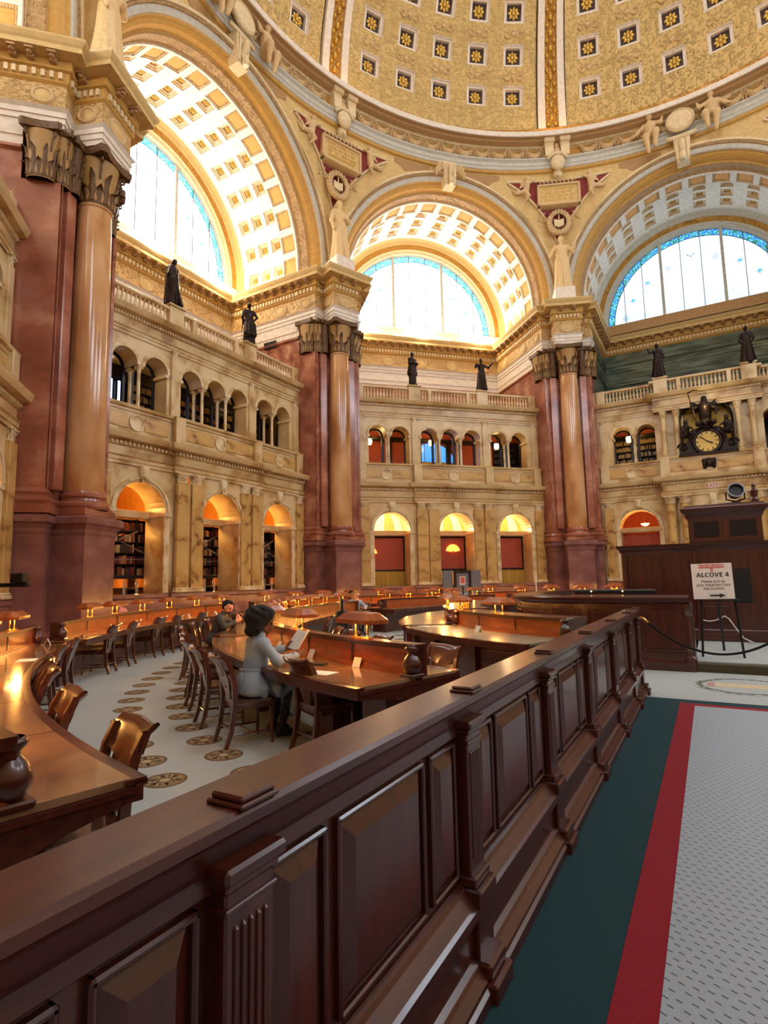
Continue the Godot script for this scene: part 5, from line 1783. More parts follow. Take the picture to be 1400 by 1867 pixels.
	part("tower_ledge", Geo.new().box(-0.74, 2.36, z + 0.1, 0.64, 2.40, z + 0.15, 0.008), M.wood_wide, cd)
	# on top of the tower
	var sp := thing("spotlight", "black stage spotlight with silver rim standing on the central tower", "spotlight", place(V(0.22, 3.2, -0.75), 8.0))
	part("can", Geo.new().at(Transform3D(Basis(Vector3.RIGHT, PI / 2 - 0.25), V(0, 0.26, 0.0))).lathe([P2(0.0, -0.12), P2(0.12, -0.12), P2(0.15, 0.05), P2(0.16, 0.14), P2(0.13, 0.14), P2(0.12, 0.08), P2(0.0, 0.07)], 18), M.black, sp)
	part("rim", Geo.new().at(Transform3D(Basis(Vector3.RIGHT, PI / 2 - 0.25), V(0, 0.26, 0.0))).lathe([P2(0.15, 0.13), P2(0.172, 0.13), P2(0.172, 0.16), P2(0.15, 0.16), P2(0.15, 0.13)], 18), M.steel, sp)
	part("yoke", Geo.new().tube([V(-0.18, 0.26, 0), V(-0.18, 0.1, 0), V(0, 0.05, 0), V(0.18, 0.1, 0), V(0.18, 0.26, 0)], 0.018, 6).lathe([P2(0.1, 0.0), P2(0.1, 0.03), P2(0.04, 0.06)], 12), M.black, sp)
	for q in [[-0.22, 3.2, -0.62, 12.0, "loose white papers lying at the left on top of the central tower"], [-0.05, 3.2, -0.55, -20.0, "small loose white papers beside the spotlight on the central tower"]]:
		var pp := thing("papers", q[4], "papers", place(V(q[0], q[1], q[2]), q[3]))
		for i in 3: part("sheet", Geo.new().at(place(V(i * 0.03, 0.004 * i, -i * 0.02), i * 9.0)).box(-0.13, 0.0, -0.09, 0.13, 0.004, 0.09), M.paper, pp)
	var fl := thing("finial", "dark turned wooden finial on the rear right corner of the central tower", "finial", place(V(0.60, 3.2, -1.1)))
	part("post", Geo.new().lathe([P2(0.09, 0.0), P2(0.09, 0.1), P2(0.06, 0.16), P2(0.085, 0.3), P2(0.04, 0.38), P2(0.045, 0.44), P2(0.0, 0.5)], 12), M.wood_tall, fl)
	# the sign on its easel
	var es := thing("easel", "black three-legged easel standing on the platform under the white sign", "easel", place(V(-0.33, 0.16, 2.2)))
	for q in [[V(-0.30, 0.0, 0.02), V(-0.22, 1.62, -0.16)], [V(0.34, 0.0, -0.02), V(0.24, 1.62, -0.16)], [V(0.05, 0.0, -1.05), V(0.0, 1.5, -0.2)]]: part("leg", Geo.new().tube([q[0], q[1]], 0.022, 6), M.black, es)
	part("shelf", Geo.new().box(-0.34, 1.0, -0.08, 0.38, 1.025, 0.02, 0.004), M.black, es)
	var sg := Transform3D(Basis(Vector3.UP, 0.0) * Basis(Vector3.RIGHT, -0.14) * Basis(Vector3.BACK, 0.015), V(-0.375, 1.19, 2.21))
	var sn := thing("sign", "white alcove notice with red header and black arrow, propped on the easel", "sign", sg)
	part("board", Geo.new().box(-0.325, 0.0, -0.012, 0.325, 0.65, 0.0, 0.003), M.sign_white, sn)
	part("header", Geo.new().box(-0.20, 0.565, 0.0, 0.205, 0.632, 0.002), M.sign_red, sn)
	part("header_tab", Geo.new().box(-0.018, 0.50, 0.0, 0.03, 0.565, 0.002), M.sign_red, sn)
	part("arrow_slip", Geo.new().box(-0.10, 0.01, 0.0, 0.20, 0.115, 0.002), M.paper, sn)
	part("arrow", Geo.new().prism(PackedVector2Array([P2(-0.06, 0.048), P2(0.09, 0.048), P2(0.09, 0.022), P2(0.185, 0.063), P2(0.09, 0.104), P2(0.09, 0.078), P2(-0.06, 0.078)]), 0.001, 0.004), M.ink, sn)
	for l in [["BOOK DELIVERIES", 0.598, 0.042, true, M.sign_white], ["TO", 0.53, 0.04, true, M.sign_white], ["ALCOVE 4", 0.44, 0.085, true, M.ink], ["Please pick up", 0.32, 0.045, false, M.ink], ["your materials from", 0.255, 0.045, false, M.ink], ["this location", 0.19, 0.045, false, M.ink]]:
		var tm := text(l[0], l[2], l[3])
		part("lettering", tm, l[4], sn, Transform3D(Basis(), V(0.01, l[1], 0.003)))
	one("cord", Geo.new().tube([V(-0.62, 0.62, -0.52), V(-0.5, 0.60, -0.48), V(-0.36, 0.63, -0.46), V(-0.2, 0.72, -0.45), V(-0.12, 0.66, -0.42), V(0.0, 0.45, -0.40), V(0.12, 0.26, -0.38), V(0.3, 0.17, -0.3)], 0.014, 6), M.paper, "thin white cord looping down over the base of the central desk below the sign", "cord")

func text(s: String, h: float, bold: bool) -> TextMesh:
	var tm := TextMesh.new()
	var f := SystemFont.new()
	f.font_names = PackedStringArray(["Droid Sans"])
	f.font_weight = 700 if bold else 400
	tm.font = f
	tm.text = s
	tm.font_size = 32
	tm.pixel_size = h / 24.0
	tm.depth = 0.003
	return tm

# ---------------------------------------------------------------- reading desks, lamps, chairs
func arc(r: float, a0: float, a1: float, k: int) -> Array: # plan line at this radius, from a0 to a1
	var o := []
	for i in k + 1: o.append(pol(r, lerpf(a0, a1, float(i) / k)))
	return o

# a curved desk: `edge` is the sitter's edge, `wall` the partition, `back` the far edge; the sitter is outside (edge > wall) or inside
func desk(label: String, edge: float, wall: float, back: float, az0: float, az1: float, seats: int, solid := false) -> Node3D:
	var d := thing("reading_desk", label, "desk", Transform3D(), "curved reading desks")
	var s := signf(edge - wall)
	var n := maxi(4, int((az1 - az0) / 1.6))
	var top := 0.76
	for k in seats:
		var a := lerpf(az0, az1, float(k) / seats) + 0.06
		var b := lerpf(az0, az1, float(k + 1) / seats) - 0.06
		part("desktop", cornerless(Geo.new(), edge - s * 0.07, wall, a, b, 0.725, top + 0.004), M.desk_leather if solid else M.desk_top, d)
	part("edge_moulding", cornerless(cornerless(cornerless(Geo.new(), edge - s * 0.005, edge - s * 0.10, az0, az1, 0.735, top + 0.001), edge, edge - s * 0.06, az0, az1, 0.725, 0.75), edge - s * 0.02, edge - s * 0.12, az0, az1, 0.66, 0.725), M.wood_wide, d)
	if absf(wall - back) > 0.05:
		part("far_top", cornerless(Geo.new(), wall, back, az0, az1, 0.725 if not solid else 0.98, top if not solid else 1.05), M.desk_top if not solid else M.wood_wide, d)
		part("far_edge", cornerless(Geo.new(), back, back + s * 0.04, az0, az1, 0.64, 0.745), M.wood_wide, d)
		if solid: part("cabinet", cornerless(Geo.new(), wall - s * 0.1, back, az0 + 0.2, az1 - 0.2, 0.0, 0.98), M.wood_tall, d)
	# partition with panels, stiles, cap and the two pale beads at its foot
	var hw := 0.035
	var pn := part("partition", cornerless(Geo.new(), wall - hw, wall + hw, az0 + 0.15, az1 - 0.15, 0.70, 1.03), M.wood_lamplit, d)
	part("partition_cap", cornerless(cornerless(Geo.new(), wall - 0.075, wall + 0.075, az0, az1, 1.025, 1.052), wall - 0.055, wall + 0.055, az0, az1, 1.0, 1.026), M.wood_wide, pn)

	part("foot_bead", cornerless(cornerless(Geo.new(), wall + s * 0.03, wall + s * 0.075, az0 + 0.1, az1 - 0.1, top, 0.785), wall + s * 0.03, wall + s * 0.055, az0 + 0.1, az1 - 0.1, 0.785, 0.815), M.wood_lamplit, pn)

	for k in range(1, seats):
		var a := lerpf(az0, az1, float(k) / seats)
		part("stile", cornerless(Geo.new(), wall + s * 0.03, wall + s * 0.045, a - 0.1, a + 0.1, 0.80, 1.0), M.wood_wide, pn)

	# ends: gabled board with a vase-shaped bracket at the partition
	for e in [[az0, 1.0], [az1, -1.0]]:
		var t: float = e[0]
		var eb := part("end_board", gable(edge - s * 0.10, wall, back + s * 0.04, t, e[1] * 0.22), M.wood_wide, d)
		part("end_moulding", cornerless(Geo.new(), edge - s * 0.04, back, t - e[1] * 0.06, t + e[1] * 0.25, 0.70, 0.728), M.wood_wide, eb)

		var br := Geo.new().at(place(pol(wall + s * 0.07, t + e[1] * 0.35, 0.0), t))
		br.box(-0.085, 0.755, -0.085, 0.085, 0.79, 0.085, 0.01).lathe([P2(0.05, 0.785), P2(0.075, 0.81), P2(0.09, 0.85), P2(0.088, 0.89), P2(0.065, 0.935), P2(0.038, 0.965), P2(0.04, 0.98), P2(0.062, 1.0), P2(0.066, 1.02), P2(0.05, 1.035)], 20, true)
		part("end_bracket", br, M.wood_tall, eb)

		part("end_post", Geo.new().at(place(pol(wall, t + e[1] * 0.35, 0.0), t)).box(-0.05, 0.0, -0.09, 0.05, 1.05, 0.09, 0.01), M.wood_tall, d)
	# pedestals between the knee spaces
	for k in seats + 1:
		var a := clampf(lerpf(az0, az1, float(k) / seats), az0 + 1.4, az1 - 1.4)
		if solid or k % 2 == 0 or k == seats: part("pedestal", cornerless(Geo.new(), edge - s * (0.42 if not solid else 0.1), wall, a - 0.9, a + 0.9, 0.0, 0.70), M.wood_tall, d)
	part("modesty_board", cornerless(Geo.new(), wall - 0.02, wall + 0.02, az0 + 0.3, az1 - 0.3, 0.08, 0.72), M.wood_tall, d)
	if solid:
		part("front_board", cornerless(Geo.new(), edge - s * 0.2, edge - s * 0.24, az0 + 0.4, az1 - 0.4, 0.0, 0.7), M.wood_tall, d)
		for k in seats:
			var a := lerpf(az0, az1, (k + 0.5) / seats)
			var w := (az1 - az0) / seats * 0.36
			part("cupboard_door", cornerless(Geo.new(), edge - s * 0.2, edge - s * 0.17, a - w, a + w, 0.1, 0.6), M.wood_wide, d)
			part("label_plate", cornerless(Geo.new(), edge - s * 0.12, edge - s * 0.115, a - 0.35, a + 0.35, 0.665, 0.70), M.paper, d)
	return d

func gable(e: float, w: float, b: float, t: float, dt: float) -> Geo: # end of a desk: deepest under the partition, rising to both edges
	var g := Geo.new()
	var low := [[e, 0.66], [lerpf(e, w, 0.55), 0.60], [w, 0.52], [b, 0.60]]
	for i in 3:
		var p: Array = low[i]
		var q: Array = low[i + 1]
		for a in [t, t + dt]: g.oquad(pol(p[0], a, p[1]), pol(q[0], a, q[1]), pol(q[0], a, 0.735), pol(p[0], a, 0.735), pol(1.0, t) * 0.0 + (pol(p[0], a) - pol(p[0], t + dt / 2.0)))
		g.oquad(pol(p[0], t, p[1]), pol(q[0], t, q[1]), pol(q[0], t + dt, q[1]), pol(p[0], t + dt, p[1]), V(0, -1, 0))
	return g

func make_lamp() -> Node3D: # wooden hood on two brass posts, standing on a partition cap; the long side lies along x
	var l := thing("desk_lamp", "", "desk lamp")
	part("base", Geo.new().box(-0.16, 0.0, -0.035, 0.16, 0.012, 0.035, 0.004), M.brass, l)
	for x in [-0.105, 0.105]: part("post", Geo.new().at(place(V(x, 0.0, 0))).lathe([P2(0.018, 0.01), P2(0.018, 0.02), P2(0.011, 0.03), P2(0.011, 0.16), P2(0.016, 0.17)], 8), M.brass, l)
	var h := Geo.new()
	var rings := [[0.31, 0.15, 0.155], [0.315, 0.155, 0.165], [0.315, 0.155, 0.195], [0.235, 0.085, 0.262], [0.21, 0.06, 0.268], [0.0, 0.0, 0.270]]
	var pts := []
	for r in rings:
		var c: float = minf(0.06, r[1] * 0.5)
		var row := []
		for q in [[r[0], -r[1] + c], [r[0], r[1] - c], [r[0] - c, r[1]], [-r[0] + c, r[1]], [-r[0], r[1] - c], [-r[0], -r[1] + c], [-r[0] + c, -r[1]], [r[0] - c, -r[1]]]: row.append(V(q[0], r[2], q[1]))
		pts.append(row)
	for k in rings.size() - 1:
		for i in 8: h.oquad(pts[k][i], pts[k][(i + 1) % 8], pts[k + 1][(i + 1) % 8], pts[k + 1][i], V(pts[k][i].x, 0.3, pts[k][i].z))
	for k in [0]: # open underside: inner faces
		for i in 8: h.oquad(pts[0][i], pts[0][(i + 1) % 8], pts[3][(i + 1) % 8] * V(0.9, 1, 0.9), pts[3][i] * V(0.9, 1, 0.9), V(0, -1, 0))
	var hd := part("hood", h, M.wood_lamplit, l)
	part("lamp_tube", Geo.new().at(Transform3D(Basis(Vector3.BACK, PI / 2), V(0, 0.19, 0))).lathe([P2(0.0, -0.2), P2(0.022, -0.2), P2(0.022, 0.2), P2(0.0, 0.2)], 8), M.lamp_glow, hd)
	return l

func make_chair() -> Node3D: # front towards -z
	var c := thing("chair", "", "chair", Transform3D(), "reading room chairs")
	var seat := Geo.new()
	var poly := PackedVector2Array([P2(-0.19, -0.20), P2(0.19, -0.20), P2(0.235, 0.17), P2(0.20, 0.22), P2(-0.20, 0.22), P2(-0.235, 0.17)])
	seat.at(Transform3D(Basis(Vector3.RIGHT, -PI / 2), V(0, 0.0, 0))).prism(poly, 0.425, 0.458)
	var se := part("seat", seat, M.chair_wood, c)
	part("seat_rail", Geo.new().box(-0.20, 0.37, -0.215, 0.20, 0.427, -0.19, 0.005).box(-0.20, 0.37, 0.165, 0.20, 0.427, 0.19, 0.005).box(-0.222, 0.37, -0.2, -0.195, 0.427, 0.19, 0.005).box(0.195, 0.37, -0.2, 0.222, 0.427, 0.19, 0.005), M.chair_wood, se)

	for s in [-1.0, 1.0]:
		var f := Geo.new()
		f.tube([V(s * 0.205, 0.0, -0.20), V(s * 0.205, 0.10, -0.195), V(s * 0.205, 0.43, -0.185)], [0.017, 0.018, 0.024], 6)
		part("leg", f, M.chair_wood, c)
		var rows := []
		for q in [[0.0, 0.285, 0.016, 0.02], [0.15, 0.235, 0.018, 0.023], [0.43, 0.195, 0.02, 0.027], [0.62, 0.205, 0.018, 0.027], [0.78, 0.245, 0.017, 0.026], [0.88, 0.295, 0.017, 0.024]]:
			var xx: float = s * (0.185 + 0.012 * smoothstep(0.4, 0.88, q[0]))
			rows.append(PackedVector3Array([V(xx - q[2], q[0], q[1] - q[3]), V(xx + q[2], q[0], q[1] - q[3]), V(xx + q[2], q[0], q[1] + q[3]), V(xx - q[2], q[0], q[1] + q[3]), V(xx - q[2], q[0], q[1] - q[3])]))
		var r := Geo.new()
		for i in rows.size() - 1:
			for k in 4: r.oquad(rows[i][k], rows[i][k + 1], rows[i + 1][k + 1], rows[i + 1][k], (rows[i][k] + rows[i][k + 1]) * 0.5 - V(s * 0.19, rows[i][k].y, (rows[i][0].z + rows[i][2].z) / 2))
		part("leg", r, M.chair_wood, c)
	# broad curved back: top rail that scrolls over, and a vase-shaped splat
	var b := Geo.new()
	var br := []
	for i in 13:
		var x := lerpf(-0.215, 0.215, i / 12.0)
		var bow := 0.035 * (1.0 - pow(x / 0.215, 2.0))
		var row := PackedVector3Array()
		var ear := 0.02 * smoothstep(0.14, 0.215, absf(x))
		for q in [[0.69, 0.225, 0.0], [0.78, 0.252, 0.0], [0.86, 0.288, 1.0], [0.895, 0.325, 1.0], [0.90, 0.35, 1.0], [0.885, 0.362, 1.0], [0.87, 0.345, 1.0], [0.845, 0.312, 1.0], [0.77, 0.276, 0.0], [0.69, 0.25, 0.0], [0.69, 0.225, 0.0]]:
			row.append(V(x, q[0] + (ear - 0.012 * sin((x / 0.215 + 1.0) * PI)) * q[2] + (0.10 * pow(absf(x) / 0.215, 2.0) if q[0] < 0.7 else 0.0), q[1] + bow))
		br.append(row)
	b.strips(br, true, false, true)
	for i in [0, 12]:
		var row: PackedVector3Array = br[i]
		for k in range(1, 5): b.oquad(row[k - 1], row[k], row[10 - k - 0], row[10 - k + 1] if k > 1 else row[9], V(signf(row[0].x), 0, 0))
	part("top_rail", b, M.chair_wood, c)
	var sp := Geo.new()
	var sr := []
	for q in [[0.455, 0.065, 0.19], [0.52, 0.075, 0.20], [0.58, 0.10, 0.215], [0.64, 0.135, 0.232], [0.70, 0.155, 0.255], [0.76, 0.15, 0.28]]:
		sr.append(q)
	for i in sr.size() - 1:
		var p: Array = sr[i]
		var q: Array = sr[i + 1]
		for dz in [0.0, 0.016]: sp.oquad(V(-p[1], p[0], p[2] + dz), V(p[1], p[0], p[2] + dz), V(q[1], q[0], q[2] + dz), V(-q[1], q[0], q[2] + dz), V(0, 0, 1 if dz > 0 else -1))
		for s in [-1.0, 1.0]: sp.oquad(V(s * p[1], p[0], p[2]), V(s * p[1], p[0], p[2] + 0.016), V(s * q[1], q[0], q[2] + 0.016), V(s * q[1], q[0], q[2]), V(s, 0, 0))
	var spl := part("splat", sp, M.chair_wood, c)
	part("inlay", Geo.new().at(Transform3D(Basis(Vector3.RIGHT, PI / 2 - 0.25), V(0, 0.62, 0.228))).lathe([P2(0.05, -0.006), P2(0.05, 0.0), P2(0.0, 0.0)], 16).at(Transform3D(Basis(Vector3.RIGHT, -PI / 2 - 0.25), V(0, 0.62, 0.222))).lathe([P2(0.05, -0.006), P2(0.05, 0.0), P2(0.0, 0.0)], 16), M.inlay, spl)

	part("stretcher", Geo.new().box(-0.2, 0.16, 0.205, 0.2, 0.185, 0.235, 0.005), M.chair_wood, c)
	for s in [-1.0, 1.0]: part("stretcher", Geo.new().tube([V(s * 0.203, 0.13, -0.195), V(s * 0.19, 0.13, 0.235)], 0.012, 6), M.chair_wood, c)
	part("stretcher", Geo.new().tube([V(-0.197, 0.13, 0.02), V(0.197, 0.13, 0.02)], 0.011, 6), M.chair_wood, c)
	return c

var proto_used := {}
func put(proto: Node3D, tr: Transform3D, label: String, group := "") -> Node3D:
	if not proto_used.has(proto):
		proto_used[proto] = true
		proto.transform = tr
		proto.set_meta("label", label)
		if group: proto.set_meta("group", group)
		return proto
	return dup(proto, tr, label, group)

func build_furniture() -> void:
	desk("long curved reading desk nearest the rail, running off the left edge of the picture", 12.6, 13.22, 13.6, 133.4, 167.3, 6)
	desk("long curved reading desk in front of the nearest red pillar and the bookcase arches", 12.6, 13.1, 13.55, 96.0, 131.0, 6)
	desk("curved reading desk at which the woman in the pale coat reads", 10.55, 9.74, 9.2, 134.0, 163.4, 5)
	desk("curved reading desk at which the man in the dark jacket sits", 10.55, 9.62, 9.15, 88.5, 131.6, 8)
	desk("dark desk with cupboards and a broad shelf, beside the rail and below two lamps", 7.1, 6.05, 5.6, 129.5, 158.5, 3, true)
	desk("dark desk behind the cupboard desk, with instruments on its pale top", 7.1, 6.05, 5.3, 84.0, 126.0, 4, true)
	desk("far curved reading desk below the red doors, outermost ring", 12.6, 13.1, 13.55, 48.0, 92.5, 7)
	desk("far curved reading desk below the red doors, inner of the two rings", 10.55, 9.62, 9.15, 50.0, 80.5, 6)
	desk("farthest curved reading desk in front of the clock-side pillar, outermost ring", 12.6, 13.1, 13.55, 4.0, 44.5, 7)
	desk("farthest curved reading desk before the clock wall, inner of the two rings", 10.55, 9.62, 9.15, 12.0, 47.0, 6)
	var lamp := make_lamp()
	var lamps := []
	for az in [162.0, 156.0, 150.0, 144.0, 137.8]: lamps.append([13.22, az, "along the nearest desk at the left edge"])
	for az in [124.4, 119.6, 114.2, 108.9, 103.4, 98.3]: lamps.append([13.1, az, "along the desk in front of the bookcase arches"])
	for az in [158.2, 149.4, 141.6, 136.2]: lamps.append([9.74, az, "along the woman's desk"])
	for az in [126.5, 121.0, 115.5, 110.0, 104.5, 99.0, 93.5]: lamps.append([9.62, az, "along the desk of the man in the dark jacket"])
	for az in [144.7, 130.8]: lamps.append([6.05, az, "on the cupboard desk beside the rail"])
	for az in [120.0, 109.0, 98.0]: lamps.append([6.05, az, "on the desk with instruments"])
	for az in [89.0, 83.0, 77.0, 71.0, 65.0, 59.0, 53.0]: lamps.append([13.1, az, "on the far outer desk below the red doors"])
	for az in [79.0, 73.0, 67.0, 61.0, 55.0]: lamps.append([9.62, az, "on the far inner desk below the red doors"])
	for az in [42.0, 36.0, 30.0, 24.0, 18.0]: lamps.append([13.1, az, "on the farthest desk before the clock-side pillar"])
	for az in [43.0, 36.0, 29.0, 22.0]: lamps.append([9.62, az, "on the farthest inner desk before the clock wall"])
	var ord := ["first", "second", "third", "fourth", "fifth", "sixth", "seventh", "eighth"]
	var count := {}
	for q in lamps:
		var k: int = count.get(q[2], 0)
		count[q[2]] = k + 1
		put(lamp, place(pol(q[0], q[1], 1.052), q[1]), "hooded desk lamp, %s from the rail %s" % [ord[k], q[2]], "hooded desk lamps")
		var far: bool = pol(q[0], q[1]).distance_to(V(-0.41, 0, 14.1)) > 19.0
		bulb("lamp_light", pol(q[0] + 0.10 * (1.0 if q[0] < 12.0 else -1.0), q[1], 1.19), Color(1.0, 0.70, 0.34), LAMP * (1.5 if far else 1.0), 0.05)
	# chairs: radius, azimuth, facing the centre (1) or away from it (0), twist
	var chair := make_chair()
	H.chair = chair
	var chairs := []
	for q in [[164.9, 0.0], [158.9, 3.0], [152.6, 0.0], [149.3, -4.0], [141.5, 2.0], [136.5, 0.0]]: chairs.append([12.76, q[0], 0, q[1], "along the inner edge of the nearest left desk"])
	for q in [[124.6, 0.0], [120.3, 4.0], [114.4, -3.0], [110.6, 0.0], [105.3, 2.0], [99.5, 0.0]]: chairs.append([12.9, q[0], 0, q[1], "at the desk in front of the bookcase arches"])
	chairs.append([10.64, 153.4, 1, 0.0, "under the woman reading in the pale coat"])
	chairs.append([10.14, 157.7, 1, 0.0, "pushed in beside the woman, against the rail"])
	for q in [[148.2, 0.0], [142.8, 4.0], [137.8, 0.0]]: chairs.append([10.64, q[0], 1, q[1], "on the outer side of the woman's desk, behind her"])
	for q in [[129.5, 0.0], [124.6, 0.0], [119.0, 3.0], [113.5, 0.0], [108.0, 0.0]]: chairs.append([10.85, q[0], 1, q[1], "along the desk of the man in the dark jacket"])
	chairs.append([9.0, 159.6, 0, 10.0, "with a bright back, beyond the end of the woman's desk"])
	for q in [[150.0, 0.0], [144.0, 5.0], [139.0, 0.0]]: chairs.append([8.9, q[0], 0, q[1], "on the far side of the woman's desk"])
	for q in [[125.0, 0.0], [117.0, 0.0], [109.0, 6.0], [101.0, 0.0]]: chairs.append([8.85, q[0], 0, q[1], "on the far side of the man's desk"])
	for q in [[88.0, 0.0], [81.0, 4.0], [74.0, 0.0], [67.5, 0.0], [60.0, 0.0]]: chairs.append([12.5, q[0], 0, q[1], "at the far desk below the red doors"])
	for q in [[76.5, 0.0], [70.0, 0.0], [64.0, 5.0], [57.0, 0.0]]: chairs.append([10.8, q[0], 1, q[1], "at the far inner desk below the red doors"])
	count = {}
	for q in chairs:
		var k: int = count.get(q[4], 0)
		count[q[4]] = k + 1
		var yaw: float = q[1] + (180.0 if q[2] == 1 else 0.0) + q[3]
		var lab: String = "wooden chair %s" % q[4]
		if q[4] not in ["under the woman reading in the pale coat", "pushed in beside the woman, against the rail", "with a bright back, beyond the end of the woman's desk"]: lab = "%s %s wooden chair %s" % ["scroll-backed", ord[k], q[4]]
		put(chair, place(pol(q[0], q[1]), yaw), lab)
	small_things()

const LAMP := 0.24

func small_things() -> void:
	# folded cards on the desks
	var ci := 0
	for q in [[9.80, 158.3, "beside the end bracket of the woman's desk"], [9.80, 152.6, "in front of the woman's book"], [9.80, 146.0, "on the woman's desk behind her head"], [6.35, 143.0, "on the cupboard desk below its right lamp"], [12.95, 134.6, "at the far end of the nearest left desk"], [12.95, 121.6, "left on the desk before the bookcase arches"], [12.95, 116.4, "next along the desk before the bookcase arches"], [12.95, 111.5, "at the middle of the desk before the bookcase arches"], [12.95, 106.0, "farther along the desk before the bookcase arches"], [12.95, 100.5, "at the far end of the desk before the bookcase arches"]]:
		var c := thing("card", "small folded white card standing %s" % q[2], "card", place(pol(q[0], q[1], 0.765), q[1] + (180.0 if q[0] > 13 else 0.0) + 12.0), "folded cards on the desks")
		for s in [-1.0, 1.0]: part("leaf", Geo.new().at(Transform3D(Basis(Vector3.RIGHT, s * -0.42), V(0, 0, s * 0.045))).box(-0.05, 0.0, -0.0015, 0.05, 0.105, 0.0015), M.paper, c)
		for k in 4: part("print_line", Geo.new().at(Transform3D(Basis(Vector3.RIGHT, -0.42), V(0, 0, 0.045))).box(-0.035, 0.075 - k * 0.016, 0.0015, 0.035 - 0.012 * (k % 2), 0.080 - k * 0.016, 0.0022), M.steel, c)
	# sheets of paper
	for q in [[10.28, 158.6, 0.766, "white sheet lying on the woman's desk in front of the empty chair", 20.0], [6.62, 140.2, 0.766, "white sheet on the cupboard desk, nearer the rail", 12.0], [6.55, 131.0, 0.766, "white sheet at the far end of the cupboard desk", -8.0], [6.72, 127.9 + 2.4, 0.766, "white sheet at the left corner of the cupboard desk", 30.0], [10.2, 151.9, 0.766, "small white sheet under the woman's hands", 5.0], [12.78, 143.0, 0.766, "small white slip near the edge of the nearest left desk", 0.0]]:
		one("sheet", Geo.new().box(-0.14, 0.0, -0.10, 0.14, 0.0025, 0.10), M.paper, q[3], "paper", place(pol(q[0], q[1], q[2]), q[1] + q[4]), "loose sheets")
	# pens and slim tablet beside the open book
	one("pen", Geo.new().tube([V(-0.1, 0.008, 0), V(0.1, 0.008, 0.02)], 0.006, 6), M.black, "black pen lying on the desk beside the woman's right hand", "pen", place(pol(10.12, 155.0, 0.766), 190.0))
	one("tablet", Geo.new().box(-0.11, 0.0, -0.05, 0.11, 0.012, 0.05, 0.004), M.black, "slim black tablet on the desk beyond the woman's right hand", "tablet", place(pol(10.02, 155.6, 0.766), 185.0))
	# monitor with a blue screen standing on the floor stand behind the woman's desk
	var m := thing("monitor", "dark computer stand with a small blue screen behind the woman's desk", "monitor", place(pol(8.3, 119.0), 130.0))
	part("stand", Geo.new().box(-0.16, 0.0, -0.12, 0.16, 1.02, 0.12, 0.015), M.black, m)
	part("case", Geo.new().box(-0.17, 1.02, -0.04, 0.17, 1.27, 0.02, 0.012), M.black, m)
	part("screen", Geo.new().box(-0.15, 1.04, 0.02, 0.15, 1.25, 0.024, 0.002), M.screen_blue, m)
	# instruments on the second inner desk
	var im := thing("instrument", "brass and glass reading instrument with tilted black arm on the pale desk top", "instrument", place(pol(5.7, 118.5, 1.05), 110.0))
	part("base", Geo.new().lathe([P2(0.13, 0.0), P2(0.13, 0.03), P2(0.05, 0.05), P2(0.03, 0.2)], 14), M.brass, im)
	part("head", Geo.new().ball(V(0, 0.24, 0), V(0.10, 0.07, 0.10), 12, 7), M.steel, im)
	part("arm", Geo.new().tube([V(0.05, 0.22, 0.0), V(-0.35, 0.42, 0.0)], 0.022, 6), M.black, im)
	for k in 3: one("bottle", Geo.new().lathe([P2(0.03, 0.0), P2(0.032, 0.1), P2(0.012, 0.14), P2(0.012, 0.18), P2(0.0, 0.18)], 10), M.brass, "small brass stand on the pale desk, %s from the instrument" % ["first", "second", "third"][k], "desk stand", place(pol(5.7, 121.0 + k * 1.6, 1.05)), "small brass stands")
	one("flagstaff", Geo.new().lathe([P2(0.12, 0.0), P2(0.12, 0.04), P2(0.022, 0.06), P2(0.022, 1.7), P2(0.0, 1.72)], 10), M.paper, "thin white staff standing before the pillar beside the clock wall", "staff", place(pol(12.0, 34.5)))
	# things on the stand at the left edge
	var cm := thing("camera", "black video camera on a bracket at the left edge, before the nearest pillar", "camera", place(V(-10.36, 1.72, 8.97), 29.7))
	part("body", Geo.new().box(-0.09, 0.0, -0.10, 0.13, 0.16, 0.10, 0.015), M.black, cm)
	part("bracket", Geo.new().box(-0.6, -0.07, -0.04, 0.18, 0.0, 0.06, 0.012), M.black, cm)
	part("column", Geo.new().at(place(V(-0.55, 0, 0))).lathe([P2(0.14, -1.70), P2(0.14, -1.67), P2(0.03, -1.64), P2(0.025, -0.05)], 10), M.black, cm)
	# red notice and grey screen below the middle red door
	var gs := thing("notice_board", "grey framed screen with a red notice below the middle red door", "notice board", place(pol(14.5, 45.0), 45.0))
	part("frame", Geo.new().box(-0.42, 0.0, -0.04, -0.30, 2.0, 0.04, 0.01).box(0.30, 0.0, -0.04, 0.42, 2.0, 0.04, 0.01).box(-0.42, 1.9, -0.04, 0.42, 2.0, 0.04, 0.01), M.dark_panel, gs)
	part("panel", Geo.new().box(-0.30, 0.2, -0.02, 0.30, 1.9, 0.0), M.grey_paint, gs)
	part("notice", Geo.new().box(-0.14, 1.36, 0.0, 0.14, 1.74, 0.012), M.paper, gs)
	part("notice_red", Geo.new().box(-0.10, 1.42, 0.012, 0.10, 1.70, 0.016), M.exit_red, gs)
	for s in [-1.0, 1.0]: one("screen_panel", Geo.new().box(-0.24, 0.0, -0.03, 0.24, 2.02, 0.03, 0.01), M.grey_paint, "plain grey panel %s of the red notice below the middle door" % ("left" if s < 0 else "right"), "screen panel", Transform3D(Basis(Vector3.UP, deg_to_rad(45)), pol(14.6, 45.0 - s * 2.75)), "grey panels")
	# exit sign over the clock wall's lower cornice
	var ex := thing("exit_sign", "small red EXIT sign on the frieze below the clock", "exit sign", place(V(-0.02, 5.55, -14.66)))
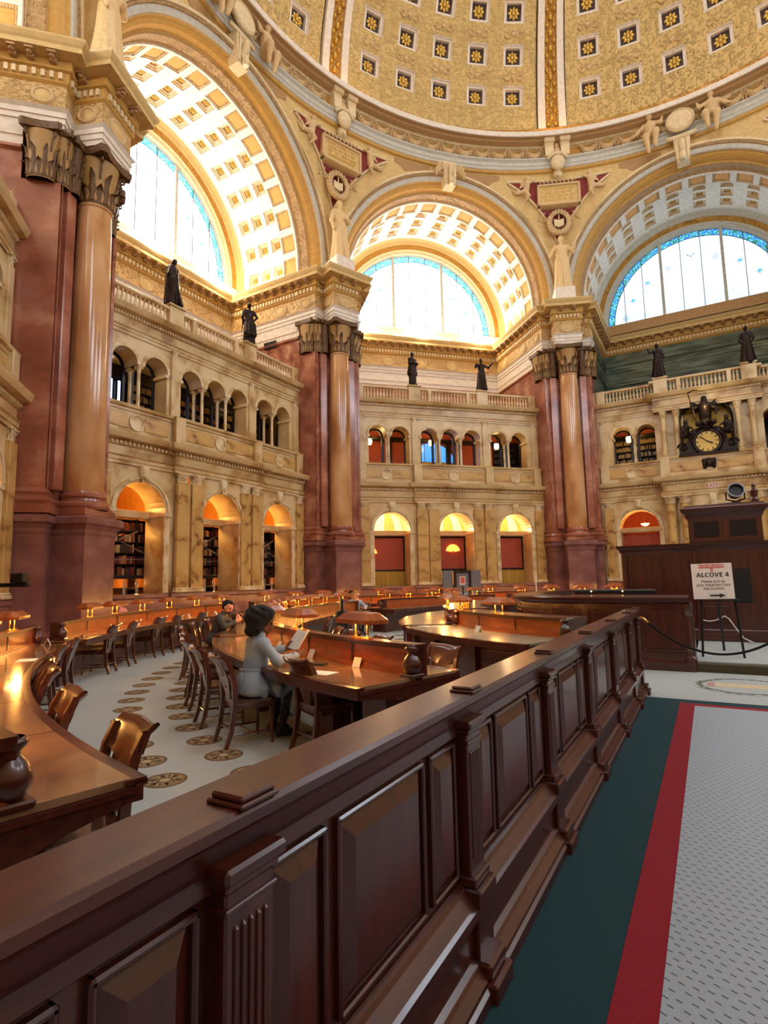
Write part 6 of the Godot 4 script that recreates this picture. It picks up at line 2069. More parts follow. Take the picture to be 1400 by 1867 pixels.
	part("box", Geo.new().box(-0.20, -0.11, -0.04, 0.20, 0.11, 0.02, 0.01), M.sign_white, ex)
	part("lettering", text("EXIT", 0.16, true), M.exit_red, ex, Transform3D(Basis(), V(0, 0, 0.022)))
	var vp := thing("vent", "small black louvred vent panel on the side wall above the left balustrade", "vent", alcove(90.0) * Transform3D(Basis(Vector3.UP, -PI / 2), V(4.70, 12.32, -16.92)))
	part("frame", Geo.new().box(-0.36, -0.16, 0.0, 0.36, 0.16, 0.04, 0.01), M.black, vp)
	for k in 4: part("louvre", Geo.new().box(-0.32, -0.12 + k * 0.065, 0.035, 0.32, -0.09 + k * 0.065, 0.055, 0.004), M.dark_panel, vp)
	rooms_contents()

func lantern(tr: Transform3D, label: String) -> void:
	var l := thing("lantern", label, "hanging lantern", tr, "hanging lanterns")
	part("shade", Geo.new().lathe([P2(0.05, 0.0), P2(0.11, 0.05), P2(0.13, 0.24), P2(0.10, 0.32), P2(0.03, 0.36)], 10), M.lamp_glow, l)
	part("cap", Geo.new().lathe([P2(0.12, 0.31), P2(0.13, 0.33), P2(0.05, 0.42), P2(0.012, 0.46), P2(0.012, 0.95)], 10).lathe([P2(0.0, -0.05), P2(0.03, -0.02), P2(0.06, 0.0)], 8), M.black, l)
	bulb("lantern_light", tr * V(0, 0.17, 0), Color(1.0, 0.80, 0.5), 0.12, 0.05)

func alcove(az: float) -> Transform3D: return place(Vector3.ZERO, az)

func rooms_contents() -> void:
	var a2 := alcove(45.0)
	lantern(a2 * Transform3D(Basis(), V(-3.76, 8.22, -16.6)), "glowing glass lantern behind the leftmost gallery arch of the middle wall")
	lantern(a2 * Transform3D(Basis(), V(3.07, 8.28, -16.6)), "glowing glass lantern behind the right pair of gallery arches, middle wall")
	lantern(a2 * Transform3D(Basis(), V(-0.40, 8.4, -17.0)), "glowing glass lantern behind the middle three gallery arches")
	var a3 := alcove(0.0)
	lantern(a3 * Transform3D(Basis(), V(-3.45, 8.28, -16.3)), "glowing glass lantern behind the gallery arches left of the clock")
	# bowl lamp in the red lunette left of the central desk
	var bl := thing("bowl_lamp", "bright hanging bowl lamp in the red lunette left of the central desk", "bowl lamp", a3 * Transform3D(Basis(), V(-3.0, 4.05, -16.5)), "hanging lanterns")
	part("bowl", Geo.new().lathe([P2(0.0, 0.0), P2(0.12, 0.03), P2(0.2, 0.12), P2(0.18, 0.12), P2(0.0, 0.05)], 14), M.lamp_glow, bl)
	part("chain", Geo.new().tube([V(0, 0.12, 0), V(0, 1.2, 0)], 0.012, 6), M.brass, bl)
	# red doors and yellow curtains behind the middle wall's arches, red screens elsewhere
	var nm := ["left", "middle", "right"]
	for k in 3:
		var cx := -3.13 + 3.13 * k
		var d := thing("door", "tall dull red door in the %s arch of the middle wall" % nm[k], "door", a2 * Transform3D(Basis(), V(cx, 0, -16.05)), "", "structure")
		part("leaf", Geo.new().box(-0.9, 2.12, -0.06, 0.9, 3.72, 0.0, 0.01), M.room_red, d)
		part("rail", Geo.new().box(-0.9, 2.02, -0.07, 0.9, 2.13, 0.03, 0.01).box(-0.9, 3.62, -0.07, 0.9, 3.72, 0.03, 0.01).box(-0.9, 1.3, -0.07, -0.8, 3.7, 0.03, 0.01).box(0.8, 1.3, -0.07, 0.9, 3.7, 0.03, 0.01), M.dark_panel, d)
		if k == 1: continue
		var c := thing("curtain", "yellow pleated half curtain below the %s red door" % nm[k], "curtain", a2 * Transform3D(Basis(), V(cx, 1.38, -15.98)))
		for s in [-1.0, 1.0]:
			var rows := []
			for i in 29:
				var x: float = lerpf(0.01, 0.84, i / 28.0) * s
				var z := 0.035 * sin(i * 2.1) + 0.012 * sin(i * 0.9)
				rows.append(PackedVector3Array([V(x, 0.0, z * 1.3), V(x, 0.35, z), V(x, 0.63, z * 0.3)]))
			if s < 0: rows.reverse()
			part("drape", Geo.new().strips(rows, true, false, true), M.curtain, c)
		part("rod", Geo.new().tube([V(-0.86, 0.64, 0), V(0.86, 0.64, 0)], 0.015, 6), M.brass, c)
	var fan := Geo.new()
	for k in 7: fan.at(Transform3D(Basis(Vector3.BACK, (k - 3) * 0.42), V(0, 0, 0))).prism(PackedVector2Array([P2(-0.03, 0.05), P2(0.03, 0.05), P2(0.065, 0.36), P2(-0.065, 0.36)]), 0.0, 0.02)
	for q in [[0.20, 2.95, "fan-shaped amber light on the middle red door"], [-3.98, 2.85, "fan-shaped amber light on the left red door, half hidden"]]:
		one("wall_light", fan, M.amber_glow, q[2], "wall light", a2 * Transform3D(Basis(), V(q[0], q[1], -16.02)), "amber fan lights")
	var d3 := thing("door", "orange-red door in the arch left of the central desk", "door", a3 * Transform3D(Basis(), V(-3.13, 0, -16.05)), "", "structure")
	part("leaf", Geo.new().box(-0.9, 0.0, -0.06, 0.9, 3.72, 0.0, 0.01), M.room_red, d3)
	# blue window reflection built as a glowing half-disc with yellow band on the gallery back
	var bw := thing("window", "blue window reflection with yellow band, built as glowing disc behind the middle gallery arches", "window", a2 * Transform3D(Basis(), V(-0.1, 7.75, -17.78)), "", "structure")
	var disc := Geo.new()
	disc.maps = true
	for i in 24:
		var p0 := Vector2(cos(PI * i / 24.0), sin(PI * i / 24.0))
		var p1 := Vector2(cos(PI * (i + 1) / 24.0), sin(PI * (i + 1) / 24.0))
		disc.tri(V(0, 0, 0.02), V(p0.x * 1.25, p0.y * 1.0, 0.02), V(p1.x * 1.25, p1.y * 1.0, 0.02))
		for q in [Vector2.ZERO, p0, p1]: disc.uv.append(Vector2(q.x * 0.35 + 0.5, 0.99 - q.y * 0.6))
	part("pane", disc, M.reflection_blue, bw)
	for k in 7: part("glazing_bar", Geo.new().box(-1.2 + k * 0.4 - 0.012, 0.0, 0.02, -1.2 + k * 0.4 + 0.012, sqrt(maxf(0.05, 1.0 - pow((-1.2 + k * 0.4) / 1.25, 2.0))), 0.04), M.black, bw)
	part("yellow_band", Geo.new().box(-1.6, -0.32, 0.0, 1.6, -0.02, 0.05, 0.02), M.curtain, bw)
	# leaded windows in the leftmost gallery arches of the left wall
	var a1 := alcove(90.0)
	for q in [[-2.56, "left"], [-2.17, "right"]]:
		var g := thing("window", "narrow leaded window deep in the gallery, %s of the pair behind the tan column" % q[1], "window", a1 * Transform3D(Basis(), V(q[0], 7.45, -17.72)), "", "structure")
		part("pane", Geo.new().box(-0.11, 0.0, 0.0, 0.11, 1.25, 0.02), M.sky_dim, g)
		part("frame", Geo.new().box(-0.15, -0.05, -0.02, -0.10, 1.3, 0.05, 0.01).box(0.10, -0.05, -0.02, 0.15, 1.3, 0.05, 0.01).box(-0.15, 1.25, -0.02, 0.15, 1.3, 0.05, 0.01), M.black, g)
	bookcases()

func bookcases() -> void:
	var a1 := alcove(90.0)
	var rng := RandomNumberGenerator.new()
	rng.seed = 21
	var bm := []
	for k in 3: bm.append(Geo.new().box(-0.5, 0.0, -0.5, 0.5, 1.0, 0.5, 0.06).mesh())
	var total := 0
	var nth := {}
	var hue := ["maroon", "brown", "dark brown", "tan", "slate blue", "red", "pale", "deep red"]
	for k in 3:
		var cx: float = [-2.3, 0.95, 4.1][k]
		var bc := thing("bookcase", "tall dark bookcase full of old books behind the %s lower arch of the left wall" % ["left", "middle", "right"][k], "bookcase", a1 * Transform3D(Basis(), V(cx, 0.0, -16.5)))
		for x in [-0.95, 0.0, 0.95]: part("upright", Geo.new().box(x - 0.03, 1.0, -0.2, x + 0.03, 3.75, 0.16, 0.006), M.dark_panel, bc)
		for y in [1.95, 2.30, 2.65, 3.00, 3.35, 3.72]: part("shelf", Geo.new().box(-0.95, y - 0.03, -0.2, 0.95, y, 0.16, 0.005), M.dark_panel, bc)
		part("back", Geo.new().box(-0.95, 1.0, -0.24, 0.95, 3.75, -0.2), M.black, bc)
		part("gallery_floor", Geo.new().box(-1.1, 1.84, -0.2, 1.1, 1.95, 0.5, 0.01), M.dark_panel, bc)
		part("stair_rail", Geo.new().tube([V(-0.9, 3.02, 0.5), V(-0.25, 3.32, 0.5)], 0.02, 6).tube([V(-0.85, 2.98, 0.5), V(0.1, 2.6, 0.5)], 0.015, 6).tube([V(-1.0, 2.42, 0.5), V(1.0, 2.48, 0.5)], 0.015, 6), M.steel, bc)
		# lit lower stage: back panel and pale uprights
		part("lit_back", Geo.new().box(-1.0, 1.0, -0.24, 1.0, 1.84, -0.19), M.room_amber, bc)
		for x in [-0.55, -0.1, 0.35, 0.75]: part("baluster", Geo.new().box(x - 0.012, 1.2, 0.3, x + 0.012, 1.82, 0.32).box(x + 0.05, 1.2, 0.3, x + 0.07, 1.82, 0.32), M.paper, bc)
		part("lower_shelf", Geo.new().box(-1.0, 1.5, -0.2, 1.0, 1.56, 0.2, 0.005), M.dark_panel, bc)
		bulb("bookcase_light", a1 * V(cx, 1.7, -16.25), Color(1.0, 0.66, 0.36), 0.22, 0.03)
		for si in 5:
			var x := -0.91
			while x < 0.88:
				var wd := rng.randf_range(0.05, 0.095)
				if absf(x + wd / 2) < 0.06:
					x += 0.07
					continue
				if rng.randf() < 0.10:
					x += wd
					continue
				var hh := rng.randf_range(0.2, 0.295)
				var dp := rng.randf_range(0.16, 0.2)
				if total < 300 and k < 3:
					var b := MeshInstance3D.new()
					b.name = numbered("book")
					b.mesh = bm[total % 3]
					var ci := rng.randi_range(0, 7)
					b.material_override = M["book_%d" % ci]
					add_child(b)
					b.transform = a1 * Transform3D(Basis().scaled(V(wd * 0.95, hh, dp)), V(cx + x + wd / 2, 1.95 + si * 0.35, -16.5 + 0.06))
					var bk := "%d%d%d" % [k, si, ci]
					nth[bk] = nth.get(bk, -1) + 1
					tag(b, "%s %s book from left, %s shelf, %s lower arch" % [["first", "second", "third", "fourth", "fifth", "sixth", "seventh", "eighth", "ninth", "tenth", "eleventh", "twelfth"][mini(11, nth[bk])], hue[ci], ["lowest", "second lowest", "middle", "second highest", "top"][si], ["left", "middle", "right"][k]], "book", "books behind the %s lower arch" % ["left", "middle", "right"][k])
					total += 1
				x += wd
	# dark panelled shelving in the galleries left of the clock
	for q in [[90.0, -1.3, 0.55, "in the gallery of the left wall, behind the second arch"], [90.0, 0.9, 1.3, "in the gallery of the left wall, behind the middle three arches"], [90.0, 3.6, 1.1, "in the gallery of the left wall, behind the right pair of arches"], [0.0, -3.1, 1.2, "in the gallery left of the clock"], [45.0, 4.0, 0.6, "behind the rightmost gallery arch of the middle wall"]]:
		var bc := thing("bookshelf", "dark shelf of pale books %s" % q[3], "bookshelf", alcove(q[0]) * Transform3D(Basis(), V(q[1], 7.05, -17.55)))
		part("case", Geo.new().box(-q[2], 0.0, -0.2, q[2], 1.75, -0.1), M.black, bc)
		for y in 5: part("shelf", Geo.new().box(-q[2], 0.33 * y, -0.15, q[2], 0.33 * y + 0.03, 0.12, 0.004), M.dark_panel, bc)
		var g := Geo.new()
		var x: float = -q[2]
		while x < q[2] - 0.06:
			for y in 5:
				if rng.randf() < 0.8: g.box(x, 0.33 * y + 0.03, -0.1, x + 0.045, 0.33 * y + 0.03 + rng.randf_range(0.17, 0.27), 0.06)
			x += 0.06
		part("book_rows", g, M["book_%d" % [3, 6, 2, 6, 4][int(absf(q[1])) % 5]], bc).set_meta("kind", "stuff")

# ---------------------------------------------------------------- people
# hand: palm and five fingers, each of two bones; w the wrist, d the direction of the hand, nrm out of the back of the hand, s the side of the thumb
func hand_bones(w: Vector3, d: Vector3, nrm: Vector3, s: float, curl: float, c := 1) -> Array:
	d = d.normalized()
	var l := d.cross(nrm).normalized() * s
	var n := l.cross(d).normalized() * s
	var o := []
	o.append([w, w + d * 0.045, 0.023, 0.027, c])
	for q in [-0.028, -0.009, 0.010, 0.028]: o.append([w + d * 0.03 + l * q * 0.7, w + d * 0.082 + l * q, 0.016, 0.0115, c])
	var lens := [0.070, 0.082, 0.076, 0.058]
	for i in 4:
		var q: float = [0.030, 0.011, -0.009, -0.028][i]
		var root := w + d * 0.082 + l * q
		var d1 := (d * cos(curl * 0.6) - n * sin(curl * 0.6)).normalized()
		var d2 := (d * cos(curl * 1.5) - n * sin(curl * 1.5)).normalized()
		var k: Vector3 = root + d1 * lens[i] * 0.52
		o.append([root, k, 0.0105, 0.0095, c])
		o.append([k, k + d2 * lens[i] * 0.48, 0.0092, 0.0078, c])
	var tr := w + d * 0.025 + l * 0.026
	var t1 := tr + (d * 0.55 + l * 0.75 - n * 0.25).normalized() * 0.042
	o.append([tr, t1, 0.0135, 0.0115, c])
	o.append([t1, t1 + (d * 0.85 + l * 0.25 - n * 0.35).normalized() * 0.034, 0.011, 0.009, c])
	return o

func head_bones(c: Vector3, tilt: float, turn: float, s := 1.0, beard := false) -> Array: # c the middle of the skull, face towards -z
	var b := Basis(Vector3.UP, turn) * Basis(Vector3.RIGHT, -tilt)
	var o := []
	for q in [[V(0, 0.01, 0.025), V(0, 0.02, -0.025), 0.082, 0.080, 1], [V(0, -0.03, -0.03), V(0, -0.075, -0.052), 0.068, 0.042, 1], [V(-0.035, -0.065, -0.03), V(0.035, -0.065, -0.03), 0.034, 0.034, 1], [V(0, -0.092, -0.068), V(0, -0.096, -0.074), 0.022, 0.02, 1],
		[V(0, -0.002, -0.098), V(0, -0.034, -0.117), 0.009, 0.014, 1], [V(-0.012, -0.037, -0.106), V(0.012, -0.037, -0.106), 0.009, 0.009, 1], [V(-0.03, 0.017, -0.092), V(0.03, 0.017, -0.092), 0.012, 0.012, 1], [V(-0.018, -0.062, -0.098), V(0.018, -0.062, -0.098), 0.008, 0.008, 4], [V(-0.015, -0.070, -0.095), V(0.015, -0.070, -0.095), 0.009, 0.009, 4],
		[V(-0.082, -0.005, 0.0), V(-0.084, -0.035, -0.006), 0.014, 0.010, 1], [V(0.082, -0.005, 0.0), V(0.084, -0.035, -0.006), 0.014, 0.010, 1], [V(-0.032, -0.004, -0.092), V(-0.030, -0.004, -0.092), 0.012, 0.012, 5], [V(0.030, -0.004, -0.092), V(0.032, -0.004, -0.092), 0.012, 0.012, 5], [V(0, -0.06, 0.02), V(0, -0.16, 0.035), 0.05, 0.052, 1]]:
		o.append([c + b * (q[0] * s), c + b * (q[1] * s), q[2] * s, q[3] * s, q[4]])
	if beard: o.append([c + b * V(0, -0.085, -0.066), c + b * V(0, -0.10, -0.07), 0.034, 0.03, 6])
	return o

func add_geo(a: Geo, b: Geo) -> void:
	var k := a.v.size()
	a.v.append_array(b.v)
	a.n.append_array(b.n)
	a.c.append_array(b.c)
	for i in b.ix: a.ix.append(i + k)

func lin(c: Color) -> Color: return c.srgb_to_linear()

# a seated person; palette: 0 clothes, 1 skin, 2 trousers, 3 shoes, 4 lips, 5 eyes, 6 beard
func seated(called_label: String, tr: Transform3D, pal: Array, arms: Array, head: Array, fine: bool, skirt: bool, lean := 0.0) -> Node3D:
	var p := thing("person", called_label, "person", tr)
	var up := Basis(Vector3.RIGHT, -lean)
	var hip := V(0, 0.56, 0.02)
	var T := func(q: Vector3) -> Vector3: return hip + up * (q - hip)
	var bones := [[V(-0.085, 0.57, 0.03), V(0.085, 0.57, 0.03), 0.125, 0.125, 0], [T.call(V(0, 0.64, 0.02)), T.call(V(0, 0.78, 0.0)), 0.135, 0.12, 0], [T.call(V(-0.05, 0.80, 0.0)), T.call(V(-0.075, 0.96, 0.0)), 0.105, 0.10, 0], [T.call(V(0.05, 0.80, 0.0)), T.call(V(0.075, 0.96, 0.0)), 0.105, 0.10, 0], [T.call(V(-0.15, 1.01, 0.0)), T.call(V(0.15, 1.01, 0.0)), 0.065, 0.065, 0], [T.call(V(0, 1.02, 0.0)), T.call(V(0, 1.10, -0.02)), 0.075, 0.052, 0]]
	var hands := []
	for s in [-1.0, 1.0]:
		var a: Array = arms[0 if s < 0 else 1]
		var sh: Vector3 = T.call(V(s * 0.175, 1.005, 0.0))
		bones.append([sh, a[0], 0.058, 0.050, 0])
		bones.append([a[0], a[0].lerp(a[1], 0.86), 0.052, 0.042, 0])
		bones.append([a[0].lerp(a[1], 0.8), a[1], 0.030, 0.025, 1])
		hands.append_array(hand_bones(a[1], a[2], a[3], -s, a[4]))
		var kx: float = s * 0.13
		bones.append([V(s * 0.09, 0.555, 0.0), V(kx, 0.535, -0.40), 0.088, 0.068, 0 if skirt else 2])
		bones.append([V(kx, 0.53, -0.40), V(s * 0.11, 0.13, -0.27 if skirt else -0.40), 0.062, 0.042, 2])
		bones.append([V(s * 0.11, 0.06, -0.24 if skirt else -0.37), V(s * 0.12, 0.045, -0.43 if skirt else -0.55), 0.045, 0.036, 3])
	if skirt:
		bones.append([V(-0.05, 0.55, -0.05), V(-0.06, 0.50, -0.36), 0.12, 0.10, 0])
		bones.append([V(0.05, 0.55, -0.05), V(0.06, 0.50, -0.36), 0.12, 0.10, 0])
		for q in [[0.15, 0.28], [0.05, 0.24], [-0.06, 0.25], [-0.15, 0.3]]: bones.append([V(q[0], 0.50, -0.42), V(q[0] * 1.1, q[1], -0.40), 0.055, 0.05, 0])
		for q in [[0.19, -0.05], [0.2, -0.2], [-0.19, -0.05], [-0.2, -0.2]]: bones.append([V(q[0], 0.53, q[1]), V(q[0] * 1.05, 0.47, q[1]), 0.06, 0.03, 0])
		# gathers under the belt
		for i in 9:
			var an := PI * i / 8.0
			bones.append([V(0.135 * cos(an), 0.69, 0.02 + 0.11 * sin(an)), V(0.19 * cos(an), 0.51, 0.02 + 0.13 * sin(an)), 0.018, 0.03, 0])
	var cell := 0.0145 if fine else 0.026
	var g := blob(bones, cell, 0.05, pal)
	var hd: Vector3 = T.call(V(0, 1.235, -0.035)) + head[0]
	add_geo(g, blob(head_bones(hd, head[1], head[2], 1.0, head[3]), 0.0065 if fine else 0.011, 0.022, pal))
	add_geo(g, blob(hands, 0.0052 if fine else 0.0075, 0.008, pal))
	part("body", g, M.figure, p)
	var hb := Basis(Vector3.UP, head[2]) * Basis(Vector3.RIGHT, -head[1])
	var hair := []
	for q in head[4]: hair.append([hd + hb * q[0], hd + hb * q[1], q[2], q[3]])
	part("hair", blob(hair, 0.010 if fine else 0.014, 0.03), head[5], p)
	return p

func build_people() -> void:
	var wt := place(pol(10.57, 153.4), 153.4 + 180.0)
	var coat := lin(S(146, 162, 178))
	var pal := [coat, lin(S(122, 78, 54)), lin(S(20, 19, 22)), lin(S(14, 13, 14)), lin(S(110, 58, 50)), lin(S(30, 22, 20)), lin(S(20, 15, 12))]
	var afro := [[V(0, 0.045, 0.03), V(0, 0.05, 0.04), 0.128, 0.128], [V(-0.075, 0.0, 0.04), V(-0.075, -0.06, 0.05), 0.09, 0.078], [V(0.075, 0.0, 0.04), V(0.075, -0.06, 0.05), 0.09, 0.078], [V(0, -0.02, 0.08), V(0, -0.10, 0.085), 0.11, 0.09], [V(-0.045, 0.09, -0.045), V(0.045, 0.09, -0.045), 0.062, 0.062]]
	for i in 54: # loose tight curls at the outline
		var a := i * 2.4
		var y := -0.13 + 0.27 * fposmod(i * 0.37, 1.0)
		var rr := 0.148 * sqrt(maxf(0.12, 1.0 - pow((y - 0.0) / 0.185, 2.0)))
		var q := V(rr * sin(a), y, 0.04 + rr * cos(a))
		if q.z > -0.03: afro.append([q, q * 1.05, 0.034, 0.026])
	var w := seated("woman-styled person with dark curly hair and belted pale blue coat reading a book at the desk", wt, pal,
		[[V(-0.27, 0.84, -0.17), V(-0.13, 0.90, -0.43), V(0.35, 0.25, -1.0), V(-0.9, 0.1, -0.2), 0.75], [V(0.285, 0.83, -0.15), V(0.155, 0.845, -0.44), V(-0.25, 0.25, -1.0), V(0.9, 0.1, -0.2), 0.75]],
		[V(0, 0, 0), 0.18, -0.55, false, afro, M.hair], true, true, 0.10)
	w.set_meta("label", "person with dark curly hair and belted pale blue coat, reading an open book")
	var belt := []
	for i in 25: belt.append(V(0.148 * cos(TAU * i / 24.0), 0.725, 0.005 + 0.135 * sin(TAU * i / 24.0)))
	var bg := Geo.new()
	var rows := []
	for q in belt: rows.append(PackedVector3Array([q + V(0, -0.02, 0), q * V(1.04, 1, 1.06) + V(0, -0.016, 0), q * V(1.04, 1, 1.06) + V(0, 0.016, 0), q + V(0, 0.02, 0)]))
	rows.reverse()
	bg.strips(rows)
	bg.tube([V(0.05, 0.72, 0.15), V(0.07, 0.64, 0.165), V(0.06, 0.58, 0.17)], 0.014, 6)
	part("belt", bg, M.coat, w)
	for s in [-1.0, 1.0]: # cuffs with dark straps
		var e := V(s * 0.28, 0.835, -0.16)
		var h := V(s * 0.142, 0.87, -0.435)
		part("cuff_strap", Geo.new().tube([e.lerp(h, 0.66), e.lerp(h, 0.70)], 0.0475, 12, false), M.black, w)
	var bk := thing("book", "open white-paged book held up in the hands of the person in the pale coat", "book", wt * Transform3D(Basis(Vector3.RIGHT, -0.62), V(0.012, 0.985, -0.545)))
	for s in [-1.0, 1.0]:
		var b := Basis(Vector3.UP, -s * 0.30)
		part("page_block", Geo.new().at(Transform3D(b, Vector3.ZERO)).box(minf(0.0, s * 0.145), -0.12, -0.006, maxf(0.0, s * 0.145), 0.12, 0.006, 0.002), M.paper, bk)
		part("cover", Geo.new().at(Transform3D(b, Vector3.ZERO)).box(minf(0.0, s * 0.152), -0.126, -0.011, maxf(0.0, s * 0.152), 0.126, -0.0065, 0.001), M.book_6, bk)
	# man in the dark jacket
	var mt := place(pol(10.72, 124.6), 124.6 + 180.0 - 6.0)
	var mpal := [lin(S(58, 58, 54)), lin(S(206, 148, 122)), lin(S(34, 34, 40)), lin(S(22, 20, 20)), lin(S(176, 100, 92)), lin(S(40, 30, 28)), lin(S(60, 40, 30))]
	var short := [[V(0, 0.045, 0.01), V(0, 0.04, 0.04), 0.082, 0.08], [V(0, 0.08, -0.055), V(0, 0.07, -0.03), 0.045, 0.055], [V(-0.055, 0.01, 0.03), V(-0.05, -0.03, 0.04), 0.045, 0.04], [V(0.055, 0.01, 0.03), V(0.05, -0.03, 0.04), 0.045, 0.04]]
	var m := seated("person", mt, mpal, [[V(-0.26, 0.82, -0.26), V(-0.06, 0.93, -0.40), V(0.3, 0.7, -0.6), V(-0.6, 0.2, -0.6), 1.0], [V(0.28, 0.82, -0.26), V(0.08, 0.91, -0.42), V(-0.3, 0.5, -0.8), V(0.6, 0.3, -0.5), 0.9]],
		[V(0, 0.0, -0.02), 0.32, -0.25, true, short, M.hair], true, false, 0.26)
	m.set_meta("label", "person in dark grey jacket with short dark hair, hands near the chin at the desk")
	# two people at the far inner desk
	var bt := place(pol(10.1, 85.4), 85.4 + 180.0 - 30.0)
	var bpal := [lin(S(168, 174, 182)), lin(S(220, 168, 134)), lin(S(30, 34, 52)), lin(S(24, 24, 26)), lin(S(180, 110, 96)), lin(S(40, 34, 30)), lin(S(60, 40, 30))]
	var long := [[V(0, 0.045, 0.02), V(0, 0.03, 0.05), 0.092, 0.09], [V(-0.05, 0.0, 0.05), V(-0.06, -0.16, 0.06), 0.06, 0.045], [V(0.05, 0.0, 0.05), V(0.06, -0.16, 0.06), 0.06, 0.045], [V(0, 0.09, -0.05), V(0, 0.07, 0), 0.045, 0.05]]
	var b := seated("person", bt, bpal, [[V(-0.30, 0.82, -0.18), V(-0.16, 0.80, -0.46), V(0.2, 0.1, -1.0), V(0, 1, 0), 0.4], [V(0.24, 0.80, -0.26), V(0.06, 0.98, -0.36), V(-0.1, 0.9, -0.4), V(0.3, 0.2, -0.9), 1.0]],
		[V(0, 0, 0), 0.2, 0.3, false, long, M.hair_blond], false, false, 0.2)
	b.set_meta("label", "fair-haired person in pale grey sleeves leaning an elbow on the far desk")
	part("waistcoat", blob([[V(-0.05, 0.80, -0.03), V(-0.07, 0.98, -0.05), 0.118, 0.108], [V(0.05, 0.80, -0.03), V(0.07, 0.98, -0.05), 0.118, 0.108], [V(0, 0.66, 0.01), V(0, 0.78, -0.02), 0.14, 0.13]], 0.025, 0.05), M.navy, b)
	var dt := place(pol(10.75, 83.1), 83.1 + 180.0 + 10.0)
	var dpal := [lin(S(110, 44, 40)), lin(S(196, 132, 96)), lin(S(30, 30, 34)), lin(S(20, 20, 20)), lin(S(150, 84, 76)), lin(S(30, 24, 22)), lin(S(40, 28, 22))]
	var d := seated("person", dt, dpal, [[V(-0.26, 0.82, -0.22), V(-0.05, 0.97, -0.36), V(0.2, 0.8, -0.5), V(-0.4, 0.3, -0.8), 1.0], [V(0.27, 0.82, -0.22), V(0.10, 0.80, -0.46), V(-0.2, 0.1, -1.0), V(0, 1, 0), 0.4]],
		[V(0, 0, -0.02), 0.3, -0.4, false, short, M.hair], false, false, 0.2)
	d.set_meta("label", "dark-haired person in a maroon top resting head on hand at the far desk")
	# someone in pink beyond the bookcase-side desk
	var kt := place(pol(14.45, 107.8), 107.8 + 20.0)
	var kpal := [lin(S(214, 138, 126)), lin(S(206, 148, 122)), lin(S(60, 60, 70)), lin(S(30, 30, 30)), lin(S(180, 100, 92)), lin(S(30, 24, 22)), lin(S(40, 28, 22))]
	var k := seated("person", kt, kpal, [[V(-0.26, 0.82, -0.20), V(-0.10, 0.80, -0.42), V(0.2, 0.1, -1.0), V(0, 1, 0), 0.4], [V(0.27, 0.82, -0.20), V(0.10, 0.80, -0.42), V(-0.2, 0.1, -1.0), V(0, 1, 0), 0.4]],
		[V(0, -0.03, -0.06), 0.6, 0.0, false, short, M.hair], false, false, 0.35)
	k.set_meta("label", "dark-haired person in pink bent low beyond the partition of the bookcase-side desk")
	var ch: Node3D = H.chair
	var n := 0
	for q in [[10.16, 85.4, 1.0, "under the fair-haired person at the far desk"], [10.82, 83.1, 1.0, "under the dark-haired person in maroon"], [14.55, 107.8, 0.0, "under the person in pink"]]:
		put(ch, place(pol(q[0], q[1]), q[1] + 180.0 * q[2] + (20.0 if n == 2 else 0.0)), "dark scroll-backed wooden chair %s" % q[3])
		n += 1

# ---------------------------------------------------------------- statues
func draped(h: float, sd: int, robe: float, arms: Array) -> Array: # bones of a standing draped figure, facing +z
	var o := []
	var k := h / 1.75
	var rng := RandomNumberGenerator.new()
	rng.seed = sd
	o.append([V(-0.07, 0.10, 0), V(-0.07, 0.95, 0), 0.10 + robe, 0.13])
	o.append([V(0.08, 0.10, 0.03), V(0.07, 0.95, 0.02), 0.10 + robe, 0.13])
	o.append([V(0, 0.92, 0), V(0, 1.12, 0), 0.15, 0.135])
	o.append([V(-0.06, 1.15, 0.01), V(-0.08, 1.32, 0), 0.115, 0.10])
	o.append([V(0.06, 1.15, 0.01), V(0.08, 1.32, 0), 0.115, 0.10])
	o.append([V(-0.15, 1.38, 0), V(0.15, 1.38, 0), 0.07, 0.07])
	o.append([V(0, 1.40, 0), V(0, 1.52, 0.02), 0.055, 0.05])
	o.append([V(0, 1.62, 0.01), V(0, 1.655, 0.0), 0.088, 0.088])
	o.append([V(0, 1.575, 0.06), V(0, 1.55, 0.065), 0.05, 0.035])
	o.append([V(0, 1.61, 0.10), V(0, 1.59, 0.11), 0.014, 0.016])
	for i in 11: # folds down to the hem
		var a := TAU * i / 11.0 + rng.randf() * 0.3
		var r := 0.10 + robe * 1.1
		o.append([V(0.13 * sin(a), rng.randf_range(0.8, 1.05), 0.12 * cos(a)), V((0.06 + r) * sin(a), 0.04, (0.04 + r) * cos(a)), 0.02, 0.045])
	for i in 3: o.append([V(0.16, 0.75 + i * 0.1, 0.05), V(-0.12, 1.0 + i * 0.13, 0.13), 0.03, 0.025]) # cloth drawn across
	for a in arms:
		for i in a.size() - 1: o.append([a[i], a[i + 1], 0.058 - 0.008 * i, 0.05 - 0.008 * i])
	o.append([V(-0.08, 0.03, 0.05), V(-0.09, 0.03, 0.2), 0.045, 0.035])
	o.append([V(0.08, 0.03, 0.08), V(0.10, 0.03, 0.24), 0.045, 0.035])
	for b in o:
		for q in 4: b[q] = b[q] * k
	return o

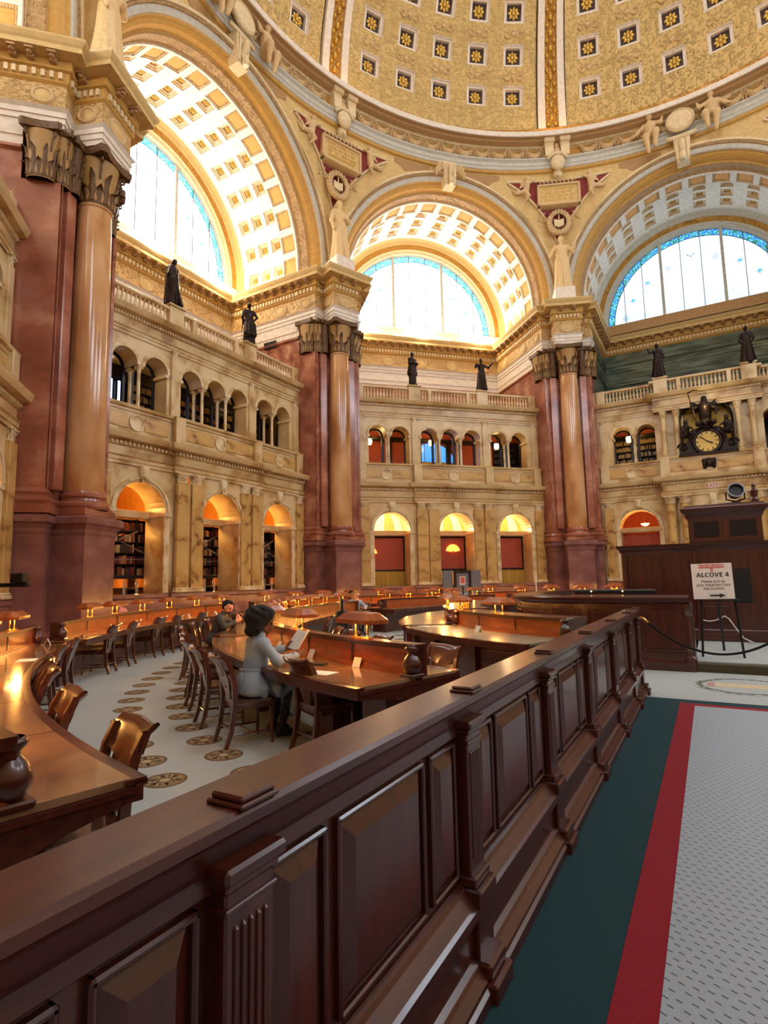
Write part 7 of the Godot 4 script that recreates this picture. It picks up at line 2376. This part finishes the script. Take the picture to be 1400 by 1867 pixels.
func build_statues() -> void:
	var lab := ["bronze statue in a long cloak, left of the pair on the left balustrade", "bronze statue in a coat with a stick, on the left balustrade near the red pillar", "slim bronze statue in a short coat holding a paper, on the middle balustrade", "bronze statue in a full gown with raised arms, on the middle balustrade", "dark bronze statue with a raised hand, left of the clock on the upper balustrade", "dark bronze statue in a heavy cloak, above and right of the clock"]
	var arms := [[[V(0.2, 1.36, 0), V(0.25, 1.1, 0.05), V(0.1, 1.0, 0.2)], [V(-0.2, 1.36, 0), V(-0.27, 1.1, 0.0), V(-0.24, 0.85, 0.1)]], [[V(0.2, 1.36, 0), V(0.27, 1.1, 0.0), V(0.2, 0.9, 0.14)], [V(-0.2, 1.36, 0), V(-0.3, 1.15, -0.06), V(-0.18, 1.0, -0.1)]], [[V(0.2, 1.36, 0), V(0.24, 1.1, 0.06), V(0.1, 1.05, 0.25)], [V(-0.2, 1.36, 0), V(-0.24, 1.1, 0.06), V(-0.05, 1.08, 0.28)]], [[V(0.2, 1.36, 0), V(0.36, 1.22, 0.1), V(0.42, 1.32, 0.3)], [V(-0.2, 1.36, 0), V(-0.34, 1.2, 0.08), V(-0.36, 1.35, 0.22)]], [[V(0.2, 1.36, 0), V(0.27, 1.1, 0.0), V(0.22, 0.9, 0.14)], [V(-0.2, 1.36, 0), V(-0.36, 1.25, 0.1), V(-0.44, 1.45, 0.15)]], [[V(0.2, 1.36, 0), V(0.28, 1.1, 0.0), V(0.2, 0.9, 0.14)], [V(-0.2, 1.36, 0), V(-0.28, 1.1, 0.0), V(-0.2, 0.95, 0.14)]]]
	var at := [[90.0, -1.83, 0.13, 200.0], [90.0, 1.80, 0.05, 150.0], [45.0, -1.83, 0.0, 20.0], [45.0, 1.83, 0.10, 0.0], [0.0, -1.80, 0.12, 15.0], [0.0, 1.80, 0.13, -10.0]]
	for i in 6:
		var q: Array = at[i]
		var b := draped(1.72, 30 + i, q[2], arms[i])
		if i == 0: b.append_array([[V(-0.12, 0.15, 0.12), V(-0.1, 1.32, 0.10), 0.2, 0.13], [V(0.12, 0.2, 0.12), V(0.1, 1.32, 0.1), 0.16, 0.13]])
		if i == 1: b.append_array([[V(0.1, 0.75, -0.1), V(0.12, 0.35, -0.2), 0.14, 0.16], [V(-0.1, 0.75, -0.1), V(-0.12, 0.35, -0.16), 0.14, 0.14], [V(0.26, 0.05, 0.2), V(0.22, 0.9, 0.16), 0.02, 0.02]])
		if i == 2: b.append_array([[V(0.16, 0.0, -0.08), V(0.14, 0.5, -0.05), 0.11, 0.08], [V(-0.12, 0.62, 0.0), V(-0.08, 0.95, 0.0), 0.16, 0.14], [V(0.12, 0.62, 0.0), V(0.08, 0.95, 0.0), 0.16, 0.14], [V(-0.12, 1.08, 0.27), V(0.16, 1.06, 0.3), 0.03, 0.03]])
		if i == 3: b.append([V(0.42, 1.30, 0.3), V(0.5, 1.42, 0.34), 0.05, 0.03])
		var z: float = -15.47 + (0.4 if q[0] == 0.0 else 0.0)
		one("statue", blob(b, 0.032, 0.045), M.bronze, lab[i], "statue", alcove(q[0]) * place(V(q[1], 10.97, z), q[3]), "bronze statues on the balustrades")
	var pl := ["plaster statue of a draped woman above the nearest pillar, cut by the top edge", "plaster statue of a draped woman above the pillar between the arcade walls", "plaster statue of a draped woman above the pillar beside the clock wall"]
	var pa := [[[V(0.2, 1.36, 0), V(0.26, 1.12, 0.1), V(0.1, 1.2, 0.2)], [V(-0.2, 1.36, 0), V(-0.27, 1.1, 0.0), V(-0.22, 0.85, 0.12)]], [[V(0.2, 1.36, 0), V(0.25, 1.12, 0.12), V(0.05, 1.15, 0.2)], [V(-0.2, 1.36, 0), V(-0.26, 1.1, 0.0), V(-0.25, 0.8, 0.1)]], [[V(0.2, 1.36, 0), V(0.32, 1.15, 0.08), V(0.36, 1.3, 0.22)], [V(-0.2, 1.36, 0), V(-0.32, 1.15, 0.05), V(-0.36, 1.0, 0.2)]]]
	for i in 3:
		one("statue", blob(draped(2.95, 60 + i, 0.07, pa[i]), 0.05, 0.08), M.statue_plaster, pl[i], "statue", place(Vector3.ZERO, [112.5, 67.5, 22.5][i]) * place(V(0, 15.86, -14.86)), "plaster statues on the pillars")

# ---------------------------------------------------------------- the clock
func build_clock() -> void:
	var c := thing("clock", "great bronze clock with yellow dial and winged figures in a gold mosaic niche", "clock", place(V(-0.05, 0, 0)))
	var y := 7.56
	var z := -14.72
	var fl := Transform3D(Basis(Vector3.RIGHT, PI / 2), V(0, y, z))
	part("dial", Geo.new().at(fl).lathe([P2(0.47, 0.0), P2(0.47, 0.03), P2(0.0, 0.03)], 36), M.dial, c)
	part("rim", Geo.new().at(fl).lathe([P2(0.62, -0.3), P2(0.62, 0.02), P2(0.57, 0.08), P2(0.50, 0.08), P2(0.46, 0.03)], 36), M.bronze, c)
	for k in 12:
		var a := TAU * k / 12.0
		part("hour_mark", Geo.new().at(Transform3D(Basis(Vector3.BACK, -a), V(0, y, z))).box(-0.018, 0.35, 0.03, 0.018, 0.45, 0.045), M.bronze, c)
	for q in [[118.0, 0.27, 0.022], [-48.0, 0.42, 0.015]]:
		part("hand", Geo.new().at(Transform3D(Basis(Vector3.BACK, deg_to_rad(-q[0])), V(0, y, z))).prism(PackedVector2Array([P2(-q[2], -0.06), P2(q[2], -0.06), P2(q[2] * 1.6, q[1] * 0.7), P2(0, q[1]), P2(-q[2] * 1.6, q[1] * 0.7)]), 0.045, 0.06), M.bronze, c)
	# stand: scrolled shoulders and a low base
	var st := Geo.new()
	var poly := PackedVector2Array()
	for p in [[-1.12, 6.98], [1.12, 6.98], [1.14, 7.45], [1.0, 7.52], [0.8, 7.62], [0.72, 7.95], [0.55, 8.2], [0.0, 8.28], [-0.55, 8.2], [-0.72, 7.95], [-0.8, 7.62], [-1.0, 7.52], [-1.14, 7.45]]: poly.append(P2(p[0], p[1]))
	st.prism(poly, z - 0.45, z - 0.05)
	st.box(-1.18, 6.95, z - 0.5, 1.18, 7.08, z + 0.1, 0.03)
	for s in [-1.0, 1.0]:
		var pts := []
		for i in 16:
			var a := i * 0.5
			pts.append(V(s * (0.98 + (0.22 - 0.012 * i) * cos(a)), 7.40 + (0.22 - 0.012 * i) * sin(a), z))
		st.tube(pts, 0.05, 6)
	part("stand", st, M.bronze, c)
	part("niche_arch", Geo.new().at(Transform3D(Basis(), V(0, 0, 0))).strips(arch_rows([P2(1.0, 15.6), P2(1.0, 15.0), P2(1.06, 14.96), P2(1.09, 14.99)], 8.62, 20, 7.0)), M.bronze, c)
	# Father Time with outspread wings and scythe, a youth on either side
	var t := [[V(0, 8.3, z), V(0, 8.75, z), 0.26, 0.2], [V(0, 8.75, z), V(0, 9.15, z + 0.05), 0.26, 0.26], [V(-0.22, 9.22, z), V(0.22, 9.22, z), 0.11, 0.11], [V(0, 9.45, z + 0.06), V(0, 9.55, z + 0.05), 0.13, 0.12], [V(0, 9.38, z + 0.13), V(0, 9.28, z + 0.15), 0.08, 0.05],
		[V(0.24, 9.2, z), V(0.5, 8.95, z + 0.15), 0.09, 0.07], [V(0.5, 8.95, z + 0.15), V(0.4, 8.7, z + 0.3), 0.07, 0.05], [V(-0.24, 9.2, z), V(-0.5, 9.1, z + 0.15), 0.09, 0.07], [V(-0.5, 9.1, z + 0.15), V(-0.52, 9.4, z + 0.2), 0.07, 0.05],
		[V(-0.15, 8.35, z + 0.1), V(-0.3, 8.3, z + 0.45), 0.17, 0.13], [V(0.15, 8.35, z + 0.1), V(0.3, 8.32, z + 0.45), 0.17, 0.13]]
	for s in [-1.0, 1.0]:
		for i in 4: t.append([V(s * 0.15, 9.1, z - 0.1), V(s * (0.44 + 0.03 * i), 9.45 - 0.16 * i, z - 0.12), 0.1, 0.045])
	part("time_figure", blob(t, 0.045, 0.06), M.bronze, c)
	part("scythe", Geo.new().tube([V(-0.35, 8.4, z + 0.2), V(-0.55, 9.5, z + 0.22), V(-0.62, 9.85, z + 0.2)], 0.025, 6).tube([V(-0.62, 9.85, z + 0.2), V(-0.4, 9.95, z + 0.2), V(-0.1, 9.88, z + 0.2)], [0.03, 0.03, 0.01], 6), M.bronze, c)
	for s in [-1.0, 1.0]:
		var cx: float = s * 0.86
		part("youth_figure", blob([[V(cx, 7.95, z), V(cx - s * 0.06, 8.3, z + 0.05), 0.15, 0.15], [V(cx - s * 0.06, 8.5, z + 0.1), V(cx - s * 0.06, 8.56, z + 0.1), 0.095, 0.095], [V(cx - s * 0.1, 8.32, z + 0.1), V(cx - s * 0.32, 8.2, z + 0.2), 0.06, 0.045], [V(cx + s * 0.1, 8.3, z + 0.1), V(cx + s * 0.16, 8.02, z + 0.2), 0.06, 0.045], [V(cx, 7.93, z + 0.05), V(cx - s * 0.25, 7.95, z + 0.32), 0.12, 0.09], [V(cx - s * 0.25, 7.95, z + 0.32), V(cx - s * 0.2, 7.6, z + 0.3), 0.085, 0.05], [V(cx, 7.93, z + 0.05), V(cx + s * 0.1, 7.85, z + 0.35), 0.12, 0.09], [V(cx + s * 0.1, 7.85, z + 0.35), V(cx + s * 0.12, 7.5, z + 0.3), 0.085, 0.05]], 0.038, 0.05), M.bronze, c)
	part("lion_mask", blob([[V(0, 6.62, -14.78), V(0, 6.55, -14.72), 0.2, 0.16], [V(0, 6.5, -14.62), V(0, 6.47, -14.58), 0.09, 0.08], [V(-0.2, 6.72, -14.76), V(-0.18, 6.4, -14.76), 0.09, 0.08], [V(0.2, 6.72, -14.76), V(0.18, 6.4, -14.76), 0.09, 0.08]], 0.035, 0.05), M.bronze, c)
